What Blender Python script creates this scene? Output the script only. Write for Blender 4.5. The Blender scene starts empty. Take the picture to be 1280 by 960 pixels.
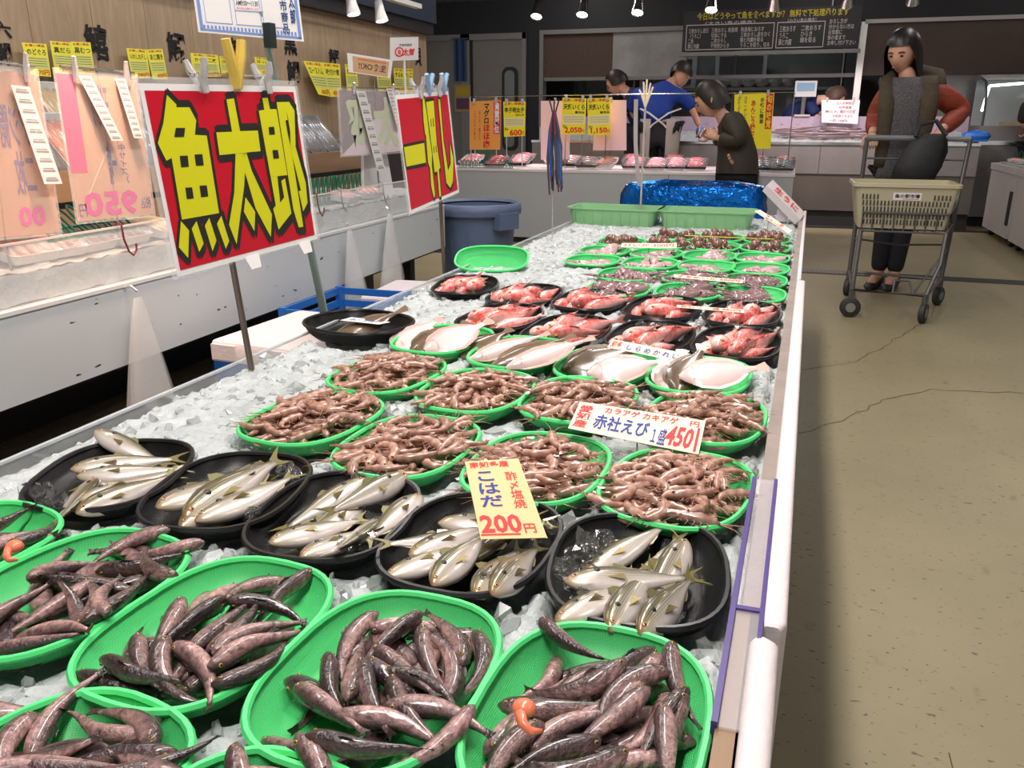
import bpy, bmesh, math, random
import numpy as np
from mathutils import Vector, Matrix, Euler
random.seed(7); RNG = np.random.default_rng(11)
SC = bpy.context.scene; COL = bpy.context.collection
# ---------------------------------------------------------------- camera
F, XV, YH, H = 1035.0, 990.0, 148.0, 1.05      # focal length in pixels, vanishing point of the table, horizon, camera height
_y = np.array([(XV-640)/F, -(YH-480)/F, 1.0]); _y /= np.linalg.norm(_y)
_p = math.atan((480-YH)/F); _z = np.array([0, math.cos(_p), -math.sin(_p)]); _z -= _y*np.dot(_z, _y); _z /= np.linalg.norm(_z)
_x = -np.cross(_z, _y); _x = _x if _x[0] > 0 else -_x
RM = np.array([_x, _y, _z])
cam = bpy.data.objects.new('camera', bpy.data.cameras.new('camera')); COL.objects.link(cam)
cam.data.sensor_width = 36; cam.data.lens = F/1280*36; cam.data.clip_end = 60; cam.data.clip_start = .05
M = Matrix.Identity(4)
for r in range(3):
    M[r][0] = RM[r][0]; M[r][1] = RM[r][1]; M[r][2] = -RM[r][2]
M[2][3] = H
cam.matrix_world = M
SC.camera = cam
# ---------------------------------------------------------------- world, exposure, large lights
w = bpy.data.worlds.new('world'); SC.world = w; w.use_nodes = True
w.node_tree.nodes['Background'].inputs[0].default_value = (.95, .93, .92, 1); w.node_tree.nodes['Background'].inputs[1].default_value = .5
SC.view_settings.view_transform = 'Standard'; SC.view_settings.look = 'None'
SC.view_settings.exposure = .55; SC.view_settings.gamma = 1
CEIL = 2.95
def area(name, loc, sx, sy, power, color=(1, 1, 1), rot=(0, 0, 0), spread=math.pi):
    l = bpy.data.lights.new(name, 'AREA'); l.shape = 'RECTANGLE'; l.size = sx; l.size_y = sy; l.energy = power; l.color = color; l.spread = spread
    o = bpy.data.objects.new(name, l); COL.objects.link(o); o.location = loc; o.rotation_euler = rot
    return o
WARM = (1, .93, .88)
LAMPS = [(-.45, .2, 34, 1.3), (-.45, 1.9, 31, 1.3), (-.45, 3.6, 24, 1.3), (1.6, 1.2, 8, 1.3), (1.6, 3.6, 7, 1.3), (-2.2, 2.2, 12, 1.3), (-2.2, 4.6, 12, 1.3), (1.3, 6.2, 9, 1.3), (-1.5, 6.2, 11, 1.3), (-2.6, 8.9, 14, 1.3), (.2, 8.9, 10, 1.3), (2.6, 8.4, 9, 1.3)]  # unseen lamps; the farthest-back pair is added to brighten the background
for i, (lx, ly, pw, ln) in enumerate(LAMPS):
    area('ceiling_lamp_light', (lx, ly, CEIL-.085), .22, ln, pw, WARM)
# ---------------------------------------------------------------- pixel helpers (a pixel is only a direction; the plane it meets is the surface it lies on)
def ray(px, py): return RM @ np.array([(px-640)/F, -(py-480)/F, 1.0])
def un(px, py, z=None, x=None, y=None):
    r = ray(px, py)
    t = (z-H)/r[2] if z is not None else (x/r[0] if x is not None else y/r[1])
    return np.array([0, 0, H])+r*t
def unpl(px, py, P, n):
    r = ray(px, py); n = np.array(n, float); P = np.array(P, float)
    t = np.dot(P-np.array([0, 0, H]), n)/np.dot(r, n)
    return np.array([0, 0, H])+r*t
# ---------------------------------------------------------------- objects
def tag(o, label=None, cat=None, group=None, kind=None):
    if label: o['label'] = label
    if cat: o['category'] = cat
    if group: o['group'] = group
    if kind: o['kind'] = kind
    return o
def thing(name, label, cat, loc=(0, 0, 0), rz=0, group=None):
    o = bpy.data.objects.new(name, None); o.empty_display_size = .05; COL.objects.link(o)
    o.location = loc; o.rotation_euler = (0, 0, rz)
    return tag(o, label, cat, group)
def link(name, me, parent=None, loc=None, rot=None, scale=None):
    o = bpy.data.objects.new(name, me); COL.objects.link(o); o.parent = parent
    if loc is not None: o.location = loc
    if rot is not None: o.rotation_euler = rot
    if scale is not None: o.scale = (scale,)*3 if isinstance(scale, (int, float)) else scale
    return o
class MB:
    """collects faces; build() links them as one mesh object"""
    def __init__(s): s.v = []; s.f = []; s.c = []; s.m = []; s.off = (0, 0, 0)
    def add(s, vs, fs, col=None, mi=0):
        b = len(s.v); s.v += [tuple(p) for p in vs]
        for f in fs: s.f.append(tuple(i+b for i in f)); s.m.append(mi)
        if col is None: s.c += [(1, 1, 1)]*len(vs)
        elif isinstance(col, tuple): s.c += [col]*len(vs)
        else: s.c += list(col)
        return s
    def box(s, c, d, rot=None, col=None, mi=0, taper=1.0):
        x, y, z = [q/2 for q in d]
        vs = [Vector((sx*x*(taper if sz < 0 else 1), sy*y*(taper if sz < 0 else 1), sz*z)) for sz in (-1, 1) for sy in (-1, 1) for sx in (-1, 1)]
        if rot is not None:
            R = rot if isinstance(rot, Matrix) else Euler(rot).to_matrix()
            vs = [R @ v for v in vs]
        vs = [v+Vector(c) for v in vs]
        return s.add(vs, [(0, 2, 3, 1), (4, 5, 7, 6), (0, 1, 5, 4), (2, 6, 7, 3), (0, 4, 6, 2), (1, 3, 7, 5)], col, mi)
    def bx(s, a, b, **k): return s.box([(a[i]+b[i])/2 for i in range(3)], [abs(b[i]-a[i]) for i in range(3)], **k)
    def tube(s, path, r, n=8, cap=True, col=None, mi=0, closed=False, sq=1.0):
        P = [Vector(p) for p in path]; N = len(P); rs = r if isinstance(r, (list, tuple)) else [r]*N
        t0 = (P[1]-P[0]).normalized(); up = Vector((0, 0, 1)) if abs(t0.z) < .9 else Vector((1, 0, 0))
        u = t0.cross(up).normalized(); vs = []; fs = []
        for i in range(N):
            a = P[i-1] if (i > 0 or closed) else P[i]; b = P[(i+1) % N] if (i < N-1 or closed) else P[i]
            t = (b-a).normalized(); u = (u-t*u.dot(t)).normalized(); v = t.cross(u)
            for k in range(n):
                an = 2*math.pi*k/n; vs.append(P[i]+u*math.cos(an)*rs[i]+v*math.sin(an)*rs[i]*sq)
        for i in range(N if closed else N-1):
            j = (i+1) % N
            for k in range(n): fs.append((i*n+k, i*n+(k+1) % n, j*n+(k+1) % n, j*n+k))
        if cap and not closed: fs += [tuple(range(n-1, -1, -1)), tuple(range((N-1)*n, N*n))]
        return s.add(vs, fs, col, mi)
    def loft(s, rings, cap=(True, True), col=None, mi=0, closed=True):
        n = len(rings[0]); vs = [p for r in rings for p in r]; fs = []
        for i in range(len(rings)-1):
            for k in range(n if closed else n-1): fs.append((i*n+k, i*n+(k+1) % n, (i+1)*n+(k+1) % n, (i+1)*n+k))
        if cap[0]: fs.append(tuple(range(n-1, -1, -1)))
        if cap[1]: fs.append(tuple(range((len(rings)-1)*n, len(rings)*n)))
        return s.add(vs, fs, col, mi)
    def prism(s, poly, z0, z1, col=None, mi=0, fn=None):
        """poly in 2-D, extruded z0..z1; fn maps (x,y,z) to space"""
        n = len(poly); fn = fn or (lambda x, y, z: (x, y, z))
        vs = [fn(x, y, z0) for x, y in poly]+[fn(x, y, z1) for x, y in poly]
        fs = [tuple(range(n-1, -1, -1)), tuple(range(n, 2*n))]+[(k, (k+1) % n, n+(k+1) % n, n+k) for k in range(n)]
        return s.add(vs, fs, col, mi)
    def grid(s, fn, nu, nv, col=None, mi=0):
        vs = [fn(i/nu, j/nv) for j in range(nv+1) for i in range(nu+1)]
        fs = [(j*(nu+1)+i, j*(nu+1)+i+1, (j+1)*(nu+1)+i+1, (j+1)*(nu+1)+i) for j in range(nv) for i in range(nu)]
        return s.add(vs, fs, col, mi)
    def ell(s, c, r, rot=None, nu=10, nv=6, col=None, mi=0):
        R = Euler(rot).to_matrix() if rot is not None else Matrix.Identity(3)
        rings = []
        for j in range(1, nv):
            th = math.pi*j/nv
            rings.append([Vector(c)+R @ Vector((r[0]*math.sin(th)*math.cos(2*math.pi*k/nu), r[1]*math.sin(th)*math.sin(2*math.pi*k/nu), -r[2]*math.cos(th))) for k in range(nu)])
        b = len(s.v); s.loft(rings, (False, False), col, mi)
        cc = col if isinstance(col, tuple) else (1, 1, 1)
        s.v += [tuple(Vector(c)+R @ Vector((0, 0, -r[2]))), tuple(Vector(c)+R @ Vector((0, 0, r[2])))]; s.c += [cc, cc]
        e = len(s.v)
        for k in range(nu):
            s.f.append((b+(k+1) % nu, b+k, e-2)); s.f.append((b+(nv-2)*nu+k, b+(nv-2)*nu+(k+1) % nu, e-1)); s.m += [mi, mi]
        return s
    def mesh(s, name, mats=None, smooth=True, color=False):
        me = bpy.data.meshes.new(name); ox, oy, oz = s.off
        me.from_pydata([(x-ox, y-oy, z-oz) for x, y, z in s.v] if s.off != (0, 0, 0) else s.v, [], s.f); me.update()
        for m in (mats if isinstance(mats, (list, tuple)) else [mats]): me.materials.append(m)
        me.polygons.foreach_set('material_index', s.m)
        if smooth:
            me.polygons.foreach_set('use_smooth', [True]*len(me.polygons))
            if smooth != 'all': me.set_sharp_from_angle(angle=math.radians(smooth if smooth is not True else 42))
        if color:
            a = me.color_attributes.new('Col', 'FLOAT_COLOR', 'POINT')
            a.data.foreach_set('color', np.concatenate([np.array(s.c, dtype=np.float32), np.ones((len(s.c), 1), np.float32)], 1).ravel())
        return me
    def build(s, name, mats, parent=None, **k):
        kw = {q: k.pop(q) for q in ('loc', 'rot', 'scale') if q in k}
        return link(name, s.mesh(name, mats, **k), parent, **kw)
# ---------------------------------------------------------------- materials
MATS = {}
def L(r, g, b):
    f = lambda c: (c/255/12.92) if c/255 <= .04045 else ((c/255+.055)/1.055)**2.4
    return (f(r), f(g), f(b))
def mat(name, col=(.5, .5, .5), rough=.5, metal=0, attr=False, noise=0, nscale=20, col2=None, bump=0, bscale=60, trans=0, ior=1.45, coat=0, spec=.5, emit=None, estr=1, alpha=1, rnd=0, sss=0, stretch=None, dist=0):
    """plain procedural material; attr multiplies the mesh colours in, rnd varies value by object"""
    if name in MATS: return MATS[name]
    m = bpy.data.materials.new(name); m.use_nodes = True; nt = m.node_tree; N = nt.nodes; K = nt.links; b = N['Principled BSDF']
    S = b.inputs
    S['Roughness'].default_value = rough; S['Metallic'].default_value = metal; S['IOR'].default_value = ior
    S['Specular IOR Level'].default_value = spec; S['Coat Weight'].default_value = coat; S['Coat Roughness'].default_value = .08
    S['Transmission Weight'].default_value = trans; S['Alpha'].default_value = alpha
    if sss: S['Subsurface Weight'].default_value = sss; S['Subsurface Radius'].default_value = (.02, .012, .01); S['Subsurface Scale'].default_value = .5
    cur = None
    def mix(a, bcol, fac, mode='MIX'):
        x = N.new('ShaderNodeMix'); x.data_type = 'RGBA'; x.blend_type = mode
        for idx, q in ((6, a), (7, bcol)):
            if isinstance(q, tuple): x.inputs[idx].default_value = (*q[:3], 1)
            else: K.new(q, x.inputs[idx])
        if isinstance(fac, (int, float)): x.inputs[0].default_value = fac
        else: K.new(fac, x.inputs[0])
        return x.outputs[2]
    tc = N.new('ShaderNodeTexCoord'); vec = tc.outputs['Object']
    if stretch:
        mp = N.new('ShaderNodeMapping'); mp.inputs['Scale'].default_value = stretch; K.new(vec, mp.inputs[0]); vec = mp.outputs[0]
    cur = tuple(col)
    if attr:
        a = N.new('ShaderNodeAttribute'); a.attribute_name = 'Col'
        cur = a.outputs['Color'] if tuple(col) == (1, 1, 1) else mix(a.outputs['Color'], tuple(col), 1, 'MULTIPLY')
    if noise:
        n = N.new('ShaderNodeTexNoise'); n.inputs['Scale'].default_value = nscale; n.inputs['Detail'].default_value = 6; n.inputs['Roughness'].default_value = .65
        n.inputs['Distortion'].default_value = dist
        K.new(vec, n.inputs['Vector'])
        rp = N.new('ShaderNodeMapRange'); rp.inputs[1].default_value = .35; rp.inputs[2].default_value = .68; K.new(n.outputs['Fac'], rp.inputs[0])
        ml = N.new('ShaderNodeMath'); ml.operation = 'MULTIPLY'; ml.inputs[1].default_value = noise; K.new(rp.outputs[0], ml.inputs[0])
        cur = mix(cur, tuple(col2) if col2 else (0, 0, 0), ml.outputs[0])
    if rnd:
        oi = N.new('ShaderNodeObjectInfo'); mr = N.new('ShaderNodeMapRange'); mr.inputs[3].default_value = 1-rnd; mr.inputs[4].default_value = 1+rnd
        K.new(oi.outputs['Random'], mr.inputs[0]); hs = N.new('ShaderNodeHueSaturation'); K.new(mr.outputs[0], hs.inputs['Value'])
        if isinstance(cur, tuple): hs.inputs['Color'].default_value = (*cur, 1)
        else: K.new(cur, hs.inputs['Color'])
        cur = hs.outputs[0]
    if isinstance(cur, tuple): S['Base Color'].default_value = (*cur, 1)
    else: K.new(cur, S['Base Color'])
    if bump:
        n2 = N.new('ShaderNodeTexNoise'); n2.inputs['Scale'].default_value = bscale; n2.inputs['Detail'].default_value = 4; K.new(vec, n2.inputs['Vector'])
        bp = N.new('ShaderNodeBump'); bp.inputs['Strength'].default_value = bump; bp.inputs['Distance'].default_value = .01; K.new(n2.outputs['Fac'], bp.inputs['Height'])
        K.new(bp.outputs[0], S['Normal'])
    if emit: S['Emission Color'].default_value = (*emit, 1); S['Emission Strength'].default_value = estr
    MATS[name] = m
    return m
def nodes_of(m): return m.node_tree.nodes, m.node_tree.links, m.node_tree.nodes['Principled BSDF']
# ---------------------------------------------------------------- flat print on cards: polygons and lettering mapped into a quad
_TX = {}
TXS = bpy.data.scenes.new('lettering_scratch')
def text_raw(body, bold=0.0, space=1.0, line=1.0):
    key = (body, bold, space, line)
    if key not in _TX:
        cu = bpy.data.curves.new('lettering', 'FONT'); cu.body = body; cu.resolution_u = 2; cu.offset = bold; cu.space_character = space; cu.space_line = line
        o = bpy.data.objects.new('lettering', cu); TXS.collection.objects.link(o); TXS.view_layers[0].update()
        dg = TXS.view_layers[0].depsgraph; me = o.evaluated_get(dg).to_mesh()
        v = np.array([q.co[:2] for q in me.vertices]); f = [tuple(p.vertices) for p in me.polygons]
        o.evaluated_get(dg).to_mesh_clear(); bpy.data.objects.remove(o); bpy.data.curves.remove(cu)
        _TX[key] = (v, f)
    return _TX[key]
class Card:
    """a flat card: corners TL,TR,BR,BL in the space of its parent; print is placed in unit card coordinates, v down"""
    def __init__(s, tl, tr, br, bl):
        s.q = [Vector(p) for p in (tl, tr, br, bl)]
        s.n = (s.q[3]-s.q[0]).cross(s.q[1]-s.q[0]).normalized()   # towards the reader
        s.W = (s.q[1]-s.q[0]).length; s.Hh = (s.q[3]-s.q[0]).length
    def at(s, u, v, lift=0):
        a = s.q[0].lerp(s.q[1], u); b = s.q[3].lerp(s.q[2], u)
        return a.lerp(b, v)+s.n*lift
    def body(s, mb, thick=.001, mi=0, u0=0, v0=0, u1=1, v1=1):
        f = [s.at(u0, v0), s.at(u1, v0), s.at(u1, v1), s.at(u0, v1)]; k = [p-s.n*thick for p in f]
        mb.add(f+k, [(3, 2, 1, 0), (4, 5, 6, 7), (0, 1, 5, 4), (1, 2, 6, 5), (2, 3, 7, 6), (3, 0, 4, 7)], mi=mi)
        return mb
    def rect(s, mb, u0, v0, u1, v1, lift=.0003, mi=0):
        mb.add([s.at(u0, v0, lift), s.at(u1, v0, lift), s.at(u1, v1, lift), s.at(u0, v1, lift)], [(3, 2, 1, 0)], mi=mi)
    def poly(s, mb, pts, lift=.0005, mi=0):
        n = len(pts); mb.add([s.at(u, v, lift) for u, v in pts], [tuple(range(n))], mi=mi)
    def text(s, mb, body, u0, v0, u1, v1, lift=.0006, mi=0, bold=.01, back=False, slant=0, line=1.0, wob=0):
        v, f = text_raw(body, bold, 1.0, line)
        if not len(v): return
        lo, hi = v.min(0), v.max(0); d = np.maximum(hi-lo, 1e-6)
        t = (v-lo)/d
        if back: t[:, 0] = 1-t[:, 0]
        P = []
        for a, b in t:
            yy = v0+(1-b)*(v1-v0); xx = u0+a*(u1-u0)+slant*(.5-yy)+wob*math.sin(b*9+a*14)
            yy += wob*math.sin(a*17+b*5)
            P.append(s.at(xx, yy, lift))
        mb.add(P, f, mi=mi)
def vert(sx): return '\n'.join(sx)
PAPER = lambda n, c, r=.6: mat(n, c, r, noise=.08, nscale=8, col2=tuple(q*.8 for q in c))
BLACKINK = mat('black_ink', (.012, .012, .014), .6); REDINK = mat('red_ink', L(214, 32, 40), .6); BLUEINK = mat('blue_ink', L(30, 60, 150), .6)
STEEL = mat('brushed_steel', (.55, .54, .52), .32, 1, noise=.25, nscale=5, col2=(.38, .37, .36), stretch=(1, 1, 30))
CHROME = mat('chrome_wire', (.75, .75, .76), .2, 1)
CLEAR = mat('clear_plastic', (1, 1, 1), .06, trans=1, ior=1.2, alpha=.35)
# ================================================================ the room
def struct(o, label=None): o['kind'] = 'structure'; return o
floor_m = mat('worn_concrete', L(146, 136, 107), .42, noise=.55, nscale=1.1, col2=L(120, 113, 89), bump=.12, bscale=14)
N, K, B = nodes_of(floor_m)
def speck(N, K, B, scale, thr, col, stretch=(1, 1, 1), soft=.03):
    """small dark specks and scuffs with a shape of their own"""
    src = B.inputs['Base Color'].links[0].from_socket
    tc = N.new('ShaderNodeTexCoord'); mp = N.new('ShaderNodeMapping'); mp.inputs['Scale'].default_value = stretch; mp.inputs['Rotation'].default_value = (0, 0, .5)
    n = N.new('ShaderNodeTexNoise'); n.inputs['Scale'].default_value = scale; n.inputs['Detail'].default_value = 3
    K.new(tc.outputs['Object'], mp.inputs[0]); K.new(mp.outputs[0], n.inputs['Vector'])
    r = N.new('ShaderNodeMapRange'); r.inputs[1].default_value = thr; r.inputs[2].default_value = thr+soft; K.new(n.outputs['Fac'], r.inputs[0])
    x = N.new('ShaderNodeMix'); x.data_type = 'RGBA'; x.inputs[7].default_value = (*col, 1); K.new(src, x.inputs[6]); K.new(r.outputs[0], x.inputs[0])
    K.new(x.outputs[2], B.inputs['Base Color'])
speck(N, K, B, 34, .655, L(88, 82, 66), (1, 2.2, 1), .05)
speck(N, K, B, 11, .66, L(112, 103, 80), (1.6, 1, 1), .12)
speck(N, K, B, 70, .68, L(70, 66, 56), (1, 1.4, 1), .03)
mb = MB(); mb.bx((-6, -3, -.05), (5, 14, 0)); floor = struct(mb.build('floor', floor_m, smooth=False))
crack_m = mat('crack_dark', L(84, 77, 60), .9)
def ribbon(pts, wd, jag=.006, step=.05):
    P = []
    for a, b in zip(pts[:-1], pts[1:]):
        a, b = np.array(a), np.array(b); n = max(1, int(np.linalg.norm(b-a)/step))
        for i in range(n): P.append(a+(b-a)*i/n+RNG.normal(0, jag, 2))
    P.append(np.array(pts[-1])); P = np.array(P); mbx = MB(); vs = []; fs = []
    for i, p in enumerate(P):
        d = P[min(i+1, len(P)-1)]-P[max(i-1, 0)]; d = np.array([-d[1], d[0]])/(np.linalg.norm(d)+1e-9)*wd*random.uniform(.4, 1.1)/2
        vs += [(*(p+d), .0012), (*(p-d), .0012)]
        if i: fs.append((2*i-2, 2*i-1, 2*i+1, 2*i))
    return mbx.add(vs, fs)
g = lambda *q: [tuple(un(a, b, z=0)[:2]) for a, b in q]
for pts, wd in ((g((1169, 372), (1165, 396), (1145, 408), (1100, 436), (1070, 452), (1002, 463)), .005), (g((1002, 543), (1040, 530), (1080, 512), (1104, 500), (1120, 497)), .004), (g((1115, 498), (1165, 487), (1280, 492)), .005)):
    ribbon(pts, wd).build('crack', crack_m, floor, smooth=False)
x0 = un(1166, 860, z=0)[0]
mb = MB(); mb.bx((x0-.001, .3, .0004), (x0+.001, 1.35, .0012)); mb.build('saw_cut', crack_m, floor, smooth=False)
# drains and joint strips across the aisle
dk = mat('dark_grating', (.035, .035, .036), .5, .3)
def ln(px0, px1, wd, name, m, h=.003):
    a, b = un(*px0, z=0), un(*px1, z=0); mb = MB(); d = b-a; a, b = a+d*((-2.7-a[0])/d[0]), a+d*((4.5-a[0])/d[0])      # runs from wall to wall
    d = (b-a); n = np.array([-d[1], d[0], 0])/np.linalg.norm(d)*wd/2
    mb.add([a-n+[0, 0, h], b-n+[0, 0, h], b+n+[0, 0, h], a+n+[0, 0, h], a-n, b-n, b+n, a+n], [(0, 1, 2, 3), (0, 4, 5, 1), (2, 6, 7, 3)])
    return mb.build(name, m, floor, smooth=False)
ln((1000, 338.5), (1300, 355), .17, 'drain_channel', dk)
ln((998, 283), (1300, 292), .16, 'joint_strip', dk)
a, b = un(1000, 338.5, z=0), un(1080, 343, z=0)
slat = MB().box((0, 0, .006), (.008, .15, .008)).mesh('drain_bar', mat('drain_bar_metal', (.32, .3, .27), .5, .6), False)
for i in range(34):
    link('drain_bar', slat, floor, loc=tuple(a+(b-a)*(i+.5)/34))
ceil_m = mat('ceiling_dark', (.06, .06, .065), .8, noise=.2, nscale=2)
struct(MB().bx((-6, -3, CEIL), (5, 14, CEIL+.05)).build('ceiling', ceil_m, smooth=False))
wm = mat('wall_paint', (.5, .49, .47), .7, noise=.15, nscale=2)
struct(MB().bx((4.6, -3, 0), (4.7, 14, CEIL)).build('wall_right', wm, smooth=False))
struct(MB().bx((-3.16, -3, 0), (-3.06, 6.95, CEIL)).build('wall_left', mat('soffit_dark', L(44, 42, 42), .6), smooth=False))
WL = [o for o in bpy.data.objects if o.name == 'wall_left'][0]
struct(MB().bx((-6.1, 6.9, 0), (-6.0, 14, CEIL)).build('wall_far_left', wm, smooth=False))
struct(MB().bx((-6, 13.4, 0), (5, 13.5, CEIL)).build('wall_kitchen', mat('kitchen_wall_tile', (.24, .25, .25), .4, noise=.2, nscale=2), smooth=False))
# ceiling lamps (white housings over the table and the aisles, rear pair added for brightness; their lights are set at the top)
wh = mat('white_enamel', (.75, .75, .74), .4); lens_m = mat('lamp_diffuser', (.9, .9, .9), .5, emit=(1, .95, .9), estr=2.5)
for i, (lx, ly, pw, lnn) in enumerate(LAMPS):
    t = thing('ceiling_lamp', 'long white batten lamp fixed unseen under the dark ceiling', 'lamp', (lx, ly, CEIL), 0, 'batten lamps on the ceiling')
    MB().box((0, 0, -.03), (.26, lnn+.06, .06)).build('housing', wh, t, smooth=False)
    MB().tube([(-.07, -lnn/2, -.065), (-.07, lnn/2, -.065)], .014).build('lamp_tube', lens_m, t)
    MB().tube([(.07, -lnn/2, -.065), (.07, lnn/2, -.065)], .014).build('lamp_tube', lens_m, t)
# ---- left wall: wood planks with brush-written fish names
wood_m = mat('pale_wood_grain', L(172, 150, 124), .55, noise=.6, nscale=6, col2=L(134, 114, 92), rnd=.06, stretch=(6, 6, .7), dist=.6)
pw_ = .34; y = -1.2
while y < 6.9:
    y1 = min(y+pw_, 6.93)
    MB().bx((-3.06, y+.0015, .9), (-2.99, y1-.0015, 1.715)).build('plank', wood_m, WL, smooth=False); y = y1
nav = mat('navy_panel', L(40, 52, 72), .5, noise=.3, nscale=3)
MB().bx((-3.06, -1.2, 1.715), (-2.93, 6.95, 1.80)).build('soffit_edge', mat('soffit_black', (.02, .02, .021), .5), WL, smooth=False)
MB().bx((-3.06, -1.2, 1.80), (-2.90, 6.95, CEIL)).build('soffit_panel', nav, WL, smooth=False)
brush = mat('brush_ink', (.008, .008, .009), .7)
for ch, (px0, py0, px1, py1) in (('六', (-8, 28, 14, 46)), ('鯛', (-2, 53, 15, 82)), ('鱚', (106, 33, 135, 74)), ('鰯', (209, 42, 232, 77)), ('鮪', (288, 49, 307, 85)), ('黒', (355, 42, 371, 68)), ('鯛', (359, 76, 375, 106)), ('鮃', (411, 62, 424, 79)), ('貝', (519, 60, 527, 82))):
    c = [un(px0, py0, x=-2.986), un(px1, py0, x=-2.986), un(px1, py1, x=-2.986), un(px0, py1, x=-2.986)]
    zt = max(c[0][2], c[1][2]); zb = min(c[2][2], c[3][2]); ya, yb = (c[0][1]+c[3][1])/2, (c[1][1]+c[2][1])/2
    cd = Card((-2.987, ya, zt), (-2.987, yb, zt), (-2.987, yb, zb), (-2.987, ya, zb)); mb = MB()
    cd.text(mb, ch, 0, 0, 1, 1, bold=.022, wob=.02); mb.build('brush_lettering', brush, WL, smooth=False)
# ---- back wall with door, pass-through window and menu board
BW = 10.5
blk = mat('black_wall', L(22, 22, 27), .5, noise=.2, nscale=2)
mb = MB(); mb.bx((-6, BW, 2.05), (5, BW+.12, CEIL)); bw = struct(mb.build('wall_back', blk, smooth=False))
MB().bx((-6, BW, 0), (-4.72, BW+.12, 2.05)).build('wall_panel', STEEL, bw, smooth=False)
MB().bx((-3.18, BW, 0), (-3.02, BW+.12, 2.05)).build('black_pillar', blk, bw, smooth=False)
MB().bx((-3.02, BW, 0), (5, BW+.12, .95)).build('lower_wall', STEEL, bw, smooth=False)
brown = mat('brown_panel', L(74, 56, 46), .5, noise=.2, nscale=4)
MB().bx((.66, BW-.02, 1.50), (5, BW+.1, 2.03)).build('brown_panel', brown, bw, smooth=False)
MB().bx((.66, BW-.06, 2.03), (5, BW+.1, 2.07)).build('trim_rail', mat('pale_trim', (.42, .4, .38), .4), bw, smooth=False)
MB().bx((.62, BW-.04, .95), (.69, BW+.1, 2.05)).build('window_post', STEEL, bw, smooth=False)
MB().bx((1.05, BW-.02, .95), (1.1, BW+.1, 1.5)).build('window_post', STEEL, bw, smooth=False)
MB().bx((1.10, BW+.02, .95), (5, BW+.04, 1.5)).build('dim_panel', mat('dim_steel_panel', (.22, .22, .21), .35, .6, noise=.3, nscale=3), bw, smooth=False)
fr = mat('frame_aluminium', (.2, .195, .19), .45, .4)
w1 = MB(); w1.bx((-3.02, BW-.03, .95), (-2.97, BW+.13, 2.07)).bx((-2.97, BW-.03, 2.02), (.62, BW+.13, 2.07)).bx((-2.97, BW-.03, .95), (.62, BW+.13, .99)).bx((-2.97, BW+.02, 1.49), (.62, BW+.08, 1.53))
win = struct(w1.build('window_1', fr, smooth=False))
MB().bx((-2.97, BW+.03, 1.53), (-2.12, BW+.06, 2.02)).build('roller_blind', mat('brown_blind', L(82, 62, 52), .6, noise=.3, nscale=40, stretch=(1, 1, 8)), win, smooth=False)
MB().bx((-2.12, BW+.03, 1.53), (-1.24, BW+.06, 2.02)).build('steel_panel', mat('dull_steel', (.3, .3, .29), .45, .8, noise=.3, nscale=3), win, smooth=False)
# steel swing doors
def door(n, xa, xb):
    d = struct(MB().bx((xa, BW-.01, 0), (xb, BW+.06, 1.98)).build('door_%d' % n, mat('door_steel', L(118, 113, 106), .38, .55, noise=.3, nscale=2.5, col2=L(92, 88, 83)), smooth=False))
    MB().bx((xa-.07, BW-.04, 0), (xa, BW+.1, 2.05)).bx((xb, BW-.04, 0), (xb+.05, BW+.1, 2.05)).bx((xa-.07, BW-.04, 1.98), (xb+.05, BW+.1, 2.05)).build('door_frame', fr, d, smooth=False)
    return d
d1 = door(1, -3.93, -3.24); door(2, -4.66, -4.05)
def rrect(x0, z0, x1, z1, r, n=5):
    P = []
    for cx, cz, a0 in ((x1-r, z1-r, 0), (x0+r, z1-r, 90), (x0+r, z0+r, 180), (x1-r, z0+r, 270)):
        for k in range(n+1):
            a = math.radians(a0+90*k/n); P.append((cx+r*math.cos(a), cz+r*math.sin(a)))
    return P
for (xa, xb, d) in ((-3.5, -3.3, d1),):
    MB().prism(rrect(xa, .66, xb, 1.66, .08), 0, .03, fn=lambda x, y_, z: (x, BW-.04+z, y_)).build('window_gasket', mat('black_rubber', (.01, .01, .01), .5), d, smooth=False)
    MB().prism(rrect(xa+.035, .7, xb-.035, 1.62, .06), 0, .01, fn=lambda x, y_, z: (x, BW-.045+z, y_)).build('door_pane', mat('smoked_glass', (.12, .13, .12), .1), d, smooth=False)
MB().bx((-3.93, BW-.03, 0), (-3.9, BW-.01, 1.98)).build('door_seal', blk, d1, smooth=False)
# hanging blue curtain strip and a poster beside it
t = thing('door_curtain', 'short dark blue curtain hanging beside the steel door', 'curtain', (-4.02, BW-.06, 0))
MB().grid(lambda u, v: (-.11+u*.16, .012*math.sin(u*12), 1.5+v*.5), 8, 1).build('cloth', mat('blue_cloth', L(40, 62, 98), .8), t)
MB().tube([(-.13, 0, 2.0), (.08, 0, 2.0)], .008).build('curtain_rod', STEEL, t)
t = thing('poster', 'small yellow and purple poster below the blue curtain', 'poster', (-4.02, BW-.045, 0))
cd = Card((-.12, 0, 1.46), (.1, 0, 1.46), (.1, 0, 1.13), (-.12, 0, 1.13)); mb = MB(); cd.body(mb, .003); mb.build('sheet', PAPER('poster_sheet', L(150, 130, 95)), t, smooth=False)
mb = MB(); cd.rect(mb, .1, .08, .9, .4); mb.build('print', mat('poster_yellow', L(170, 150, 40), .6), t, smooth=False)
mb = MB(); cd.rect(mb, .1, .5, .9, .9); mb.build('print', mat('poster_purple', L(90, 60, 85), .6), t, smooth=False)
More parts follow.
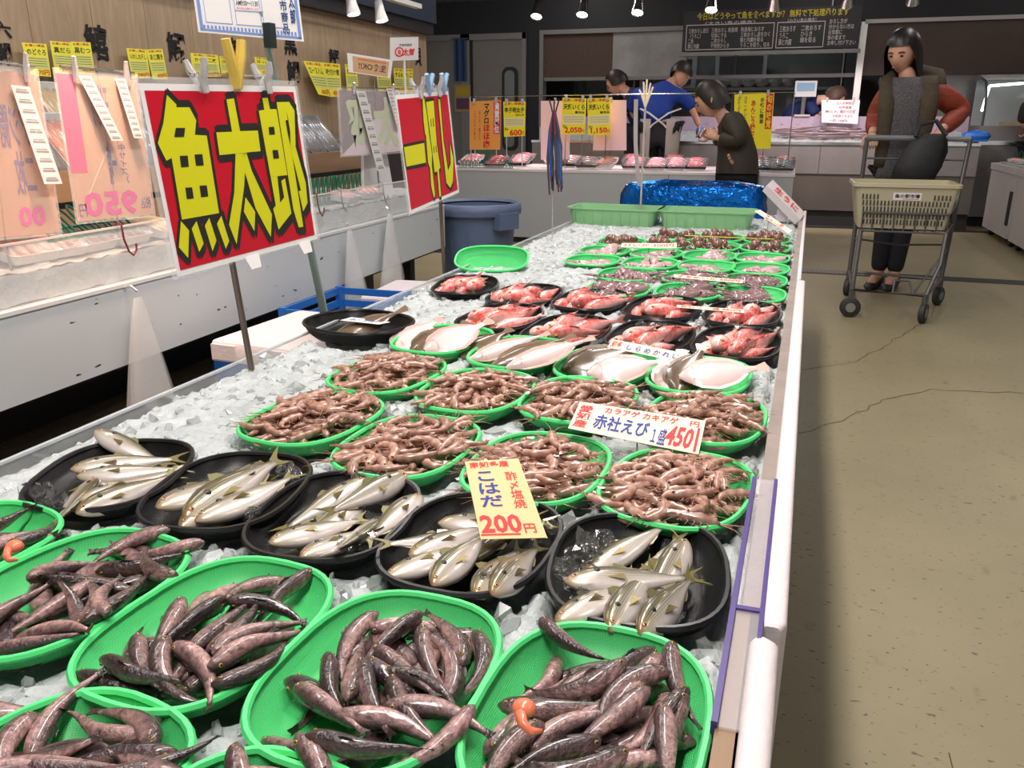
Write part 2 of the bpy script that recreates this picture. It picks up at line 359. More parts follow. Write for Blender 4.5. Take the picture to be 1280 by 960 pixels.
# kitchen behind the window
dim = mat('kitchen_steel', (.16, .165, .17), .4, .6, noise=.3, nscale=2)
k = thing('kitchen_shelf', 'steel kitchen shelf rack with white dishes seen through the window', 'shelf', (-.6, 12.2, 0))
for z in (1.0, 1.42): MB().bx((-1.6, -.2, z-.02), (1.2, .25, z+.02)).build('shelf_board', dim, k, smooth=False)
for x in (-1.58, -.2, 1.18): MB().tube([(x, .2, 0), (x, .2, 2.2)], .02).build('post', STEEL, k)
bowl = MB(); pr_ = [(0.03, 0), (.06, .01), (.105, .07), (.11, .1), (.1, .1), (.05, .02)]
bowl.loft([[(r*math.cos(a*math.pi/6), r*math.sin(a*math.pi/6), z) for a in range(12)] for r, z in pr_]); bowlm = bowl.mesh('bowl', mat('white_china', (.62, .62, .6), .3))
for i in range(7):
    tag(link('serving_bowl', bowlm, None, loc=(-1.1+i*.17, 12.12, 1.44)), 'white china bowl on the kitchen shelf behind the window', 'bowl', 'bowls on the kitchen shelf')
boxes = [(-3.35, 12.7, .9, .7, .5, 1.25, (.14, .14, .15), 'kitchen_cabinet', 'dark steel cabinet behind the blind'), (-2.62, 12.6, 0, .6, .6, 1.3, (.2, .2, .2), 'kitchen_oven', 'grey oven block seen through the window'), (-1.75, 12.9, 1.35, .8, .4, .55, (.42, .43, .44), 'ventilation_duct', 'pale ventilation duct over the kitchen'), (-.75, 12.95, 1.5, .7, .3, .42, (.4, .41, .43), 'ventilation_hood', 'pale steel hood above the kitchen dishes'), (.35, 12.9, 0, .9, .5, 1.75, (.2, .19, .17), 'kitchen_fridge', 'tall dull steel fridge at the back of the kitchen')]
for x, yy, z, sx, sy, sz, c, nm, lb in boxes:
    t = thing(nm, lb, nm.split('_')[1], (x, yy, z))
    cm = mat(nm+'_metal', c, .4, .4, noise=.2, nscale=3)
    if z > 1: MB().bx((-sx/2, -sy/2, 0), (sx/2, sy/2, sz)).bx((-.1, -.1, sz), (.1, .1, CEIL-z)).build('casing', cm, t, smooth=False)
    else: MB().bx((-sx/2, -sy/2, -z), (sx/2, sy/2, sz)).build('casing', cm, t, smooth=False)
    MB().bx((-sx*.42, -sy/2-.02, sz*.3), (sx*.42, -sy/2, sz*.9)).build('front_panel', mat('kitchen_front', (.07, .07, .075), .3, .3), t, smooth=False)
    MB().tube([(-sx*.3, -sy/2-.05, sz*.25), (sx*.3, -sy/2-.05, sz*.25)], .012).build('handle', STEEL, t)
area('kitchen_ceiling_light', (-.8, 11.6, CEIL-.1), 1.2, .2, 7, (.95, .97, 1))
# menu board
t = thing('menu_board', 'long black menu board with yellow and white lettering over the window', 'sign', (-.35, BW-.3, 0))
q = [un(a, b, y=BW-.3) for a, b in ((855, 14), (1078, 12), (1078, 64), (855, 67))]
X0, X1, Z1, Z0 = q[0][0]+.35, q[1][0]+.35, 2.19, 1.77
cd = Card((X0, 0, Z1), (X1, 0, Z1), (X1, 0, Z0), (X0, 0, Z0))
mb = MB(); cd.body(mb, .06); mb.build('board', mat('board_black', (.012, .012, .013), .45), t, smooth=False)
mb = MB(); cd.text(mb, '今日はどうやって魚を食べますか？ 無料で下処理承ります', .08, .05, .93, .23, bold=.012); mb.build('lettering', mat('board_yellow', L(200, 180, 40), .6), t, smooth=False)
bwht = mat('board_white', (.5, .46, .45), .6); mb = MB()
for (a, b_, c, d) in ((.02, .34, .53, .97), (.545, .34, .81, .97)):
    for r in ((a, b_, c, b_+.02), (a, d-.02, c, d), (a, b_, a+.004, d), (c-.004, b_, c, d)): cd.rect(mb, *r)
for s_, *r in (('〈大きい魚の場合〉', .13, .27, .42, .36), ('三枚おろし皮引\n（うろこ）\n二枚\n頭と内臓', .035, .43, .15, .93), ('三枚おろし 刺身用\n切身にする\n二枚おろし\n干物用ひらき', .17, .43, .32, .93), ('刺身用におろす\n三枚おろし皮をひく\n頭と内臓を取る\nうろこを取り、切る', .34, .43, .51, .93), ('〈小さい魚の場合〉', .6, .26, .76, .35), ('三枚おろす\nうろこ\n頭と内臓', .56, .43, .65, .9), ('二枚おろす\nひらき\n頭を取る', .68, .43, .79, .85), ('おろし方が\n分からない方は\nお気軽に\n係の者まで\nお申し付け下さい', .83, .3, .985, .93)):
    cd.text(mb, s_, *r, bold=.006)
mb.build('lettering', bwht, t, smooth=False)
MB().bx((X0-.03, -.02, Z0-.05), (X1+.03, .03, Z0-.01))  .build('lower_rail', fr, t, smooth=False)
MB().tube([(X0+.3, .05, Z1), (X0+.3, .05, CEIL)], .01).tube([(X1-.3, .05, Z1), (X1-.3, .05, CEIL)], .01).build('hanger', STEEL, t)
# spot lamps on the track
def spot(name, label, loc, aim, power, grp, m, color=(1, .85, .82), size=1.0, blend=.6, spot_deg=75, em=6):
    t = thing(name, label, 'lamp', loc, 0, grp)
    d = (Vector(aim)-Vector(loc)).normalized(); q = d.to_track_quat('Z', 'Y').to_matrix()
    rg = lambda r, z: [q @ Vector((r*math.cos(a*math.pi/6), r*math.sin(a*math.pi/6), z)) for a in range(12)]
    s = size
    MB().loft([rg(.022*s, -.08*s), rg(.03*s, -.07*s), rg(.036*s, 0), rg(.05*s, .07*s), rg(.044*s, .07*s), rg(.03*s, .03*s)], (True, False)).build('lamp_head', m, t)
    MB().loft([rg(.040*s, .05*s), rg(.03*s, .062*s)], (True, True)).build('bulb', mat('bulb_glow', (1, 1, 1), .5, emit=(1, .9, .86), estr=em), t)
    MB().tube([q @ Vector((0, 0, -.07*s)), q @ Vector((0, 0, -.07*s))+Vector((0, 0, .1))], .008).build('swivel_arm', m, t)
    l = bpy.data.lights.new(name, 'SPOT'); l.energy = power; l.color = color; l.spot_size = math.radians(spot_deg); l.spot_blend = blend; l.shadow_soft_size = .045
    lo = bpy.data.objects.new(name+'_light', l); COL.objects.link(lo); lo.parent = t; lo.matrix_local = Matrix.Translation(d*.085*s) @ (-d).to_track_quat('Z', 'Y').to_matrix().to_4x4()
    return t
BT = 7.9
trk = tag(MB().bx((-3.4, BT-.02, 2.09), (2.2, BT+.02, 2.13)).build('lamp_track', blk, smooth=False), 'black lamp track hanging above the back counter', 'track')
MB().tube([(-2, BT, 2.13), (-2, BT, CEIL)], .01).tube([(1, BT, 2.13), (1, BT, CEIL)], .01).build('hanger', blk, trk)
for px, py in ((672, 14), (729, 11), (798, 9), (890, 4), (968, 0), (1060, -4), (1143, -8)):
    p = un(px, py, y=BT)
    spot('spot_lamp', 'chrome spot lamp on the black track over the back counter', (p[0], BT, 2.0), (p[0], 7.2 if px < 900 else 9.3, .7), 42, 'spot lamps on the back track', CHROME, (1, .80, .80), 1.15)
lt = tag(MB().bx((-2.62, 3.2, 1.79), (-2.57, 5.9, 1.82)).build('lamp_track', wh, smooth=False), 'white lamp track over the left counter', 'track')
MB().tube([(-2.6, 3.4, 1.82), (-2.6, 3.4, CEIL)], .008).tube([(-2.6, 5.6, 1.82), (-2.6, 5.6, CEIL)], .008).build('hanger', wh, lt)
for px, py in ((440, 12), (475, 17)):
    p = un(px, py, x=-2.6)
    spot('track_lamp', 'white spot lamp on the white track over the left counter', (-2.6, p[1], 1.71), (-2.35, p[1]-.1, .6), 4, 'spot lamps on the white track', wh, (1, .92, .86), .9)
for yy in (1.3, 2.1):   # warm lamps over the near end of the left counter
    spot('warm_lamp', 'white spot lamp with warm light over the near end of the left counter', (-1.80, yy, 1.74), (-2.15, yy+.2, .62), 42, 'warm lamps over the left counter', wh, (1, .58, .36), .9)
# ================================================================ the ice table
ICE = .575
TX = lambda y: .0226*(y-.8)          # the table runs very slightly to the right
table = thing('ice_table', 'long white ice table full of baskets of fish with a white side rail', 'table', (-.45, 2.2, 0))
tb = Matrix.Translation((.45, -2.2, 0))
def tpart(mb, name, m, **k):
    mb.off = (-.45, 2.2, 0); return mb.build(name, m, table, **k)
def slab(y0, y1, xa, xb, z0, z1):
    mb = MB(); V = []
    for z in (z0, z1):
        for y in (y0, y1): V += [(xa+TX(y), y, z), (xb+TX(y), y, z)]
    return mb.add(V, [(0, 2, 3, 1), (4, 5, 7, 6), (0, 1, 5, 4), (2, 6, 7, 3), (0, 4, 6, 2), (1, 3, 7, 5)])
styro = mat('white_foam', L(216, 206, 208), .55, noise=.15, nscale=6, col2=L(214, 202, 204), bump=.15, bscale=90)
TY0, TY1 = -.35, 4.35
tpart(slab(TY0, TY1, -.985, .03, .30, .535), 'tub', mat('tub_white', (.6, .6, .6), .5), smooth=False)
for y in (-.2, 1.2, 2.8, 4.2):
    for x in (-.93, -.03): tpart(slab(y, y+.06, x-.03, x+.03, 0, .30), 'leg', STEEL, smooth=False)
def rail(y0, y1, xa, xb, z0, z1, name, m, r=.008):
    mb = MB(); rings = []
    for y, s in ((y0, 0), (y0+r*1.5, 1), (y1-r*1.5, 1), (y1, 0)):
        dx = 0 if s else r
        P = rrect(xa+TX(y)+dx*.3, z0, xb+TX(y)-dx, z1-dx*.5, r, 3); rings.append([(x, y, z) for x, z in P])
    mb.loft(rings); return tpart(mb, name, m, smooth=50)
rail(TY0, .655, .011, .035, .40, .626, 'foam_rail', styro)
rail(.675, 2.42, .018, .041, .40, .622, 'foam_rail', styro, .005)
rail(2.43, TY1, .018, .030, .40, .622, 'foam_rail', styro, .004)
tpart(slab(TY0, .70, -.006, .009, .50, .618), 'wood_strip', mat('wet_wood', L(146, 116, 84), .4, noise=.5, nscale=30, col2=L(108, 84, 62), stretch=(1, .06, 1)), smooth=False)
tpart(slab(.70, TY1, .0005, .018, .50, .616), 'steel_strip', mat('grey_strip', L(160, 146, 138), .4, .2, noise=.3, nscale=10), smooth=False)
# clear price-rail holder with violet edges clipped on the strip
ph = thing('price_rail', 'clear plastic price holder with violet edges on the table rim', 'price holder', (.003, .76, .62))
pur = mat('violet_edge', L(92, 74, 150), .3, trans=.3); cl = mat('milky_clear', (.82, .78, .82), .12, alpha=.22)
def phs(y0, y1, xa, xb, z0, z1):
    m_ = slab(y0, y1, xa, xb, z0, z1); m_.off = (.003, .76, .62); return m_
phs(.53, 1.0, -.0075, .0185, .6185, .6205).build('clear_sheet', cl, ph, smooth=False)
phs(.53, .998, -.0095, -.0045, .612, .624).build('edge_strip', pur, ph, smooth=False)
phs(.53, .998, .0165, .0205, .612, .624).build('edge_strip', pur, ph, smooth=False)
phs(.692, .698, -.0095, .0205, .62, .6225).build('seam', pur, ph, smooth=False)
# clear guard along the left edge
gm = mat('guard_acrylic', (.9, .92, .93), .08, alpha=.2)
tpart(slab(TY0, TY1, -.985, -.981, .53, .60), 'clear_guard', gm, smooth=False)
tpart(slab(TY0, TY1, -.987, -.980, .60, .604), 'guard_lip', mat('guard_edge', (.62, .66, .70), .2, alpha=.75), smooth=False)
ice_m = mat('crushed_ice', L(226, 232, 232), .22, noise=.5, nscale=26, col2=L(178, 190, 192), trans=.35, ior=1.31, bump=.6, bscale=70)
lump_m = mat('ice_lump', L(242, 246, 246), .10, trans=.72, ior=1.31); clear_ice = mat('clear_ice', (.97, .98, .98), .03, trans=.97, ior=1.31)
def nz(x, y):
    return .5*math.sin(23*x+3*math.sin(9*y))*math.sin(19*y+2*math.sin(13*x))+.5*math.sin(57*x+41*y)*math.sin(61*y-33*x)
def lump(mb, c, r):
    bm_v = []; R = Euler((random.uniform(0, 6), random.uniform(0, 6), random.uniform(0, 6))).to_matrix()
    sx, sy, sz = random.uniform(.7, 1.5), random.uniform(.7, 1.2), random.uniform(.45, .8)
    for v in ICO: bm_v.append(Vector(c)+R @ Vector((v[0]*sx, v[1]*sy, v[2]*sz))*r*random.uniform(.75, 1.2))
    mb.add(bm_v, ICOF)
ph_ = (1+5**.5)/2
ICO = [Vector(p).normalized() for p in ((-1, ph_, 0), (1, ph_, 0), (-1, -ph_, 0), (1, -ph_, 0), (0, -1, ph_), (0, 1, ph_), (0, -1, -ph_), (0, 1, -ph_), (ph_, 0, -1), (ph_, 0, 1), (-ph_, 0, -1), (-ph_, 0, 1))]
ICOF = [(0, 11, 5), (0, 5, 1), (0, 1, 7), (0, 7, 10), (0, 10, 11), (1, 5, 9), (5, 11, 4), (11, 10, 2), (10, 7, 6), (7, 1, 8), (3, 9, 4), (3, 4, 2), (3, 2, 6), (3, 6, 8), (3, 8, 9), (4, 9, 5), (2, 4, 11), (6, 2, 10), (8, 6, 7), (9, 8, 1)]
# ================================================================ baskets
def sup(a, b, t, e=2.7):
    c, s = math.cos(t), math.sin(t)
    return a*math.copysign(abs(c)**(2/e), c), b*math.copysign(abs(s)**(2/e), s)
def weave(m, scale, depth):
    """fine woven relief and colour of the moulded basket"""
    N, K, B = nodes_of(m); tc = N.new('ShaderNodeUVMap'); w1 = N.new('ShaderNodeTexBrick')
    w1.inputs['Scale'].default_value = scale; w1.inputs['Mortar Size'].default_value = .075; w1.inputs['Mortar Smooth'].default_value = .5
    w1.inputs['Color1'].default_value = (1, 1, 1, 1); w1.inputs['Color2'].default_value = (.86, .86, .86, 1); w1.inputs['Mortar'].default_value = (.42, .42, .42, 1)
    K.new(tc.outputs[0], w1.inputs[0])
    bp = N.new('ShaderNodeBump'); bp.inputs['Strength'].default_value = depth; bp.inputs['Distance'].default_value = .004
    K.new(w1.outputs['Color'], bp.inputs['Height']); K.new(bp.outputs[0], B.inputs['Normal'])
    mx = N.new('ShaderNodeMix'); mx.data_type = 'RGBA'; mx.blend_type = 'MULTIPLY'; mx.inputs[0].default_value = .55
    src = B.inputs['Base Color']; 
    if src.links: K.new(src.links[0].from_socket, mx.inputs[6])
    else: mx.inputs[6].default_value = src.default_value
    K.new(w1.outputs['Color'], mx.inputs[7]); K.new(mx.outputs[2], src)
    return m
green_m = mat('green_plastic', L(82, 222, 126), .42, sss=0, rnd=.05); weave(green_m, 22, .6)
green_rim = mat('green_plastic_rim', L(86, 226, 130), .35)
black_m = mat('black_plastic', (.013, .013, .014), .32, rnd=.1); weave(black_m, 20, 1.0)
black_rim = mat('black_plastic_rim', (.014, .014, .015), .28)
pale_m = mat('pale_green_plastic', L(150, 205, 150), .3, trans=.25)
def basket_mesh(name, a, b, h, body, rim, e=2.7, flare=.84, dip=0.0, wall=.0016):
    n = 40; mb = MB(); rr = []
    prof = [(.0, .010), (.5, .010), (flare*.86, .010), (flare*.95, .012), (flare+.02, .018), (flare+(1-flare)*.55, h*.62), (1, h)]
    ring = lambda s, z, k=0: [(*sup(a*s+k, b*s+k, 2*math.pi*i/n, e), z-(dip*(1-abs(math.cos(2*math.pi*i/n))) if z > h*.9 else 0)) for i in range(n)]
    inner = [ring(max(s, .02), z) for s, z in prof]; outer = [ring(max(s, .02), z-wall, wall) for s, z in prof]
    mb.loft(inner, (True, False)); mb.loft([list(reversed(r)) for r in outer], (True, False))
    me = mb.mesh(name+'_shell', body, smooth=60)
    uv = me.uv_layers.new(name='UVMap'); co = [v.co for v in me.vertices]
    per = (a+b)*3.2
    for p in me.polygons:
        for li in p.loop_indices:
            c = co[me.loops[li].vertex_index]; rad = math.hypot(c.x/a, c.y/b)
            if p.normal.z > .8 or p.normal.z < -.8: uv.data[li].uv = (c.x*8, c.y*8)
            else:
                t = math.atan2(c.y/b, c.x/a)
                if t < -3.1 and p.center.y > 0: t += 2*math.pi
                uv.data[li].uv = (t/(2*math.pi)*per*4, c.z*10+rad)
    rp = [(*sup(a+.001, b+.001, 2*math.pi*i/n, e), h-(dip*(1-abs(math.cos(2*math.pi*i/n))))) for i in range(n)]
    rm = MB().tube(rp, .0036, 6, closed=True).mesh(name+'_rim', rim)
    return me, rm
GB = basket_mesh('green', .115, .0875, .036, green_m, green_rim)
GS = basket_mesh('green_small', .106, .085, .028, green_m, green_rim)
KB = basket_mesh('black', .110, .0885, .036, black_m, black_rim)
RB = basket_mesh('black_long', .134, .086, .032, black_m, black_rim, dip=.006)
KT = basket_mesh('black_round', .122, .105, .042, black_m, black_rim, 2.3)
FOOT = []
class Heap:
    """height field of what lies in one basket: things are set down on it one after the other"""
    R = .0035
    def __init__(s, a, b, h, e=2.7, over=.004, flare=.84):
        s.a, s.b, s.h = a, b, h; s.nx = int(2*(a+.05)/s.R); s.ny = int(2*(b+.05)/s.R)
        xs = (np.arange(s.nx)+.5)*s.R-(a+.05); ys = (np.arange(s.ny)+.5)*s.R-(b+.05)
        X, Y = np.meshgrid(xs, ys, indexing='ij'); rr = (np.abs(X/a)**e+np.abs(Y/b)**e)**(1/e)
        s.H = np.where(rr < flare, .012, np.where(rr < 1.03, .012+(rr-flare)/(1.03-flare)*(h+over-.012), np.where(rr < 1.1, h+over, -.02)))
        s.r = rr
    def idx(s, x, y):
        return np.clip(((x+s.a+.05)/s.R).astype(int), 0, s.nx-1), np.clip(((y+s.b+.05)/s.R).astype(int), 0, s.ny-1)
    def fit(s, P, NZ, x, y, yaw, pitches, soft):
        """lowest pose of points P with their bottom sides on the field"""
        best = None; c, sn = math.cos(yaw), math.sin(yaw)
        for pt in pitches:
            cp, sp = math.cos(pt), math.sin(pt)
            X = P[:, 0]*cp-P[:, 2]*sp; Z = P[:, 0]*sp+P[:, 2]*cp
            WX = x+X*c-P[:, 1]*sn; WY = y+X*sn+P[:, 1]*c
            i, j = s.idx(WX, WY); lo = NZ < .1
            z = np.max(s.H[i, j][lo]-Z[lo])-soft
            sc = z+Z.mean()
            if best is None or sc < best[0]: best = (sc, z, pt, i, j, Z)
        return best
    def splat(s, best, NZ):
        sc, z, pt, i, j, Z = best; up = NZ > -.1
        for di in (-1, 0, 1):
            for dj in (-1, 0, 1):
                ii = np.clip(i[up]+di, 0, s.nx-1); jj = np.clip(j[up]+dj, 0, s.ny-1)
                np.maximum.at(s.H, (ii, jj), Z[up]+z-(.0012 if di or dj else 0))
class Kind:
    """a mesh variant with the points that the heap needs, and its parts"""
    def __init__(s, me, parts=()):
        s.me = me; s.parts = parts
        s.P = np.array([v.co[:] for v in me.vertices]); s.N = np.array([v.normal[2] for v in me.vertices])
        s.L = np.ptp(s.P[:, 0])
def basket(kind, name, label, cx, cy, yaw, group, cat='basket', z=ICE, tilt=(0, 0)):
    FOOT.append((cx, cy, math.radians(yaw), float(max(v.co.x for v in kind[1].vertices)), float(max(v.co.y for v in kind[1].vertices))))
    t = thing(name, label, cat, (cx, cy, z), math.radians(yaw), group); t.rotation_euler = (tilt[0], tilt[1], math.radians(yaw))
    link('shell', kind[0], t); link('rim', kind[1], t)
    return t
def put(heap, base, kd, name, label, cat, group, x, y, yaw, soft=.002, pitches=(-.28, -.14, 0, .14, .28), sc=1.0, tries=1, jit=.0, parts=True, yj=.0, zmax=None):
    """set one thing down in a basket; base = (cx, cy, basket yaw, z)"""
    best = None; P = kd.P*sc
    for k in range(tries):
        xx, yy, ya = (x, y, yaw) if k == 0 and tries == 1 else (x+random.uniform(-jit, jit), y+random.uniform(-jit, jit), yaw+random.uniform(-yj, yj))
        b = heap.fit(P, kd.N, xx, yy, ya, pitches, soft)
        if best is None or b[0] < best[0][0]: best = (b, xx, yy, ya)
    b, xx, yy, ya = best
    if zmax is not None and b[1] > zmax: b = (b[0], zmax+min(.006, (b[1]-zmax)*.25), b[2]*.5, *b[3:])      # soft bodies sink into the heap
    heap.splat(b, kd.N)
    c, s = math.cos(base[2]), math.sin(base[2])
    loc = (base[0]+xx*c-yy*s, base[1]+xx*s+yy*c, base[3]+b[1]); rot = (0, -b[2], ya+base[2])
    if name is None: return kd, loc, rot, sc
    o = tag(link(name, kd.me, None, loc=loc, scale=sc), label, cat, group)
    o.rotation_euler = Matrix.Rotation(ya+base[2], 3, 'Z').__matmul__(Matrix.Rotation(-b[2], 3, 'Y')).to_euler()
    if parts:
        for pn, pm, pl in kd.parts: link(pn, pm, o, loc=pl)
    return o
# ================================================================ fish meshes
def lerp3(a, b, t): t = max(0, min(1, t)); return tuple(a[i]+(b[i]-a[i])*t for i in range(3))
def fish_mesh(name, Ln, prof, col, m, curve=0.0, scurve=0.0, roll=0.0, n=10, tail=None, dorsal=None, anal=None, fork=.35, tailcol=(.3, .3, .2), eye=None, eyecol=None, twist=0.0, dz=0):
    """fish lying on its side, head towards +x, dorsal towards +y, built along a bent spine.
    prof: (s, dorsal height, ventral height, half thickness); s=0 snout, 1 end of body, all in units of length"""
    S = np.array([p[0] for p in prof]); ss = np.linspace(0, 1, 15)**1.15
    D, V_, W_ = [np.interp(ss, S, [p[k] for p in prof]) for k in (1, 2, 3)]
    # spine
    pts = []; x = y = 0.0; prev = 0
    fine = np.linspace(0, 1, 121); th = curve*(fine-.5)+scurve*np.sin(2*math.pi*fine)
    dx = -np.cos(th)/120*Ln; dy = -np.sin(th)/120*Ln
    cx = np.concatenate([[0], np.cumsum(dx)[:-1]]); cy = np.concatenate([[0], np.cumsum(dy)[:-1]])
    cx += -cx.mean(); cy += -cy.mean()
    at = lambda s: (np.interp(s, fine, cx), np.interp(s, fine, cy), np.interp(s, fine, th))
    rings = []; cols = []
    cr, sr = math.cos(roll), math.sin(roll)
    def place(s, d, l):
        """d dorsal offset, l lateral offset (m) -> point"""
        px, py, t = at(s); dd, ll = d*cr-l*sr, d*sr+l*cr
        return (px-math.sin(t)*dd, py+math.cos(t)*dd, ll)
    for i, s in enumerate(ss):
        rg = []
        for k in range(n):
            a = 2*math.pi*k/n; d = math.sin(a); d = (D[i] if d > 0 else V_[i])*d*Ln; l = math.cos(a)*W_[i]*Ln
            rg.append(place(s, d, l)); cols.append(col(s, math.sin(a), math.cos(a)))
        rings.append(rg)
    mb = MB(); mb.loft(rings, col=cols)
    def fin(path, colr, base_s=None):
        n_ = len(path)//2
        vs = [place(min(max(s, 0), 1), d*Ln, 0) for s, d in path]; vs2 = [(p[0], p[1], p[2]+.0008) for p in vs]
        px, py, t = at(1.0)
        mb.add(vs, [tuple(range(len(vs)))], colr); mb.add(vs2, [tuple(reversed(range(len(vs2))))], colr)
    if tail:
        px, py, t = at(1.0); tl, th_ = tail; e = D[-1]
        def tp(back, d):
            x_, y_, z_ = place(1.0, d*Ln, 0); return (x_-math.cos(t)*back*Ln, y_-math.sin(t)*back*Ln, z_)
        vs = [tp(-.02, e), tp(tl*.5, th_*.7), tp(tl, th_), tp(tl*(1-fork), th_*.3), tp(tl*(1-fork*1.2), 0), tp(tl*(1-fork), -th_*.3), tp(tl, -th_), tp(tl*.5, -th_*.7), tp(-.02, -V_[-1])]
        vs2 = [(p[0], p[1], p[2]+.0012*Ln/.15) for p in vs]
        fs = [(0, 1, 4), (1, 2, 3), (1, 3, 4), (8, 4, 7), (4, 5, 7), (5, 6, 7), (0, 4, 8)]
        mb.add(vs, [tuple(reversed(f)) for f in fs], tailcol); mb.add(vs2, fs, tailcol)
    for spec in ((dorsal, 1), (anal, -1)):
        if spec[0]:
            sg = spec[1]; s0, s1, hh, cc = spec[0]
            dd = lambda s: float(np.interp(s, S, [p[1 if sg > 0 else 2] for p in prof]))
            q = [(s0, sg*dd(s0)*.9), (s0+(s1-s0)*.25, sg*(dd(s0+(s1-s0)*.25)+hh)), (s0+(s1-s0)*.7, sg*(dd(s0+(s1-s0)*.7)+hh*.7)), (s1, sg*dd(s1)*.9)]
            fin(q, cc)
    me = mb.mesh(name, m, smooth='all', color=True)
    da = me.attributes.new('dorsal', 'FLOAT', 'POINT'); da.data.foreach_set('value', [math.sin(2*math.pi*(q % n)/n) if q < 15*n else .0 for q in range(len(mb.v))])
    parts = []
    if eye:
        se, de, re = eye
        for sd in (1, -1):
            wl = float(np.interp(se, ss, W_))*Ln
            p = place(se, de*Ln, sd*(wl*.93)); p2 = place(se, de*Ln, sd*(wl*.93+.4*re*Ln))
            parts.append(('eye', EYE(eyecol, re*Ln, (Vector(p2)-Vector(p)).normalized()), p))
    return Kind(me, parts)
_EY = {}
def EYE(c, r, d):
    """a fish eye: coloured ring with a black pupil, looking along d"""
    key = (c, round(r, 5), tuple(round(q, 2) for q in d))
    if key in _EY: return _EY[key]
    mb = MB(); q = d.to_track_quat('Z', 'Y').to_matrix()
    rg = lambda R_, z: [q @ Vector((R_*math.cos(k*math.pi/4), R_*math.sin(k*math.pi/4), z)) for k in range(8)]
    mb.loft([rg(r, -r*.3), rg(r, .05*r), rg(r*.62, .32*r)], (True, True), mi=0); mb.loft([rg(r*.55, .33*r), rg(r*.3, .5*r)], (False, True), mi=1)
    _EY[key] = mb.mesh('eye', [mat('eye_%d' % int(sum(c)*1000), c, .15, coat=.6), mat('pupil', (.005, .005, .006), .1, coat=.8)], smooth='all')
    return _EY[key]
wet = dict(attr=True, rough=.26, coat=.55, spec=.6)
# --- slender dark fish with pinkish bellies
def dark_col(s, d, l):
    c = lerp3(L(206, 164, 160), L(108, 84, 84), (d+.45)/.8)
    c = lerp3(c, L(52, 40, 42), max(0, d-.3)*1.3)
    if s < .13: c = lerp3(c, L(92, 66, 64), .55)
    return c
dark_m = mat('dark_fish_skin', (.86, .83, .82), noise=.82, nscale=105, col2=L(40, 30, 31), rnd=.25, bump=.3, bscale=220, **wet)
DP = [(0, .018, .018, .016), (.04, .055, .055, .05), (.12, .088, .086, .078), (.25, .102, .106, .09), (.42, .098, .106, .086), (.6, .076, .082, .066), (.78, .052, .055, .042), (.92, .032, .032, .024), (1, .026, .026, .012)]
DARK = []
for cv, scv, rl in ((0, 0, 0), (.7, 0, .5), (-.8, .1, -.6), (1.3, 0, .2), (-1.4, 0, .9), (.2, .35, -1.1), (-.3, -.3, 1.3), (2.0, .1, .4), (.4, 0, 2.4)):
    DARK.append(fish_mesh('dark_fish', .118, DP, dark_col, dark_m, cv, scv, rl, tail=(.09, .045), fork=.2, tailcol=L(70, 56, 52), dorsal=(.3, .46, .02, L(78, 62, 60)), eye=(.085, .022, .022), eyecol=L(160, 130, 60)))
# --- gizzard shad: silver belly, olive back with fine lines
def shad_col(s, d, l):
    c = lerp3(L(222, 212, 206), L(132, 126, 94), (d+.4)/.85)
    c = lerp3(c, L(70, 68, 48), (d-.3)*1.6)
    if s < .2: c = lerp3(c, L(186, 162, 100), (.2-s)*3.2)
    if s < .04: c = lerp3(c, L(200, 130, 110), .5)
    return c
shad_m = mat('shad_skin', (1, 1, 1), metal=.22, noise=.18, nscale=50, col2=L(120, 112, 88), rnd=.06, **{**wet, 'rough': .3})
N, K, B = nodes_of(shad_m)      # rows of fine dark lines along the flank
sp_ = N.new('ShaderNodeAttribute'); sp_.attribute_name = 'dorsal'
mm = N.new('ShaderNodeMath'); mm.operation = 'MULTIPLY'; mm.inputs[1].default_value = 42; K.new(sp_.outputs['Fac'], mm.inputs[0])
sn_ = N.new('ShaderNodeMath'); sn_.operation = 'SINE'; K.new(mm.outputs[0], sn_.inputs[0])
mr = N.new('ShaderNodeMapRange'); mr.inputs[1].default_value = .1; mr.inputs[2].default_value = .9; K.new(sn_.outputs[0], mr.inputs[0])
gt = N.new('ShaderNodeMapRange'); gt.inputs[1].default_value = -.3; gt.inputs[2].default_value = .3; K.new(sp_.outputs['Fac'], gt.inputs[0])
m2 = N.new('ShaderNodeMath'); m2.operation = 'MULTIPLY'; K.new(mr.outputs[0], m2.inputs[0]); K.new(gt.outputs[0], m2.inputs[1])
m3 = N.new('ShaderNodeMath'); m3.operation = 'MULTIPLY'; m3.inputs[1].default_value = .85; K.new(m2.outputs[0], m3.inputs[0])
mx = N.new('ShaderNodeMix'); mx.data_type = 'RGBA'; mx.inputs[7].default_value = (*L(66, 60, 40), 1); K.new(B.inputs['Base Color'].links[0].from_socket, mx.inputs[6]); K.new(m3.outputs[0], mx.inputs[0]); K.new(mx.outputs[2], B.inputs['Base Color'])
SP = [(0, .014, .016, .012), (.04, .055, .058, .034), (.12, .10, .105, .06), (.25, .132, .15, .075), (.42, .138, .162, .075), (.6, .11, .13, .06), (.78, .066, .076, .036), (.92, .036, .038, .02), (1, .032, .032, .011)]
SHAD = []; SHADM = []
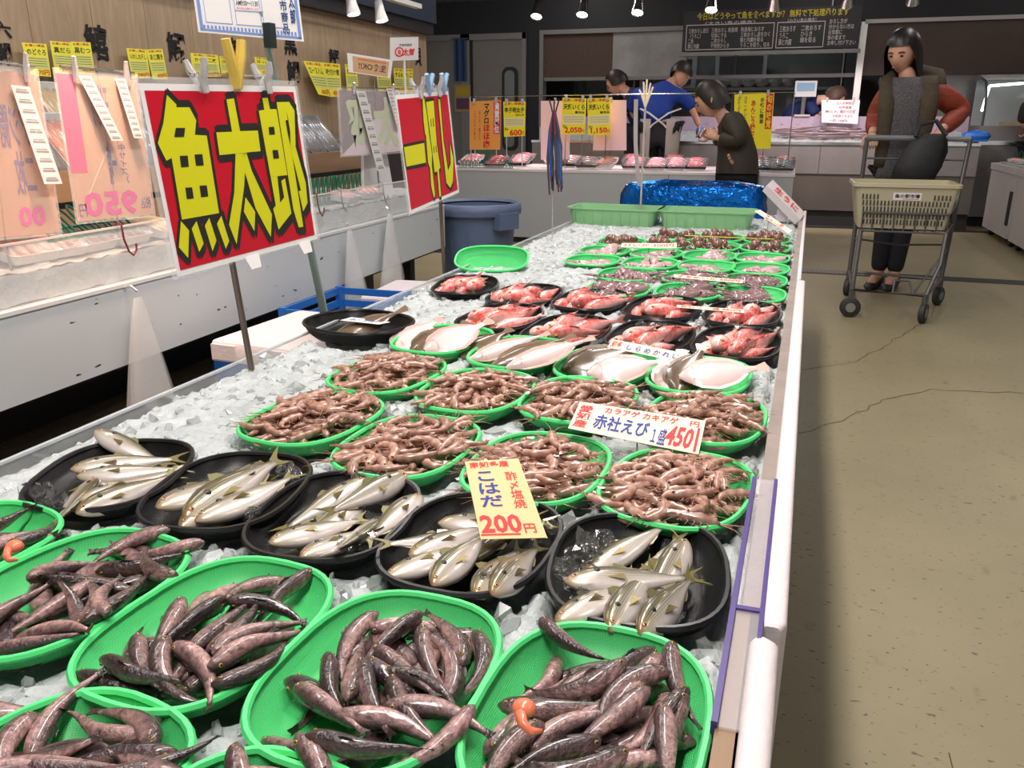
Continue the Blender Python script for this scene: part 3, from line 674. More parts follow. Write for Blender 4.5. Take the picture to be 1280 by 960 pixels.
for lst, flip in ((SHAD, 0), (SHADM, math.pi)):
    for cv, rl in ((.12, .25), (-.15, .4), (.3, .1), (0, .65)):
        sg = -1 if flip else 1
        kd = fish_mesh('shad', .140, SP, shad_col, shad_m, cv, 0, flip+sg*rl, n=12, tail=(.19, .10), fork=.6, tailcol=L(124, 116, 66), dorsal=(.4, .56, .05, L(126, 120, 74)), anal=(.72, .9, .02, L(170, 160, 120)), eye=(.075, .02, .021), eyecol=L(214, 140, 110))
        wl = .0095; cr_, sr_ = math.cos(sg*rl), math.sin(sg*rl)
        rot_ = lambda d, l: (d*cr_-l*sr_, d*sr_+l*cr_)
        kd.parts = list(kd.parts); y_, z_ = rot_(sg*.007, wl); mb = MB(); mb.ell((0, 0, 0), (.0036, .0036, .0012), rot=(sg*rl, 0, 0), nu=8, nv=4); kd.parts.append(('shoulder_spot', mb.mesh('shoulder_spot', mat('spot_dark', L(40, 38, 34), .4)), (.034, y_, z_)))
        mb = MB(); mb.add([(0, 0, 0), (-.020, -sg*.008, .001), (-.018, sg*.003, .002)], [(0, 1, 2), (2, 1, 0)]); y_, z_ = rot_(-sg*.004, wl+.001); kd.parts.append(('pectoral_fin', mb.mesh('pectoral_fin', mat('fin_yellow', L(176, 158, 92), .4, alpha=.9), False), (.026, y_, z_)))
        lst.append(kd)
# --- red rockfish-like fish with big eyes
def red_col(s, d, l):
    c = lerp3(L(252, 226, 222), L(240, 128, 118), (d+.2)/.95)
    c = lerp3(c, L(216, 62, 54), (d-.35)*1.5)
    if s < .07: c = lerp3(c, L(206, 60, 50), .5)
    return c
red_m = mat('red_fish_skin', (1, 1, 1), noise=.55, nscale=75, col2=L(250, 222, 216), rnd=.1, **wet)
RP = [(0, .03, .04, .03), (.04, .075, .078, .07), (.12, .125, .12, .11), (.27, .155, .15, .13), (.42, .148, .148, .12), (.6, .11, .108, .085), (.78, .065, .065, .048), (.92, .042, .042, .026), (1, .038, .038, .012)]
RED = [fish_mesh('red_fish', .155, RP, red_col, red_m, cv, 0, rl, n=12, tail=(.16, .09), fork=.3, tailcol=L(240, 130, 110), dorsal=(.3, .62, .022, L(232, 100, 88)), anal=None, eye=(.10, .045, .034), eyecol=L(216, 150, 60)) for cv, rl in ((.1, .3), (-.25, .9), (.35, 0), (0, 1.4))]
# --- shrimp
def shrimp_mesh(name, curve, roll, Ln=.062):
    mb = MB(); n = 7; seg = 9; rings = []; cols = []
    x = y = 0; P = []
    for i in range(seg+1):
        s = i/seg; th = curve*(s*s)*1.5; P.append((x, y, th)); x -= math.cos(th)*Ln/seg; y -= math.sin(th)*Ln/seg
    c0 = np.mean([p[:2] for p in P], 0); cr, sr = math.cos(roll), math.sin(roll)
    for i, (px, py, t) in enumerate(P):
        s = i/seg; r = .0074*np.interp(s, [0, .08, .3, .6, .9, 1], [.25, .75, 1, .85, .55, .3])*(1.10 if i % 2 else .92)
        rg = []
        for k in range(n):
            a = 2*math.pi*k/n; d, l = math.sin(a)*r, math.cos(a)*r*.85; d, l = d*cr-l*sr, d*sr+l*cr
            rg.append((px-c0[0]-math.sin(t)*d, py-c0[1]+math.cos(t)*d, l))
            base = lerp3(L(210, 170, 150), L(172, 124, 104), s*.6+.3*math.sin(a)); cols.append(lerp3(base, L(138, 88, 72), .6 if i % 2 == 0 else 0))
        rings.append(rg)
    mb.loft(rings, col=cols)
    px, py, t = P[-1]; q = (px-c0[0], py-c0[1], 0)      # tail fan
    for da in (-.5, 0, .5):
        e = (q[0]-math.cos(t+da)*.010, q[1]-math.sin(t+da)*.010, 0); w_ = .0022
        mb.add([(q[0], q[1]-w_*.5, 0), (e[0], e[1]-w_, 0), (e[0], e[1]+w_, .001), (q[0], q[1]+w_*.5, .001)], [(0, 1, 2, 3)], L(146, 96, 74))
    hx, hy = P[0][0]-c0[0], P[0][1]-c0[1]
    for dy, L_, up in ((.003, .034, .006), (-.004, .030, -.004), (.0, .012, .002)):      # feelers and rostrum
        mb.tube([(hx-.002, hy, 0), (hx+L_*.5, hy+dy*1.5, .001), (hx+L_, hy+dy*4, up*.4)], [.0009, .0006, .0003], 3, col=L(190, 140, 116))
    for i in range(2, 6):                               # legs
        px, py, t = P[i]; bx_, by_ = px-c0[0]+math.sin(t)*.004, py-c0[1]-math.cos(t)*.004
        mb.tube([(bx_, by_, 0), (bx_+.004, by_-.006, .001), (bx_+.002, by_-.011, -.001)], [.0009, .0007, .0004], 3, col=L(206, 158, 132))
    return Kind(mb.mesh(name, mat('shrimp_shell', (1, 1, 1), noise=.55, nscale=150, col2=L(112, 72, 60), rnd=.22, **{**wet, 'rough': .3}), smooth='all', color=True), [('eye', EYE(L(40, 26, 20), .0016, Vector((0, 0, 1))), (hx-.004, hy+.002, .004))])
SHR = [shrimp_mesh('shrimp', c, r) for c, r in ((.7, 0), (1.2, .4), (1.7, -.3), (-.9, .2), (-1.5, 0), (2.2, .6), (.3, 1.0))]
# --- small squid: mantle, head and arms
def squid_mesh(name, Ln, ca, cb, arms=6, curl=0):
    mb = MB(); rings = []; cols = []; n = 9
    for s, r in ((0, .05), (.06, .16), (.2, .25), (.45, .27), (.62, .22), (.68, .14), (.74, .16), (.82, .15), (.86, .1)):
        x = Ln*(.5-s); rings.append([(x, math.cos(2*math.pi*k/n)*r*Ln*.75, math.sin(2*math.pi*k/n)*r*Ln*.55) for k in range(n)])
        cols += [lerp3(ca, cb, .5+.5*math.sin(2*math.pi*k/n)) for k in range(n)]
    mb.loft(rings, col=cols)
    for k in range(arms):
        a = (k/(arms-1)-.5)*1.5; p0 = (Ln*(-.36), math.sin(a)*.05*Ln, 0); L2 = Ln*random.uniform(.3, .5)
        mb.tube([p0, (p0[0]-L2*.5*math.cos(a), p0[1]+L2*.5*math.sin(a), .04*Ln*(k % 2)), (p0[0]-L2*math.cos(a*.6), p0[1]+L2*math.sin(a*1.4+curl), -.02*Ln)], [.035*Ln, .025*Ln, .008*Ln], 5, col=cb)
    for sd in (-1, 1):
        mb.add([(Ln*.46, 0, .01*Ln), (Ln*.34, sd*.3*Ln, 0), (Ln*.2, sd*.17*Ln, 0)], [(0, 1, 2)], ca)
    return Kind(mb.mesh(name, mat('squid_skin', (1, 1, 1), noise=.3, nscale=90, col2=L(120, 84, 84), rnd=.12, **wet), smooth='all', color=True), [('eye', EYE(L(40, 34, 40), .05*Ln, Vector((0, sd, .6)).normalized()), (-.27*Ln, sd*.11*Ln, .03*Ln)) for sd in (1, -1)])
SQ_D = [squid_mesh('squid', .085, L(206, 176, 176), L(134, 100, 104), 6, c) for c in (0, .4)]
SQ_P = [squid_mesh('squid', .075, L(236, 214, 214), L(206, 168, 168), 6, c) for c in (0, -.4)]
def octo_mesh(curl):
    mb = MB(); mb.ell((0, 0, .014), (.017, .015, .015), nu=10, nv=7, col=L(130, 92, 76))
    for k in range(8):
        a = k*math.pi/4+.2; p = [(math.cos(a)*.008, math.sin(a)*.008, .008)]
        for j in range(1, 6): r = .008+j*.0075; aa = a+curl*j*.16; p.append((math.cos(aa)*r, math.sin(aa)*r, .006-.0006*j+.003*math.sin(j*2+k)))
        mb.tube(p, [.0055, .005, .0044, .0036, .0026, .001], 6, col=L(112, 78, 66))
    return Kind(mb.mesh('octopus', mat('octopus_skin', (1, 1, 1), noise=.4, nscale=110, col2=L(64, 40, 34), rnd=.12, **wet), smooth='all', color=True), [('eye', EYE(L(30, 24, 20), .0025, Vector((0, sd, .4)).normalized()), (.006, sd*.0125, .02)) for sd in (1, -1)])
OCT = [octo_mesh(1), octo_mesh(-1.4)]
# --- flatfish
def flat_mesh(name, Ln, wd, white):
    mb = MB(); nS, nW = 16, 10
    prof = lambda s: wd*np.interp(s, [0, .05, .2, .45, .7, .88, 1], [.12, .36, .8, 1, .72, .25, .16])
    def top(u, v):
        s = u; h = prof(s); w_ = (v*2-1); return (Ln*(.5-s), w_*h, .012*Ln/.2*(1-abs(w_)**2.2)*np.interp(s, [0, .1, .4, .8, 1], [.4, 1, 1.2, .6, .2])+.001)
    cf = (lambda s, w_: lerp3(L(222, 208, 206), L(206, 172, 168), abs(w_)**3*.8+.25*(s < .2))) if white else (lambda s, w_: lerp3(L(112, 92, 72), L(78, 64, 50), abs(w_)**2))
    cols = [cf(i/nS, j/nW*2-1) for j in range(nW+1) for i in range(nS+1)]
    mb.grid(top, nS, nW, col=cols)
    mb.grid(lambda u, v: (lambda p: (p[0], p[1], -p[2]*.2))(top(u, 1-v)), nS, nW, col=[L(200, 180, 170)]*((nS+1)*(nW+1)))
    finc = L(126, 104, 82) if not white else L(196, 168, 152)
    for sg in (-1, 1):      # fringe fins, saw-edged
        vs = []; n2 = 22
        for i in range(n2+1):
            s = .12+.74*i/n2; h = prof(s); vs += [(Ln*(.5-s), sg*h*.99, .001), (Ln*(.5-s-.01), sg*(h+(.012 if i % 2 else .0105)*Ln/.2*math.sin(math.pi*(i+.5)/(n2+1))**.5), .0015)]
        fs = []
        for i in range(n2): fs.append((2*i, 2*i+1, 2*i+3, 2*i+2) if sg < 0 else (2*i+2, 2*i+3, 2*i+1, 2*i))
        mb.add(vs, fs, finc)
    f = [(-Ln*.49, -wd*.15, .001), (-Ln*.64, -wd*.38, .001), (-Ln*.66, 0, .0015), (-Ln*.64, wd*.38, .001), (-Ln*.49, wd*.15, .001)]
    mb.add(f, [(4, 3, 2, 1, 0)], finc)
    parts = [] if white else [('eye', EYE(L(90, 80, 50), .004*Ln/.2, Vector((0, 0, 1))), (Ln*.40, wd*.12, .008)), ('eye', EYE(L(90, 80, 50), .004*Ln/.2, Vector((0, 0, 1))), (Ln*.38, -wd*.1, .008))]
    if white:
        parts = [('gill_plate', MB().grid(lambda u, v: (Ln*(.33-.04*math.sin(math.pi*v)+u*.012), (v-.5)*wd*1.0, .0125*Ln/.2+.0012), 1, 6).mesh('gill_plate', mat('gill_pink', L(216, 150, 148), .4), False), (0, 0, 0))]
    return Kind(mb.mesh(name, mat('flatfish_skin', (1, 1, 1), noise=.22, nscale=80, col2=L(90, 70, 56) if not white else L(90, 70, 56), rnd=.05, **wet) if not white else mat('flatfish_belly', (1, 1, 1), noise=.25, nscale=30, col2=L(232, 176, 176), rnd=.03, **wet), smooth='all', color=True), parts)
FB = flat_mesh('flatfish', .15, .045, False); FW = flat_mesh('flatfish', .15, .045, True); FBIG = flat_mesh('flatfish', .19, .05, False)
FBn = flat_mesh('flatfish', .17, .030, False); FWn = flat_mesh('flatfish', .17, .026, True)
# ================================================================ the display: baskets in rows and what lies in them
def heap_of(kind):
    return {id(GB): lambda: Heap(.115, .0875, .036), id(GS): lambda: Heap(.106, .085, .028), id(KB): lambda: Heap(.110, .0885, .036), id(RB): lambda: Heap(.134, .086, .032), id(KT): lambda: Heap(.122, .105, .042, 2.3)}[id(kind)]()
def local(base, X, Y):
    dx, dy = X-base[0], Y-base[1]; c, s = math.cos(base[2]), math.sin(base[2])
    return dx*c+dy*s, -dx*s+dy*c
SHAPE = ['straight', 'slightly bent', 'bent', 'curved', 'strongly curved', 'twisted', 'wavy', 'sharply curled', 'pale-bellied']
def px_fish(zb, ox, oy, sc, lst): return [((ox+a*sc, oy+b*sc), (ox+c*sc, oy+d*sc)) for a, b, c, d in lst]
def lay(heap, base, kinds, fish, name, label, cat, group, zz=.625, soft=.0025, smin=.75, smax=1.25, zmax=None):
    """fish given by head and tail pixels on the basket plane"""
    for i, (hd, tl) in enumerate(fish):
        kd = kinds[i % len(kinds)] if not isinstance(kinds, dict) else kinds[i]
        Pm = local(base, *un(*hd, z=zz)[:2]); Pt = local(base, *un(*tl, z=zz)[:2])
        yw_ = math.atan2(Pm[1]-Pt[1], Pm[0]-Pt[0])+base[2]
        if kd in SHAD and math.cos(yw_) < 0: kd = SHADM[SHAD.index(kd)]
        d = math.hypot(Pm[0]-Pt[0], Pm[1]-Pt[1]); sc = max(smin, min(smax, d/kd.L)); yaw = math.atan2(Pm[1]-Pt[1], Pm[0]-Pt[0])
        lb_ = SHAPE[DARK.index(kd)]+' '+label if kd in DARK else label
        put(heap, base, kd, name, lb_, cat, group, (Pm[0]+Pt[0])/2, (Pm[1]+Pt[1])/2, yaw, soft, (-.3, -.2, -.1, 0, .1, .2, .3), sc, zmax=zmax)
# ---- dark fish in green baskets
DK = [ # centre, yaw, text that singles the basket out, head/tail list
 (-.106, .526, 88, 'green basket of dark fish beside the wooden rim strip, orange scrap on top', 'in the green basket beside the wooden rim strip',
  px_fish(0, 580, 640, .34375, [(430, 700, 640, 560), (300, 860, 560, 760), (760, 640, 560, 820), (350, 450, 215, 600), (540, 500, 330, 590), (650, 460, 540, 560), (590, 575, 260, 600), (190, 640, 460, 660), (680, 540, 560, 660), (760, 530, 800, 640), (700, 560, 480, 690), (260, 770, 540, 690), (650, 650, 400, 790), (780, 680, 740, 880), (620, 840, 440, 820), (200, 720, 60, 900), (215, 780, 90, 940), (420, 810, 190, 900), (560, 870, 250, 900), (810, 620, 620, 880), (730, 740, 740, 940), (320, 395, 430, 480)])),
 (-.284, .524, 88, 'green basket of dark fish just below the black basket with the orange price card', 'in the green basket below the orange price card',
  px_fish(0, 320, 640, 1/3, [(640, 520, 480, 640), (430, 560, 700, 640), (430, 320, 800, 345), (420, 375, 770, 385), (400, 370, 310, 500), (250, 490, 330, 740), (860, 370, 790, 640), (610, 350, 390, 540), (345, 690, 400, 450), (620, 450, 680, 600), (740, 620, 690, 470), (780, 760, 540, 880), (160, 620, 370, 790), (520, 640, 620, 780), (600, 710, 760, 750), (360, 740, 640, 800), (70, 790, 260, 840), (240, 850, 560, 860), (500, 560, 770, 700), (410, 610, 450, 715), (480, 510, 610, 620), (760, 490, 700, 400)])),
 (-.461, .536, 86, 'green basket of dark fish lying in rows, below the ice-topped shad basket', 'in the green basket below the ice-topped shad basket',
  px_fish(0, 0, 640, 1/3, [(720, 560, 950, 450), (820, 420, 620, 560), (700, 360, 830, 180), (700, 380, 990, 160), (1060, 160, 820, 300), (1130, 190, 960, 300), (870, 300, 1150, 340), (790, 340, 590, 460), (660, 330, 590, 450), (500, 440, 560, 610), (570, 470, 700, 680), (670, 460, 820, 670), (730, 490, 910, 330), (830, 470, 950, 340), (760, 530, 1120, 350), (750, 590, 1130, 390), (800, 650, 1110, 430), (430, 550, 600, 600)])),
 (-.638, .546, 82, 'green basket of dark fish below the two black baskets at the table edge', 'in the green basket below the two black edge baskets',
  px_fish(0, 0, 640, 1/3, [(200, 300, 450, 200), (100, 440, 300, 330), (60, 250, 370, 90), (740, 100, 480, 100), (540, 50, 420, 80), (380, 160, 650, 130), (600, 190, 540, 130), (510, 230, 160, 220), (310, 250, 40, 360), (290, 380, 250, 270), (320, 360, 340, 250), (100, 380, 300, 410), (-20, 440, 210, 430), (300, 410, 570, 200), (380, 340, 400, 250), (-60, 350, 60, 300)])),
 (-.455, .318, 80, 'green basket of dark fish at the near end, one fish standing up', 'in the near-end green basket with one fish sticking up',
  px_fish(0, 0, 640, 1/3, [(300, 900, 520, 860), (100, 960, 320, 900), (90, 800, 300, 600), (540, 800, 240, 700), (600, 840, 400, 670), (560, 880, 300, 900), (100, 830, 420, 860), (20, 880, 190, 870), (90, 920, 340, 930), (480, 950, 620, 900), (50, 760, 10, 900), (-60, 960, 160, 940), (620, 960, 480, 900)])),
 (-.290, .302, 85, 'green basket of dark slender fish cut by the near end of the table', 'curled in the nearmost green basket',
  px_fish(0, 0, 640, 1/3, [(1060, 910, 780, 940), (960, 960, 1140, 920), (1170, 900, 1200, 1010), (820, 1000, 1050, 960), (900, 950, 1000, 1060)])),
 (-.660, .300, 80, 'green basket showing only its rim at the near corner of the table', 'lying in the corner basket at the near end', px_fish(0, 0, 640, 1/3, [(-60, 700, 60, 620), (-80, 760, 40, 700), (20, 660, -100, 640)])),
 (-.822, .560, 80, 'green basket of dark fish by the table edge with an orange shrimp scrap', 'in the green edge basket with the orange shrimp scrap',
  px_fish(0, 0, 500, .25, [(-40, 560, 150, 590), (-60, 620, 120, 600), (-20, 660, 140, 620), (-60, 700, 100, 660), (60, 720, 300, 540), (-100, 600, 40, 540)])),
]
GRP = 'green baskets of dark fish'
for i, (cx, cy, yw, lb, fl, fish) in enumerate(DK):
    t = basket(GB, 'fish_basket', lb, cx, cy, yw, GRP); base = (cx, cy, math.radians(yw), ICE); hp = heap_of(GB)
    order = [DARK[j] for j in (0, 1, 2, 5, 3, 6, 4, 8, 0, 1, 7, 2)]
    # a few fish underneath so that the basket is full
    for k in range({0: 10, 1: 9, 2: 9, 3: 9, 4: 8}.get(i, 4)):
        a = random.uniform(0, 6.28); r = random.uniform(.02, .075)
        put(hp, base, random.choice(DARK), 'dark_fish', 'dark fish lying deep '+fl, 'fish', 'dark fish '+fl, r*math.cos(a), r*.7*math.sin(a), random.uniform(0, 6.28), .006, (-.1, 0, .1), random.uniform(.85, 1.05), 8, .03, yj=.8, zmax=.022)
    lay(hp, base, order, fish, 'dark_fish', 'dark fish '+fl, 'fish', 'dark fish '+fl, soft=.008, zmax=.042)
# red scraps on top
def scrap(px, lb):
    p = un(*px, z=.665); mb = MB(); mb.ell((0, 0, 0), (.009, .008, .006), nu=9, nv=6).tube([(-.001, -.005, 0), (.003, -.012, -.003), (.010, -.016, -.004), (.017, -.013, -.004)], [.0045, .004, .003, .0015], 6)
    return tag(mb.build('shrimp_tail', mat('orange_shell', L(226, 110, 76), .3, coat=.4, noise=.3, nscale=90, col2=L(240, 180, 150)), loc=tuple(p), smooth='all'), lb, 'shrimp')
scrap((655, 885), 'orange shrimp scrap on the dark fish beside the rim strip'); scrap((18, 683), 'orange shrimp scrap on the basket at the table edge')
# ---- gizzard shad in black baskets
KD = [
 (-.800, .785, -72, 'black basket of silver shad at the table edge with lumps of ice', 'in the black basket at the table edge', [((125, 541), (192, 551)), ((73, 577), (225, 556)), ((80, 583), (232, 572)), ((80, 632), (218, 580)), ((120, 584), (68, 638)), ((91, 620), (216, 576))], (0, 1, 0, 3, 1, 2)),
 (-.625, .790, -80, 'black basket of silver shad with the biggest head facing out', 'in the black basket second from the table edge', [((210, 650), (325, 585)), ((182, 640), (325, 568)), ((213, 648), (352, 562)), ((232, 650), (372, 578)), ((335, 560), (250, 620))], (1, 0, 3, 2, 1)),
 (-.465, .772, -84, 'black basket of striped shad and a lump of ice below the shrimp', 'in the black basket with a big lump of ice', [((390, 676), (446, 636)), ((327, 676), (455, 624)), ((467, 589), (346, 633)), ((518, 580), (405, 625)), ((486, 615), (415, 690)), ((528, 604), (457, 662))], (2, 0, 0, 3, 1, 0)),
 (-.290, .760, 88, 'black basket of shad carrying the orange price card', 'in the black basket under the orange price card', [((508, 695), (575, 668)), ((590, 640), (495, 670)), ((520, 679), (610, 642)), ((535, 718), (610, 650)), ((593, 729), (645, 662)), ((617, 730), (668, 668)), ((575, 640), (650, 640))], (2, 0, 0, 1, 1, 3, 0)),
 (-.108, .760, -84, 'black basket of shad by the violet price holder', 'in the black basket by the violet price holder', [((720, 750), (775, 715)), ((720, 680), (838, 640)), ((865, 662), (800, 738)), ((762, 770), (812, 698)), ((800, 778), (862, 706)), ((690, 722), (876, 700))], (2, 0, 1, 1, 3, 0)),
]
for i, (cx, cy, yw, lb, fl, fish, kk) in enumerate(KD):
    t = basket(KB, 'fish_basket', lb, cx, cy, yw, 'black baskets of shad'); base = (cx, cy, math.radians(yw), ICE); hp = heap_of(KB)
    for k in range(1): put(hp, base, SHAD[k], 'gizzard_shad', 'silver shad with olive back '+fl, 'fish', 'shad '+fl, random.uniform(-.02, .02), random.uniform(-.025, .025), random.choice((0, math.pi))+random.uniform(-.4, .4), .003, (-.1, 0, .1), .95)
    lay(hp, base, [SHAD[k] for k in kk], fish, 'gizzard_shad', 'silver shad with olive back '+fl, 'fish', 'shad '+fl, soft=.006, smin=.85, smax=1.25, zmax=.034)
    mb = MB(); spots = {0: [(.06, -.06), (.085, -.03), (.09, .02), (.05, -.075)], 1: [(.06, .06), (-.07, .05)], 2: [(.07, .045), (.06, .055), (-.09, .0)], 3: [(-.07, -.06), (.06, -.07), (-.08, -.04)], 4: [(-.02, -.06), (.03, -.065), (.06, -.05), (-.06, -.04), (.0, -.07), (-.04, -.06)]}[i]
    for sx, sy in spots:
        for q in range(4): lump(mb, (sx+random.uniform(-.014, .014), sy+random.uniform(-.012, .012), .024+random.uniform(0, .014)), random.uniform(.008, .014))
    mb.build('ice_lumps', clear_ice, t, smooth=False)['kind'] = 'stuff'
# ---- shrimp heaps
SB = [(-.660, 1.050, 84, 'at the table edge above the black baskets'), (-.653, 1.296, 84, 'next to the white flatfish at the table edge'), (-.467, 1.255, 87, 'between the long-tailed flatfish and the price card'), (-.473, .992, 87, 'above the basket of striped shad'), (-.278, .976, 87, 'behind the orange price card'), (-.290, 1.262, 86, 'behind the white shrimp price card'), (-.085, 1.238, 85, 'under the red price on the white card'), (-.094, .969, 82, 'above the violet price holder')]
n_ind = 37
for i, (cx, cy, yw, where) in enumerate(SB):
    t = basket(GB, 'shrimp_basket', 'green basket heaped with small brown shrimp '+where, cx, cy, yw, 'green baskets of shrimp'); base = (cx, cy, math.radians(yw), ICE); hp = heap_of(GB)
    low = MB()
    for k in range(84):
        last = k >= 84-n_ind; kd = SHR[k % len(SHR)]
        rr = math.sqrt(random.random()); a = random.uniform(0, 6.28); X, Y = .098*rr*math.cos(a), .070*rr*math.sin(a)
        args = (X, Y, random.uniform(0, 6.28), .006, (-.15, -.07, 0, .07, .15), random.uniform(.85, 1.15), 5 if not last else 4, .018)
        if last: put(hp, base, kd, 'shrimp', 'small brown shrimp in the green basket '+where, 'shrimp', 'shrimp in the basket '+where, *args, yj=.6, zmax=.054-.014*rr)
        else:
            kd, loc, rot, sc = put(hp, base, kd, None, None, None, None, *args, yj=.6, zmax=.040-.01*rr)
            Mx = Matrix.Rotation(rot[2]-base[2], 3, 'Z') @ Matrix.Rotation(rot[1], 3, 'Y'); lx, ly = local(base, loc[0], loc[1])
            vs = [Mx @ (v.co*sc)+Vector((lx, ly, loc[2]-ICE)) for v in kd.me.vertices]
            cc = np.zeros(len(kd.me.vertices)*4, np.float32); kd.me.color_attributes['Col'].data.foreach_get('color', cc)
            low.add(vs, [tuple(p.vertices) for p in kd.me.polygons], [tuple(c) for c in cc.reshape(-1, 4)[:, :3]])
    low.build('shrimp_underneath', MATS['shrimp_shell'], t, smooth='all', color=True)['kind'] = 'stuff'
# ---- flatfish
def flat(kd, px, yaw, tz, roll, lb, sc=1.0, zz=.61, pitch=0):
    zz += .006; sc *= .90; p = un(*px, z=zz); o = tag(link('flatfish', kd.me, None, loc=(p[0], p[1], zz), scale=sc), lb, 'fish', 'flatfish')
    o.rotation_euler = (Matrix.Rotation(.34, 3, 'X') @ Matrix.Rotation(math.radians(yaw), 3, 'Z')).to_euler()      # leaning towards the aisle
    for pn, pm, pl in kd.parts: link(pn, pm, o, loc=pl)
    return o
for cx, cy, yw, lb in ((-.652, 1.555, 80, 'green basket of two pale and one dark flatfish at the table edge'), (-.468, 1.505, 84, 'green basket of flatfish with long tails over the rim'), (-.288, 1.475, 84, 'green basket with a dark flatfish overlapping a white one'), (-.116, 1.460, 86, 'green basket of flatfish by the white table rail')):
    basket(GB, 'fish_basket', lb, cx, cy, yw, 'green baskets of flatfish')
flat(FW, (517, 420), 245, 0, .10, 'pale flatfish belly up, first in the basket at the table edge', .95, .606)
flat(FB, (545, 424), 238, 0, .12, 'dark flatfish between two pale ones at the table edge', .95, .613)
flat(FW, (568, 422), 232, 0, .12, 'pale flatfish belly up leaning on the dark one at the table edge', 1.05, .622)
flat(FB, (604, 432), 240, 0, .1, 'dark flatfish first in the basket of long tails', .9, .606)
flat(FWn, (630, 436), 222, 0, .2, 'narrow pale flatfish between two dark ones', 1.0, .616)
flat(FBn, (660, 442), 225, 0, .12, 'dark speckled flatfish with its tail over the rim', 1.05, .620)
flat(FWn, (681, 444), 222, 0, .2, 'narrow pale flatfish with its tail over the rim', 1.05, .626)
flat(FB, (750, 450), 215, 0, .1, 'dark flatfish overlapped by a white one behind the price card', 1.15, .606)
flat(FW, (778, 460), 205, 0, .12, 'white flatfish lying on the dark one behind the price card', .95, .619)
flat(FW, (842, 466), 265, 0, .08, 'pale flatfish half under the dark one by the table rail', .85, .606)
flat(FB, (862, 464), 260, 0, .1, 'dark flatfish between two pale ones by the table rail', 1.0, .613)
flat(FW, (897, 466), 200, 0, .12, 'white flatfish lying on top by the table rail', 1.0, .622)
# single flatfish with a paper slip in a round black basket hanging over the edge
bx = basket(KT, 'fish_basket', 'round black basket with one dark flatfish tilted over the table edge', -.872, 1.60, -15, 'black round basket', tilt=(.0, .0), z=ICE+.004)
flat(FBIG, (452, 411), 42, 0, .0, 'dark flatfish with a white paper slip alone in the round black basket', 1.0, .600, pitch=.0).rotation_euler = (Matrix.Rotation(.25, 3, 'X') @ Matrix.Rotation(math.radians(215), 3, 'Z') @ Matrix.Rotation(.25, 3, 'Y')).to_euler()
p = un(457, 402, z=.622); s_ = thing('paper_slip', 'white paper slip with blue writing on the dark flatfish', 'paper', tuple(p), math.radians(-12))
cd = Card((-.055, .018, 0), (.055, .018, .002), (.052, -.018, .004), (-.058, -.018, 0)); mb = MB(); cd.body(mb, .0006); mb.build('sheet', PAPER('slip_paper', (.78, .78, .78)), s_, smooth=False)
mb = MB(); cd.text(mb, '活〆 かれい', .1, .25, .9, .75); mb.build('lettering', BLUEINK, s_, smooth=False)
# ---- red fish in black baskets
RDK = [(-.829, 2.150, -80, 'alone at the table edge'), (-.632, 2.075, 87, 'beside the bare ice'), (-.612, 1.810, 86, 'above the pale flatfish at the table edge'), (-.452, 2.065, 86, 'between the squid and two like it'), (-.432, 1.735, 86, 'above the flatfish with long tails'), (-.262, 2.025, 85, 'with a card across, beside the squid'), (-.246, 1.738, 86, 'above the long price card'), (-.070, 2.018, 86, 'under the end of a price card by the rail'), (-.065, 1.735, 84, 'by the rail with one eye looking out')]
for i, (cx, cy, yw, wh_) in enumerate(RDK):
    t = basket(RB, 'fish_basket', 'black basket of red fish '+wh_, cx, cy, yw, 'black baskets of red fish'); base = (cx, cy, math.radians(yw), ICE); hp = heap_of(RB)
    dirn = 1 if yw > 0 else -1
    spots = [(-.035, -.045, 2.9), (-.03, .0, 3.2), (-.03, .042, 3.4), (.05, -.035, 2.95), (.055, .03, 3.25), (-.045, -.02, 3.0), (-.02, .022, 3.3), (.02, -.01, 3.1)][:8 if i % 3 else 7]
    for k, (sx, sy, ya) in enumerate(spots):
        put(hp, base, RED[(k+i) % 4], 'red_fish', 'red fish in the black basket '+wh_, 'fish', 'red fish '+wh_, sx*dirn, sy, ya+(0 if dirn > 0 else math.pi)+random.uniform(-.2, .2)-.25, .012, (-.2, -.1, 0, .1, .2), random.uniform(.80, .95), 4, .012, yj=.15, zmax=.036)
    mb = MB()
    for q in range(7): lump(mb, (.10+random.uniform(-.02, .02), random.uniform(-.05, .05), .02+random.uniform(0, .012)), random.uniform(.007, .013))
    mb.build('ice_lumps', clear_ice, t, smooth=False)['kind'] = 'stuff'
# ---- squid and small octopus in the far green baskets
far = []
for cx, cy in ((-.412, 2.235), (-.224, 2.262), (-.058, 2.275)): far.append((cx, cy, SQ_D, 10, 'grey squid', 'of the first squid row'))
for cx, cy in ((-.428, 2.465), (-.235, 2.475), (-.056, 2.485)): far.append((cx, cy, SQ_D, 9, 'grey squid', 'of the second squid row'))
for cx, cy in ((-.585, 2.69), (-.395, 2.69), (-.215, 2.69), (-.05, 2.695)): far.append((cx, cy, SQ_P, 10, 'pale squid', 'in the near pale row'))
for cx, cy in ((-.59, 2.91), (-.405, 2.90), (-.225, 2.905), (-.05, 2.91)): far.append((cx, cy, SQ_P, 9, 'pale squid', 'in the far pale row'))
for cx, cy in ((-.575, 3.15), (-.395, 3.135), (-.224, 3.14), (-.048, 3.15)): far.append((cx, cy, OCT, 8, 'brown octopus', 'in the near octopus row'))
for cx, cy in ((-.385, 3.37), (-.224, 3.38), (-.048, 3.38)): far.append((cx, cy, OCT, 8, 'brown octopus', 'in the far octopus row'))
seen = {}
nm_sq = lambda w_: 'squid' in w_
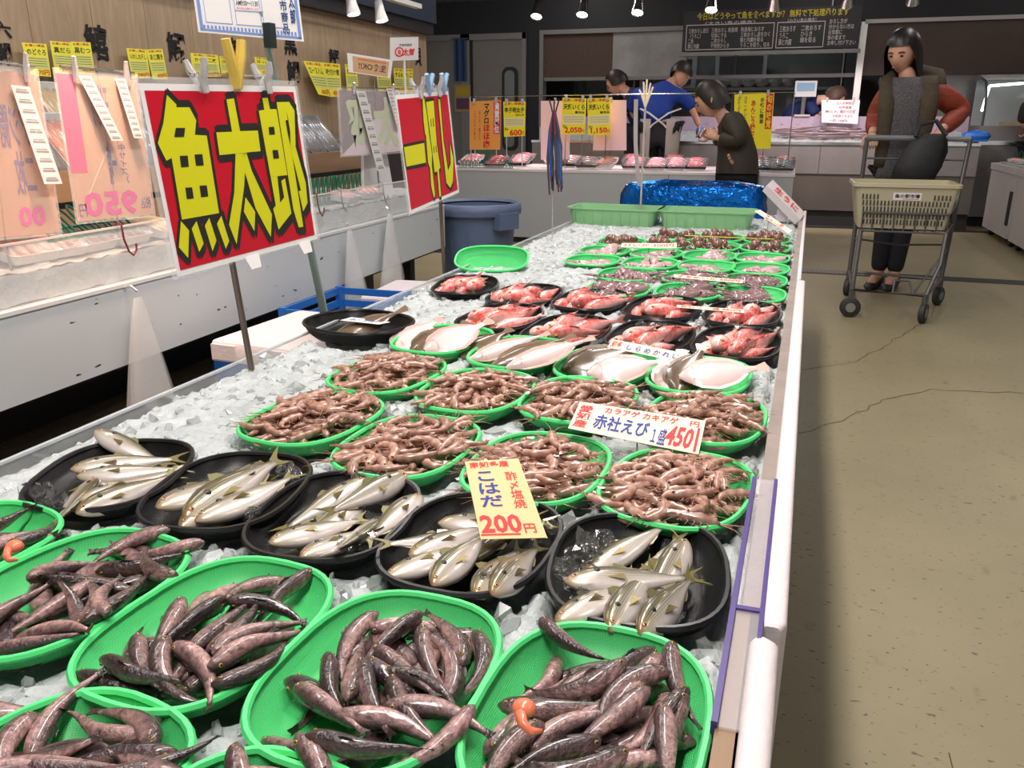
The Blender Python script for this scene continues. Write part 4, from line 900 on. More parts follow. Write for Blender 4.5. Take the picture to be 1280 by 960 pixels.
for cx, cy, kds, n, what, wh_ in far:
    n += 5 if nm_sq(what) else 1
    q = seen[wh_] = seen.get(wh_, 0)+1
    col_ = {-1: 'by the white rail', 0: 'second from the white rail', 1: 'third from the white rail', 2: 'at the bare ice'}[-1 if cx > -.1 else 0 if cx > -.3 else 1 if cx > -.5 else 2]
    nm = what.split()[1]
    t = basket(GS, nm+'_basket', 'green basket of small %s %s, %s' % (what, wh_, col_), cx, cy, 88, 'green baskets of small %s' % what); base = (cx, cy, math.radians(88), ICE); hp = heap_of(GS)
    for k in range(n):
        rr = math.sqrt(random.random()); a = random.uniform(0, 6.28)
        put(hp, base, kds[k % 2], nm, 'small %s, basket %s, %s' % (what, wh_, col_), nm, '%s in the basket %s, %s' % (what, wh_, col_), .07*rr*math.cos(a), .055*rr*math.sin(a), random.choice((0, math.pi, 2.6, -.5))+random.uniform(-.5, .5), .006, (-.2, 0, .2), random.uniform(1.0, 1.25), 5, .02, yj=.4, zmax=.028 if nm_sq(what) else .018)
# ================================================================ crushed ice: a lumpy bed that rises between the baskets, with a scatter of broken lumps
nu, nv = 120, 520
U, YY = np.meshgrid(np.linspace(0, 1, nu+1), np.linspace(TY0+.01, TY1-.005, nv+1)); XX = -.979+U*.979+.0226*(YY-.8)
def foot_r(X, Y):
    rmin = np.full(X.shape, 9.0)
    for cx, cy, yw, a, b in FOOT:
        dx, dy = X-cx, Y-cy; c, s = math.cos(yw), math.sin(yw); u, v = (dx*c+dy*s)/a, (-dx*s+dy*c)/b
        rmin = np.minimum(rmin, (np.abs(u)**2.7+np.abs(v)**2.7)**(1/2.7))
    return rmin
fr_r = foot_r(XX, YY)
nzv = .5*np.sin(23*XX+3*np.sin(9*YY))*np.sin(19*YY+2*np.sin(13*XX))+.5*np.sin(57*XX+41*YY)*np.sin(61*YY-33*XX)
ZZ = np.where(fr_r < .93, ICE-.012, ICE+.006+np.clip((fr_r-.93)*.05, 0, .012))+.006*nzv+RNG.uniform(-.004, .005, XX.shape)
ZZ = np.where(fr_r < .93, np.minimum(ZZ, ICE-.006), ZZ); ZZ -= np.where((U < .02) | (U > .985), .012, 0)
V = np.stack([XX.ravel(), YY.ravel(), ZZ.ravel()], 1).tolist()
mb = MB(); mb.add(V, [(j*(nu+1)+i, j*(nu+1)+i+1, (j+1)*(nu+1)+i+1, (j+1)*(nu+1)+i) for j in range(nv) for i in range(nu)])
ice = tag(mb.build('crushed_ice', ice_m, smooth='all'), 'bed of crushed ice filling the long table under the baskets', 'ice', kind='stuff')
py = .2+4.1*RNG.random(9000)**1.4; pxx = -.965+.955*RNG.random(9000)+.0226*(py-.8); ok = foot_r(pxx, py) > .99
mb = MB()
for x, y in zip(pxx[ok], py[ok]):
    r = random.uniform(.004, .012)*(1.0 if random.random() < .85 else 1.5); lump(mb, (x, y, ICE+.010+.006*nz(x, y)+r*.25), r)
mb.build('ice_lumps', lump_m, ice, smooth=False)['kind'] = 'stuff'
# ================================================================ price cards and signs on the ice table
def card_px(quad, P, n, base=None):
    c = [Vector(unpl(a, b, P, n)) for a, b in quad]; o = Vector(base) if base else sum(c, Vector())/4
    return Card(*[p-o for p in c]), o
ORANGE = PAPER('card_orange', L(252, 206, 150)); CREAM = PAPER('card_cream', L(250, 232, 206)); PEACH = PAPER('card_peach', L(248, 200, 140))
BRED = mat('brush_red', L(226, 52, 56), .6)
wire_m = mat('stake_wire', (.25, .25, .25), .4, .8)
def price_card(quad, P, n, paper, prints, label, name='price_card', stake=True):
    cd, o = card_px(quad, P, n); t = thing(name, label, 'price card', tuple(o), 0, 'price cards on the ice table')
    mb = MB(); cd.body(mb, .0012); mb.build('card', paper, t, smooth=False)
    by = {}
    for ink, args, kw in prints:
        m_ = by.setdefault(ink.name, (MB(), ink)); cd.text(m_[0], *args, **kw)
    for m_, ink in by.values(): m_.build('lettering', ink, t, smooth=False)
    if stake:
        b = cd.at(.5, .35, -.0015); mb = MB(); mb.tube([b, (b.x, b.y+.004, ICE-o.z-.02)], .0012, 5); mb.build('stake', wire_m, t)
    return t
NC = (.06, -.5, .86)
price_card([(581, 577), (648, 573), (684, 672), (601, 674)], (-.281, .82, .664), (.14, -.5, .85), ORANGE, [
    (BRED, ('南知多産', .07, .02, .78, .10), dict(bold=.02)), (BLUEINK, (vert('こはだ'), .13, .15, .50, .61), dict(bold=.02)), (BRED, (vert('酢〆塩焼'), .66, .17, .86, .64), dict(bold=.008)),
    (BRED, ('200', .04, .71, .68, .93), dict(bold=.03, slant=-.0)), (BRED, ('円', .70, .83, .88, .94), dict(bold=.02)), (BRED, ('ー', .02, .94, .62, .96), dict(bold=.02))], 'orange price card with blue writing and 200 in red on the shad')
price_card([(725, 502), (882, 526), (873, 568), (710, 535)], (-.17, 1.12, .648), NC, CREAM, [
    (BRED, (vert('愛知産'), .02, .1, .13, .9), dict(bold=.02)), (BRED, ('カラアゲ カキアゲ', .22, .05, .80, .26), dict(bold=.02)), (BLUEINK, ('赤社えび', .17, .33, .60, .84), dict(bold=.022)), (BLUEINK, ('１盛', .63, .45, .74, .95), dict(bold=.012)),
    (BRED, ('450', .74, .30, .94, .92), dict(bold=.03, slant=.03)), (BRED, ('円', .89, .08, .96, .24), dict(bold=.015)), (BRED, ('I', .955, .26, .975, .95), dict(bold=.0))], 'cream price card with blue writing lying across the shrimp baskets')
price_card([(766, 424), (890, 448), (884, 459), (759, 434)], (-.2, 1.53, .652), NC, CREAM, [(BRED, ('知多', .02, .1, .12, .95), dict(bold=.02)), (BLUEINK, ('し ら め か れ い', .18, .25, .70, .85), dict(bold=.02)), (BRED, ('780円', .74, .15, .97, .95), dict(bold=.03))], 'long cream price card above the flatfish')
price_card([(846, 381), (930, 387), (930, 391), (846, 384)], (-.14, 1.95, .652), NC, CREAM, [(BRED, ('赤むつ 一盛 980円', .05, .15, .95, .85), dict(bold=.02))], 'thin cream price card edge across the red fish')
price_card([(842, 343), (930, 350), (928, 354), (842, 346.5)], (-.2, 2.36, .645), NC, CREAM, [(BRED, ('するめいか 500円', .05, .15, .95, .85), dict(bold=.02))], 'thin pale price card between the two grey squid rows')
price_card([(777, 304), (846, 304), (846, 310), (776, 309)], (-.45, 2.93, .65), NC, CREAM, [(BRED, ('ひいか 300円', .05, .15, .95, .85), dict(bold=.02))], 'pale price card with red ends over the pale squid')
t = price_card([(831, 232), (886, 236), (883, 243), (830, 236)], (-.5, 4.42, .775), (.05, -.7, .7), PEACH, [(REDINK, ('お買い得 一盛', .05, .15, .95, .85), dict(bold=.02))], 'peach price card lying on the blue foil', stake=False)
price_card([(943, 264), (950, 262), (990, 288), (986, 292)], (-.03, 3.62, .66), (-.3, -.6, .74), CREAM, [(BRED, ('たこ', .1, .2, .9, .8), dict(bold=.02))], 'slanting price card on the rail end by the octopus')
tag(MB().tube([(-.35, 3.25, .622), (-.02, 3.26, .62)], .002, 5).build('yellow_stick', mat('yellow_stick', L(190, 190, 30), .4), smooth=False), 'thin yellow stick lying over the octopus baskets', 'stick')
# ---- big red signs on poles along the far edge of the table
sign_red = PAPER('sign_red', L(196, 22, 44), .3); sign_yel = mat('sign_yellow', L(212, 210, 30), .35); sign_blk = mat('sign_black', (.02, .019, .018), .4); white_p = PAPER('sign_white', (.82, .80, .80), .35)
film = mat('laminate_film', (.95, .95, .97), .08, alpha=.18)
def homog(src):
    """maps crop pixels of a quad (TL,TR,BR,BL) to unit card coordinates"""
    A = []; b = []
    for (x, y), (u, v) in zip(src, ((0, 0), (1, 0), (1, 1), (0, 1))):
        A += [[x, y, 1, 0, 0, 0, -u*x, -u*y], [0, 0, 0, x, y, 1, -v*x, -v*y]]; b += [u, v]
    h = np.append(np.linalg.solve(np.array(A, float), np.array(b, float)), 1).reshape(3, 3)
    def f(p): q = h @ np.array([p[0], p[1], 1.0]); return (q[0]/q[2], q[1]/q[2])
    return f
def big_sign(corners, src, polys, holes, label, shifts, pole, clips):
    c = [Vector(p) for p in corners]; o = Vector((pole[0][0], pole[0][1], pole[0][2])); t = thing('red_sign', label, 'sign', tuple(o), 0, 'red signs on poles')
    cd = Card(*[p-o for p in c]); hm = homog(src)
    mb = MB(); cd.body(mb, .0012, u0=-.025, v0=-.035, u1=1.02, v1=1.01); mb.build('laminate', film, t, smooth=False)
    mb = MB()
    f = [cd.at(u, v, .0004) for u, v in ((0, 0), (1, 0), (1, 1), (0, 1))]; mb.add(f, [(3, 2, 1, 0)]); mb.build('white_border', white_p, t, smooth=False)
    mb = MB(); cd.rect(mb, .022, .035, .978, .968, .0008); mb.build('red_field', sign_red, t, smooth=False)
    blk_ = MB(); yel = MB(); hol = MB()
    for P in polys:
        for k, (dx, dy) in enumerate(shifts): cd.poly(blk_, [hm((x+dx, y+dy)) for x, y in P], .0012+k*.00002)
        cd.poly(yel, [hm(p) for p in P], .0017)
    for P in holes: cd.poly(hol, [hm(p) for p in P], .0021)
    blk_.build('outline', sign_blk, t, smooth=False); yel.build('lettering', sign_yel, t, smooth=False)
    if holes: hol.build('counter_shapes', sign_blk, t, smooth=False)
    mb = MB(); mb.tube([Vector(p)-o for p in pole], .006, 8); mb.build('pole', mat('pole_steel', L(120, 108, 98), .35, .8), t)
    tl, tr = cd.at(0, 0), cd.at(1, 0); up = Vector((0, 0, .02))
    mb = MB(); mb.tube([cd.at(.3, -.06, -.004), cd.at(.8, -.06, -.004)], .002, 6); mb.build('crossbar', CHROME, t)
    cl_m = mat('clip_clear', (.85, .84, .86), .15, trans=.6)
    for u in clips:
        mb = MB()
        for sg in (-1, 1):
            mb.tube([cd.at(u+sg*.012, .045, sg*.004), cd.at(u, -.03, sg*.006), cd.at(u-.005, -.08, sg*.016), cd.at(u-.01, -.135, sg*.02)], [.006, .008, .007, .005], 6)
        mb.build('clip', cl_m, t)
    return t, cd
Q1 = [(35, 50), (785, 75), (860, 765), (240, 950)]
uo = [(175, 110), (222, 158), (222, 172), (285, 172), (318, 235), (312, 305), (368, 308), (425, 664), (255, 697), (203, 415), (178, 428), (135, 345), (160, 250)]
P1 = [uo, [(250, 703), (288, 745), (285, 865), (242, 820)], [(300, 736), (322, 702), (355, 800), (335, 837)], [(360, 722), (380, 686), (413, 785), (395, 832)], [(415, 712), (435, 676), (470, 785), (455, 820)],
      [(462, 135), (497, 130), (524, 287), (606, 284), (617, 380), (428, 400), (413, 293), (487, 290)], [(502, 393), (550, 388), (540, 540), (503, 798), (470, 715), (495, 570)], [(530, 388), (552, 388), (575, 470), (662, 665), (655, 762), (590, 640), (545, 480)], [(545, 590), (588, 655), (583, 740), (537, 655)],
      [(612, 190), (638, 186), (630, 130), (655, 128), (664, 183), (694, 183), (735, 488), (690, 494), (660, 498)], [(660, 494), (690, 494), (700, 612), (718, 588), (707, 515), (724, 503), (748, 657), (690, 730), (668, 640), (680, 625)],
      [(695, 150), (733, 149), (745, 240), (757, 380), (798, 715), (778, 718), (757, 640)], [(730, 150), (752, 148), (776, 190), (776, 352), (765, 362), (752, 368), (748, 236)], [(752, 365), (774, 352), (815, 520), (820, 610), (800, 648), (783, 560), (793, 556)]]
H1 = [[(220, 272), (265, 272), (260, 315), (213, 315)], [(240, 405), (278, 403), (284, 455), (248, 458)], [(310, 398), (347, 396), (354, 448), (318, 450)], [(268, 552), (300, 550), (308, 600), (276, 604)], [(334, 542), (368, 540), (375, 590), (342, 594)], [(655, 268), (680, 266), (684, 302), (658, 304)], [(670, 375), (695, 374), (700, 412), (674, 415)], [(733, 236), (746, 234), (753, 290), (752, 355), (742, 300)]]
S1, c1 = big_sign([(-.989, 1.143, 1.103), (-.972, 1.573, 1.112), (-.948, 1.578, .803), (-.965, 1.149, .794)], Q1, P1, H1, 'red sign with big yellow characters for the fish shop on a steel pole',
    [(-12, 0), (12, 0), (-8, -30), (0, -36), (10, -26), (0, 34), (12, 32), (-8, 26), (14, 20)], [(-.930, 1.285, .545), (-.965, 1.30, .8), (-.990, 1.305, 1.12)], (.34, .77))
# yellow peg with two finger-like ends
mb = MB(); q = c1.at(.56, -.02)
for sg in (-1, 1): mb.tube([c1.at(.565+sg*.012, .02, 0), c1.at(.565+sg*.02, -.08, .004), c1.at(.565+sg*.038, -.16, .008), c1.at(.565+sg*.052, -.25, .01)], [.007, .010, .010, .009], 7)
mb.build('yellow_peg', mat('peg_yellow', L(222, 190, 90), .4), S1)
for u in (.42, .83):
    mb = MB(); c_ = Card(c1.at(u, .99, .001), c1.at(u+.1, .99, .001), c1.at(u+.09, 1.07, .006), c1.at(u+.02, 1.07, .006)); c_.body(mb, .0006); mb.build('tape_end', white_p, S1, smooth=False)
Q2 = [(75, 140), (395, 125), (480, 755), (158, 905)]
P2 = [[(120, 455), (250, 430), (262, 555), (135, 580)], [(262, 185), (308, 178), (330, 440), (355, 590), (345, 600), (362, 780), (350, 785), (335, 612), (318, 620), (300, 470)], [(240, 160), (252, 165), (270, 282), (282, 385), (300, 500), (300, 580), (322, 770), (315, 795), (296, 710), (288, 590), (275, 555), (268, 470), (262, 385), (256, 375), (246, 290)], [(335, 170), (347, 170), (372, 420), (405, 612), (395, 690), (365, 450)], [(405, 610), (420, 560), (411, 430), (437, 530), (437, 680), (422, 725), (395, 690)]]
H2 = [[(289, 285), (293, 285), (296, 330), (292, 332)], [(303, 282), (307, 282), (311, 330), (306, 331)], [(308, 452), (312, 452), (315, 494), (311, 496)], [(322, 448), (326, 448), (329, 490), (325, 492)]]
S2, c2 = big_sign([(-.998, 2.096, 1.108), (-1.022, 2.525, 1.131), (-.999, 2.543, .823), (-.975, 2.114, .799)], Q2, P2, H2, 'red sign with three yellow characters on a pole beside the grey bin',
    [(-5, 0), (5, 0), (-3, -18), (4, -16), (0, 18), (5, 22)], [(-1.002, 2.43, .32), (-1.012, 2.42, .8), (-1.03, 2.4, 1.14)], (.42, .78))
for u, cc in ((.6, L(140, 170, 205)), (.9, L(190, 170, 205))):
    mb = MB()
    for sg in (-1, 1): mb.tube([c2.at(u, .03, 0), c2.at(u+sg*.02, -.06, .004), c2.at(u+sg*.06, -.16, .01)], [.006, .008, .007], 6)
    mb.build('peg', mat('peg_%d' % int(cc[2]*999), cc, .4), S2)
# paper notice high on a pale pole
a, b = un(407, 400, x=-1.0), un(330, 38, x=-1.0); b2 = un(325, 14, x=-1.0)
t = thing('paper_notice', 'white paper notice with a blue border clipped on a pale green pole', 'notice', (a[0], a[1], .40))
o = Vector((a[0], a[1], .40)); n_ = (.75, -.62, .1); Pn = Vector(b)+Vector(n_)*.012
cd = Card(*[Vector(unpl(x, y, Pn, n_))-o for x, y in ((234, -60), (366, -60), (380, 52), (248, 40))])
dn = (Vector(a)-Vector(b)).normalized()
MB().tube([Vector(a)+dn*.12-o, Vector(a)-o, Vector(b)-o, Vector(b2)-o], [.010, .010, .0062, .006], 10).build('pole', mat('pole_pale_green', L(146, 166, 160), .4), t)
mb = MB(); cd.body(mb, .0006); mb.build('sheet', white_p, t, smooth=False)
bl = mat('notice_blue', L(120, 146, 205), .6); mb = MB()
for r in ((.02, .95, .98, .975), (.02, .02, .05, .975), (.95, .02, .98, .975)): cd.rect(mb, *r, .0006)
for i in range(26): cd.rect(mb, .05+i*.0345, .90, .05+i*.0345+.02, .945, .0006)
for r in ((.08, .1, .085, .87), (.32, .1, .325, .87), (.36, .1, .365, .87), (.6, .1, .605, .87), (.62, .1, .625, .87), (.85, .1, .855, .87)): cd.rect(mb, *r, .0006)
for r in ((.08, .86, .325, .87), (.36, .86, .605, .87), (.62, .86, .855, .87), (.36, .69, .605, .70)): cd.rect(mb, *r, .0006)
mb.build('border', bl, t, smooth=False)
mb = MB(); cd.text(mb, vert('の日市商品'), .80, .3, .87, .93, bold=.02); cd.text(mb, vert('魚太郎'), .89, .25, .95, .82, bold=.03); mb.build('lettering', mat('notice_navy', L(40, 62, 120), .6), t, smooth=False)
mb = MB(); cd.text(mb, 'AM9:00～11:30', .38, .57, .59, .63); mb.build('lettering', BLACKINK, t, smooth=False)
mb = MB(); cd.text(mb, '毎週水曜日の朝', .38, .47, .59, .53); cd.text(mb, '売り切れ次第終了します', .38, .65, .59, .68); mb.build('lettering', BRED, t, smooth=False)
mb = MB(); q = cd.at(.66, .97, .003); mb.box(q, (.016, .02, .045)); mb.build('black_clip', mat('clip_black', (.02, .03, .03), .4), t, smooth=False)
# lanyard stand: cords hanging from a thin rod in the ice
r0 = un(690, 308, z=.575); top = un(688, 128, y=r0[1])
t = thing('cord_stand', 'thin rod with blue and red cords hanging over the bare ice', 'stand', tuple(r0))
MB().tube([(0, 0, -.03), (0, 0, top[2]-r0[2])], .0022, 6).build('rod', CHROME, t)
zt = top[2]-r0[2]
for k in range(3):
    mb = MB(); dx = (k-1)*.012; mb.tube([(0, 0, zt-.06), (dx*.8, 0, zt-.02), (dx*1.6, 0, zt+.012)], .003, 5); mb.build('hook', BLACKINK, t)
cols = [L(60, 66, 84), L(84, 92, 120), L(50, 52, 66), L(150, 60, 70), L(196, 196, 206), L(58, 84, 170), L(70, 70, 80), L(120, 70, 84)]
for k in range(20):
    x0_, w_ = random.uniform(-.02, .022), random.uniform(.004, .012); ln_ = random.uniform(.26, .34)
    mb = MB(); mb.tube([(x0_*.2, random.uniform(-.008, .008), zt-.03), (x0_*.9, random.uniform(-.01, .01), zt-.1), (x0_*1.2+.004, random.uniform(-.012, .012), zt-ln_*.6), (x0_*1.1+.012, random.uniform(-.012, .012), zt-ln_)], [.004, .008, .009, .006], 5, sq=.5)
    mb.build('cord', mat('cord_%d' % (k % 8), cols[k % 8], .7), t)
# forked wooden stick holder with a strip of labels
r1 = un(800, 275, z=.62); zt = un(797, 118, y=r1[1])[2]
t = thing('tag_stick', 'thin pale stick with splayed ends holding a strip of labels', 'stick', tuple(r1))
MB().tube([(0, 0, -.05), (0, 0, zt-r1[2])], [.004, .005], 6).build('rod', mat('pale_rod', L(176, 166, 158), .5), t)
for dx, dz in ((-.012, .05), (.002, .06), (.018, .045), (-.03, .02), (.03, .03)):
    MB().tube([(0, 0, zt-r1[2]-.05), (dx*.6, 0, zt-r1[2]), (dx, 0, zt-r1[2]+dz)], [.005, .0045, .004], 6).build('finger', mat('cream_peg', L(222, 206, 178), .5), t)
lab = mat('label_strip_grey', L(160, 152, 150), .6)
MB().grid(lambda u, v: (-.05+.018*u+.03*v*v, .004*math.sin(v*8), zt-r1[2]-.02-.36*v), 1, 8).build('label_strip', lab, t)
# ---- far end: pale green crates, foil-wrapped box, tilted white box
def crate(cx, cy, sx, sy, h, rz, lab_):
    t = thing('plastic_crate', lab_, 'crate', (cx, cy, ICE+.002), math.radians(rz), 'pale green crates')
    P = lambda s, z: [(x*s, y*s, z) for x, y in rrect(-sx/2, -sy/2, sx/2, sy/2, .035, 4)]
    mb = MB(); mb.loft([P(.9, .006), P(1, h), P(1.05, h), P(1.05, h+.006), P(.985, h+.006), P(.885, .010)], (True, True)); mb.build('shell', pale_m, t, smooth=50)
    for k in range(9):
        mb = MB(); x = (-.42+k*.105)*sx; mb.bx((x-.002, -sy*.475, .01), (x+.002, -sy*.475-.006, h)); mb.build('rib', pale_m, t, smooth=False)
    return t
crate(-.722, 3.80, .40, .22, .085, -3, 'pale green plastic crate nearer the bin'); crate(-.315, 3.80, .40, .22, .085, -1, 'pale green plastic crate nearer the white rail')
pk = mat('pink_meat', L(232, 170, 160), .3, coat=.4, noise=.3, nscale=60, col2=L(246, 220, 214))
for i, (x, y, w_) in enumerate(((-.62, 3.8, .07), (-.36, 3.80, .06), (-.2, 3.82, .05))):
    mb = MB(); mb.ell((0, 0, 0), (w_, .035, .015), nu=10, nv=6).ell((w_*.5, .01, .006), (w_*.5, .025, .014), nu=9, nv=6); tag(mb.build('fish_fillet', pk, loc=(x, y, .618), smooth='all'), 'pink fillet lying in a pale green crate', 'fillet', 'fillets in the pale green crates')
foil = mat('blue_foil', L(22, 110, 200), .16, .85, noise=.3, nscale=14, col2=L(10, 60, 150), bump=1.0, bscale=24)
t = thing('foil_box', 'low box wrapped in crinkled blue foil at the far end of the table', 'box', (-.43, 4.28, .60))
mb = MB(); nU, nV = 46, 14
def fo(u, v):
    a = u*2*math.pi; x, y = sup(.35+.0*v, .15, a, 5); k = [1.0, 1.02, 1.0, .93, .6, .0][min(5, int(v*5.001))]; z = [-.03, .03, .09, .135, .15, .152][min(5, int(v*5.001))]
    j = 0 if v == 0 else 1; return (x*k+random.uniform(-.008, .008)*j, y*k+random.uniform(-.008, .008)*j, z+random.uniform(-.009, .009)*j)
rg = [[fo(i/nU, v/5) for i in range(nU)] for v in range(6)]; mb.loft(rg, (True, False)); mb.build('foil_wrap', foil, t, smooth=25)
wb = un(967, 250, y=4.05)
t = thing('white_box', 'white foam box lid with red print tilted on the rail end', 'box lid', (.0, 4.02, .69))
mb = MB(); mb.box((0, 0, 0), (.21, .13, .032), rot=(.2, .75, 0)); mb.build('lid', styro, t, smooth=False)
R_ = Euler((.2, .75, 0)).to_matrix(); cd = Card(*[R_ @ Vector(p) for p in ((-.09, .05, .0168), (.09, .05, .0168), (.09, -.05, .0168), (-.09, -.05, .0168))]); mb = MB(); cd.text(mb, '生うに', .1, .1, .9, .9, bold=.03); mb.build('lettering', BRED, t, smooth=False)
MB().box((.0, .0, -.06), (.05, .05, .05)).build('foot', styro, t, smooth=False)
# empty green basket leaning on the far side of the table
t = basket(GB, 'empty_basket', 'empty green basket tipped on its side at the table edge', -.872, 2.50, 12, 'empty green basket', z=ICE+.016, tilt=(.30, 0))
# ================================================================ left counter
PX = -1.95
lc = thing('wall_counter', 'long white wall counter with clear guard, ice and wooden back shelf', 'counter', (-2.4, 2.1, 0))
def lp(mb, name, m, **k): mb.off = (-2.4, 2.1, 0); return mb.build(name, m, lc, **k)
panel_m = mat('counter_white', L(188, 194, 198), .4, noise=.12, nscale=2, col2=L(160, 166, 170)); N, K, B = nodes_of(panel_m); speck(N, K, B, 16, .70, L(50, 48, 48), (1, 1, 2.4), .02)
Y0, Y1 = -1.0, 4.72
lp(MB().bx((PX-.03, Y0, .30), (PX, Y1, .552)), 'front_panel', panel_m, smooth=False)
lp(MB().bx((PX-.035, Y0, .545), (PX+.004, Y1, .556)), 'panel_lip', mat('lip_white', (.62, .62, .63), .3), smooth=False)
lp(MB().bx((PX-.02, Y0, .725), (PX-.012, Y1, .731)), 'guard_edge', mat('guard_edge_pink', (.7, .62, .58), .2), smooth=False)
lp(MB().bx((PX-.018, Y0, .556), (PX-.013, Y1, .725)), 'clear_guard', gm, smooth=False)
lp(MB().bx((PX-.05, Y0, .285), (PX-.02, Y1, .30)), 'panel_bottom_rail', mat('rail_black', (.012, .012, .012), .5), smooth=False)  # plain black rail along the bottom of the front panel
dark = mat('dark_recess', (.02, .02, .02), .6)
lp(MB().bx((-2.9, Y0, 0), (-2.45, Y1, .52)), 'base_cabinet', dark, smooth=False)
for y in (.2, 1.5, 2.9, 4.4): lp(MB().bx((-2.1, y, 0), (-2.04, y+.06, .5)), 'leg', dark, smooth=False)
lp(MB().bx((-2.48, Y0, .50), (PX-.03, Y1, .53)), 'tray_bottom', STEEL, smooth=False)
shelfw = mat('shelf_wood', L(142, 112, 84), .5, noise=.5, nscale=5, col2=L(110, 84, 62), stretch=(4, .5, 4))
lp(MB().bx((-2.48, Y0, .53), (-2.45, Y1, .74)), 'wood_riser', shelfw, smooth=False)
lp(MB().bx((-2.47, Y0, .765), (-2.44, Y1, .87)), 'wood_riser', shelfw, smooth=False)
lp(MB().bx((-2.48, Y0, .74), (-2.46, Y1, .765)), 'shadow_gap', dark, smooth=False)
lp(MB().bx((-2.99, Y0, .84), (-2.45, Y1, .865)), 'shelf_board', shelfw, smooth=False)
# ice on the counter
mb = MB(); nu, nv = 16, 220
mb.grid(lambda u, v: (-2.45+u*.462, Y0+.01+v*(Y1-Y0-.02), .645+.008*nz(u*.5, v*5)+random.uniform(-.004, .005)), nu, nv)
mb.grid(lambda u, v: (-1.985+random.uniform(-.004, .004), Y0+.01+u*(Y1-Y0-.02), .56+.083*v+random.uniform(-.003, .003)), nv, 5)
tag(mb.build('counter_ice', ice_m, smooth='all'), 'crushed ice on the wall counter behind the clear guard', 'ice', kind='stuff')
# packs of fish leaning on the back shelf
film_m = mat('pack_film', (.9, .9, .92), .06, alpha=.16, spec=.8)
def pack(loc, sx, sy, h, rot, contents, tray, lb, grp, name='fish_pack', n=4, wild=.3):
    t = thing(name, lb, 'pack', loc, 0, grp); t.rotation_euler = rot
    P = lambda s, z: [(x*s, y*s, z) for x, y in rrect(-sx/2, -sy/2, sx/2, sy/2, .012, 2)]
    mb = MB(); mb.loft([P(.88, 0), P(1, h), P(.97, h), P(.86, .003)], (True, True)); mb.build('tray', tray, t, smooth=40)
    for k in range(n):
        mb = MB(); y = (-.36+.72*k/max(1, n-1))*sy if n > 1 else 0
        L_ = sx*.40; w_ = sy*.5/max(n, 2)+.004; a = random.uniform(-wild, wild)*.3
        mb.tube([(-L_, y+a*.03, h*.6), (-L_*.5, y, h*.75+.006), (L_*.3, y+a*.02, h*.75+.008), (L_, y-a*.03, h*.65)], [w_*.35, w_, w_*.9, w_*.3], 7, sq=.7); mb.build('piece', contents, t, smooth='all')
    mb = MB(); mb.loft([P(.99, h+.001), P(.9, h+.014), P(.5, h+.02)], (False, True)); mb.build('film', film_m, t, smooth=60)
    return t
blkt = mat('foam_tray_black', (.02, .02, .022), .4); wht = mat('foam_tray_white', (.6, .6, .6), .5)
silver = mat('silver_skin', L(120, 124, 132), .22, .5, noise=.6, nscale=40, col2=L(40, 44, 52), coat=.5, rnd=.2)
orangec = mat('orange_fish', L(196, 116, 76), .3, noise=.5, nscale=50, col2=L(120, 62, 42), coat=.4, rnd=.2); brownc = mat('brown_fish', L(132, 92, 62), .3, noise=.5, nscale=50, col2=L(70, 44, 30), coat=.4, rnd=.2)
pinkc = mat('pink_fish', L(206, 122, 118), .3, noise=.5, nscale=40, col2=L(240, 206, 200), coat=.4, rnd=.15); yellc = mat('yellow_fish', L(196, 166, 110), .3, noise=.5, nscale=40, col2=L(140, 104, 60), coat=.4)
y = 2.2; i = 0
while y < 4.6:
    c = [brownc, silver, orangec, yellc, silver, silver, silver][i % 7] if y < 3.3 else silver
    for row, (xx, zz) in enumerate(((-2.60, .95), (-2.80, 1.07))):
        pack((xx, y, zz), .27, .175, .03, (0, .85, 0), c, blkt if c is silver else wht, 'sealed pack of %s fish leaning on the wooden back shelf, %s row' % ({'silver_skin': 'silver', 'brown_fish': 'brown', 'orange_fish': 'orange', 'yellow_fish': 'yellow'}[c.name], 'front' if not row else 'back'), 'packs on the wooden back shelf', n=5)
    y += .185; i += 1
for i, (px, c, nm) in enumerate((((18, 303), orangec, 'orange'), ((55, 300), orangec, 'orange'), ((95, 296), brownc, 'dark brown'), ((140, 290), brownc, 'dark brown'), ((185, 275), yellc, 'yellowish'), ((450, 222), pinkc, 'pink'), ((420, 232), pinkc, 'pink'))):
    p = un(*px, x=-2.13); pack((-2.13, min(p[1], 4.55), .668), .2, .16, .03, (0, .18, random.uniform(-.3, .3)), c, wht, 'pack of %s fish lying on the counter ice' % nm, 'packs on the counter ice', n=4)
# green wire dividers
gr_m = mat('green_wire', L(20, 104, 74), .45)
def divider(loc, rz, n, sp, h, lb, grp='green wire dividers', tilt=0):
    t = thing('wire_divider', lb, 'divider', loc, rz, grp); t.rotation_euler = (tilt, 0, rz)
    for k in range(n):
        x = (k-(n-1)/2)*sp; pts = [(x, 0, 0), (x, 0, h*.75), (x+sp*.12, 0, h*.92), (x+sp*.3, 0, h), (x+sp*.5, 0, h*.92), (x+sp*.6, 0, h*.75), (x+sp*.6, 0, 0)]
        MB().tube(pts, .0042, 5).build('hoop', gr_m, t)
    MB().tube([(-n*sp/2, 0, h*.35), (n*sp/2, 0, h*.35)], .004, 5).tube([(-n*sp/2, 0, .005), (n*sp/2, 0, .005)], .004, 5).build('bar', gr_m, t)
    return t
p = un(118, 292, x=-2.05); divider((-2.05, p[1], .70), math.pi/2, 7, .05, .14, 'green wire divider lying over the dark packs behind the clear guard', tilt=-.9)
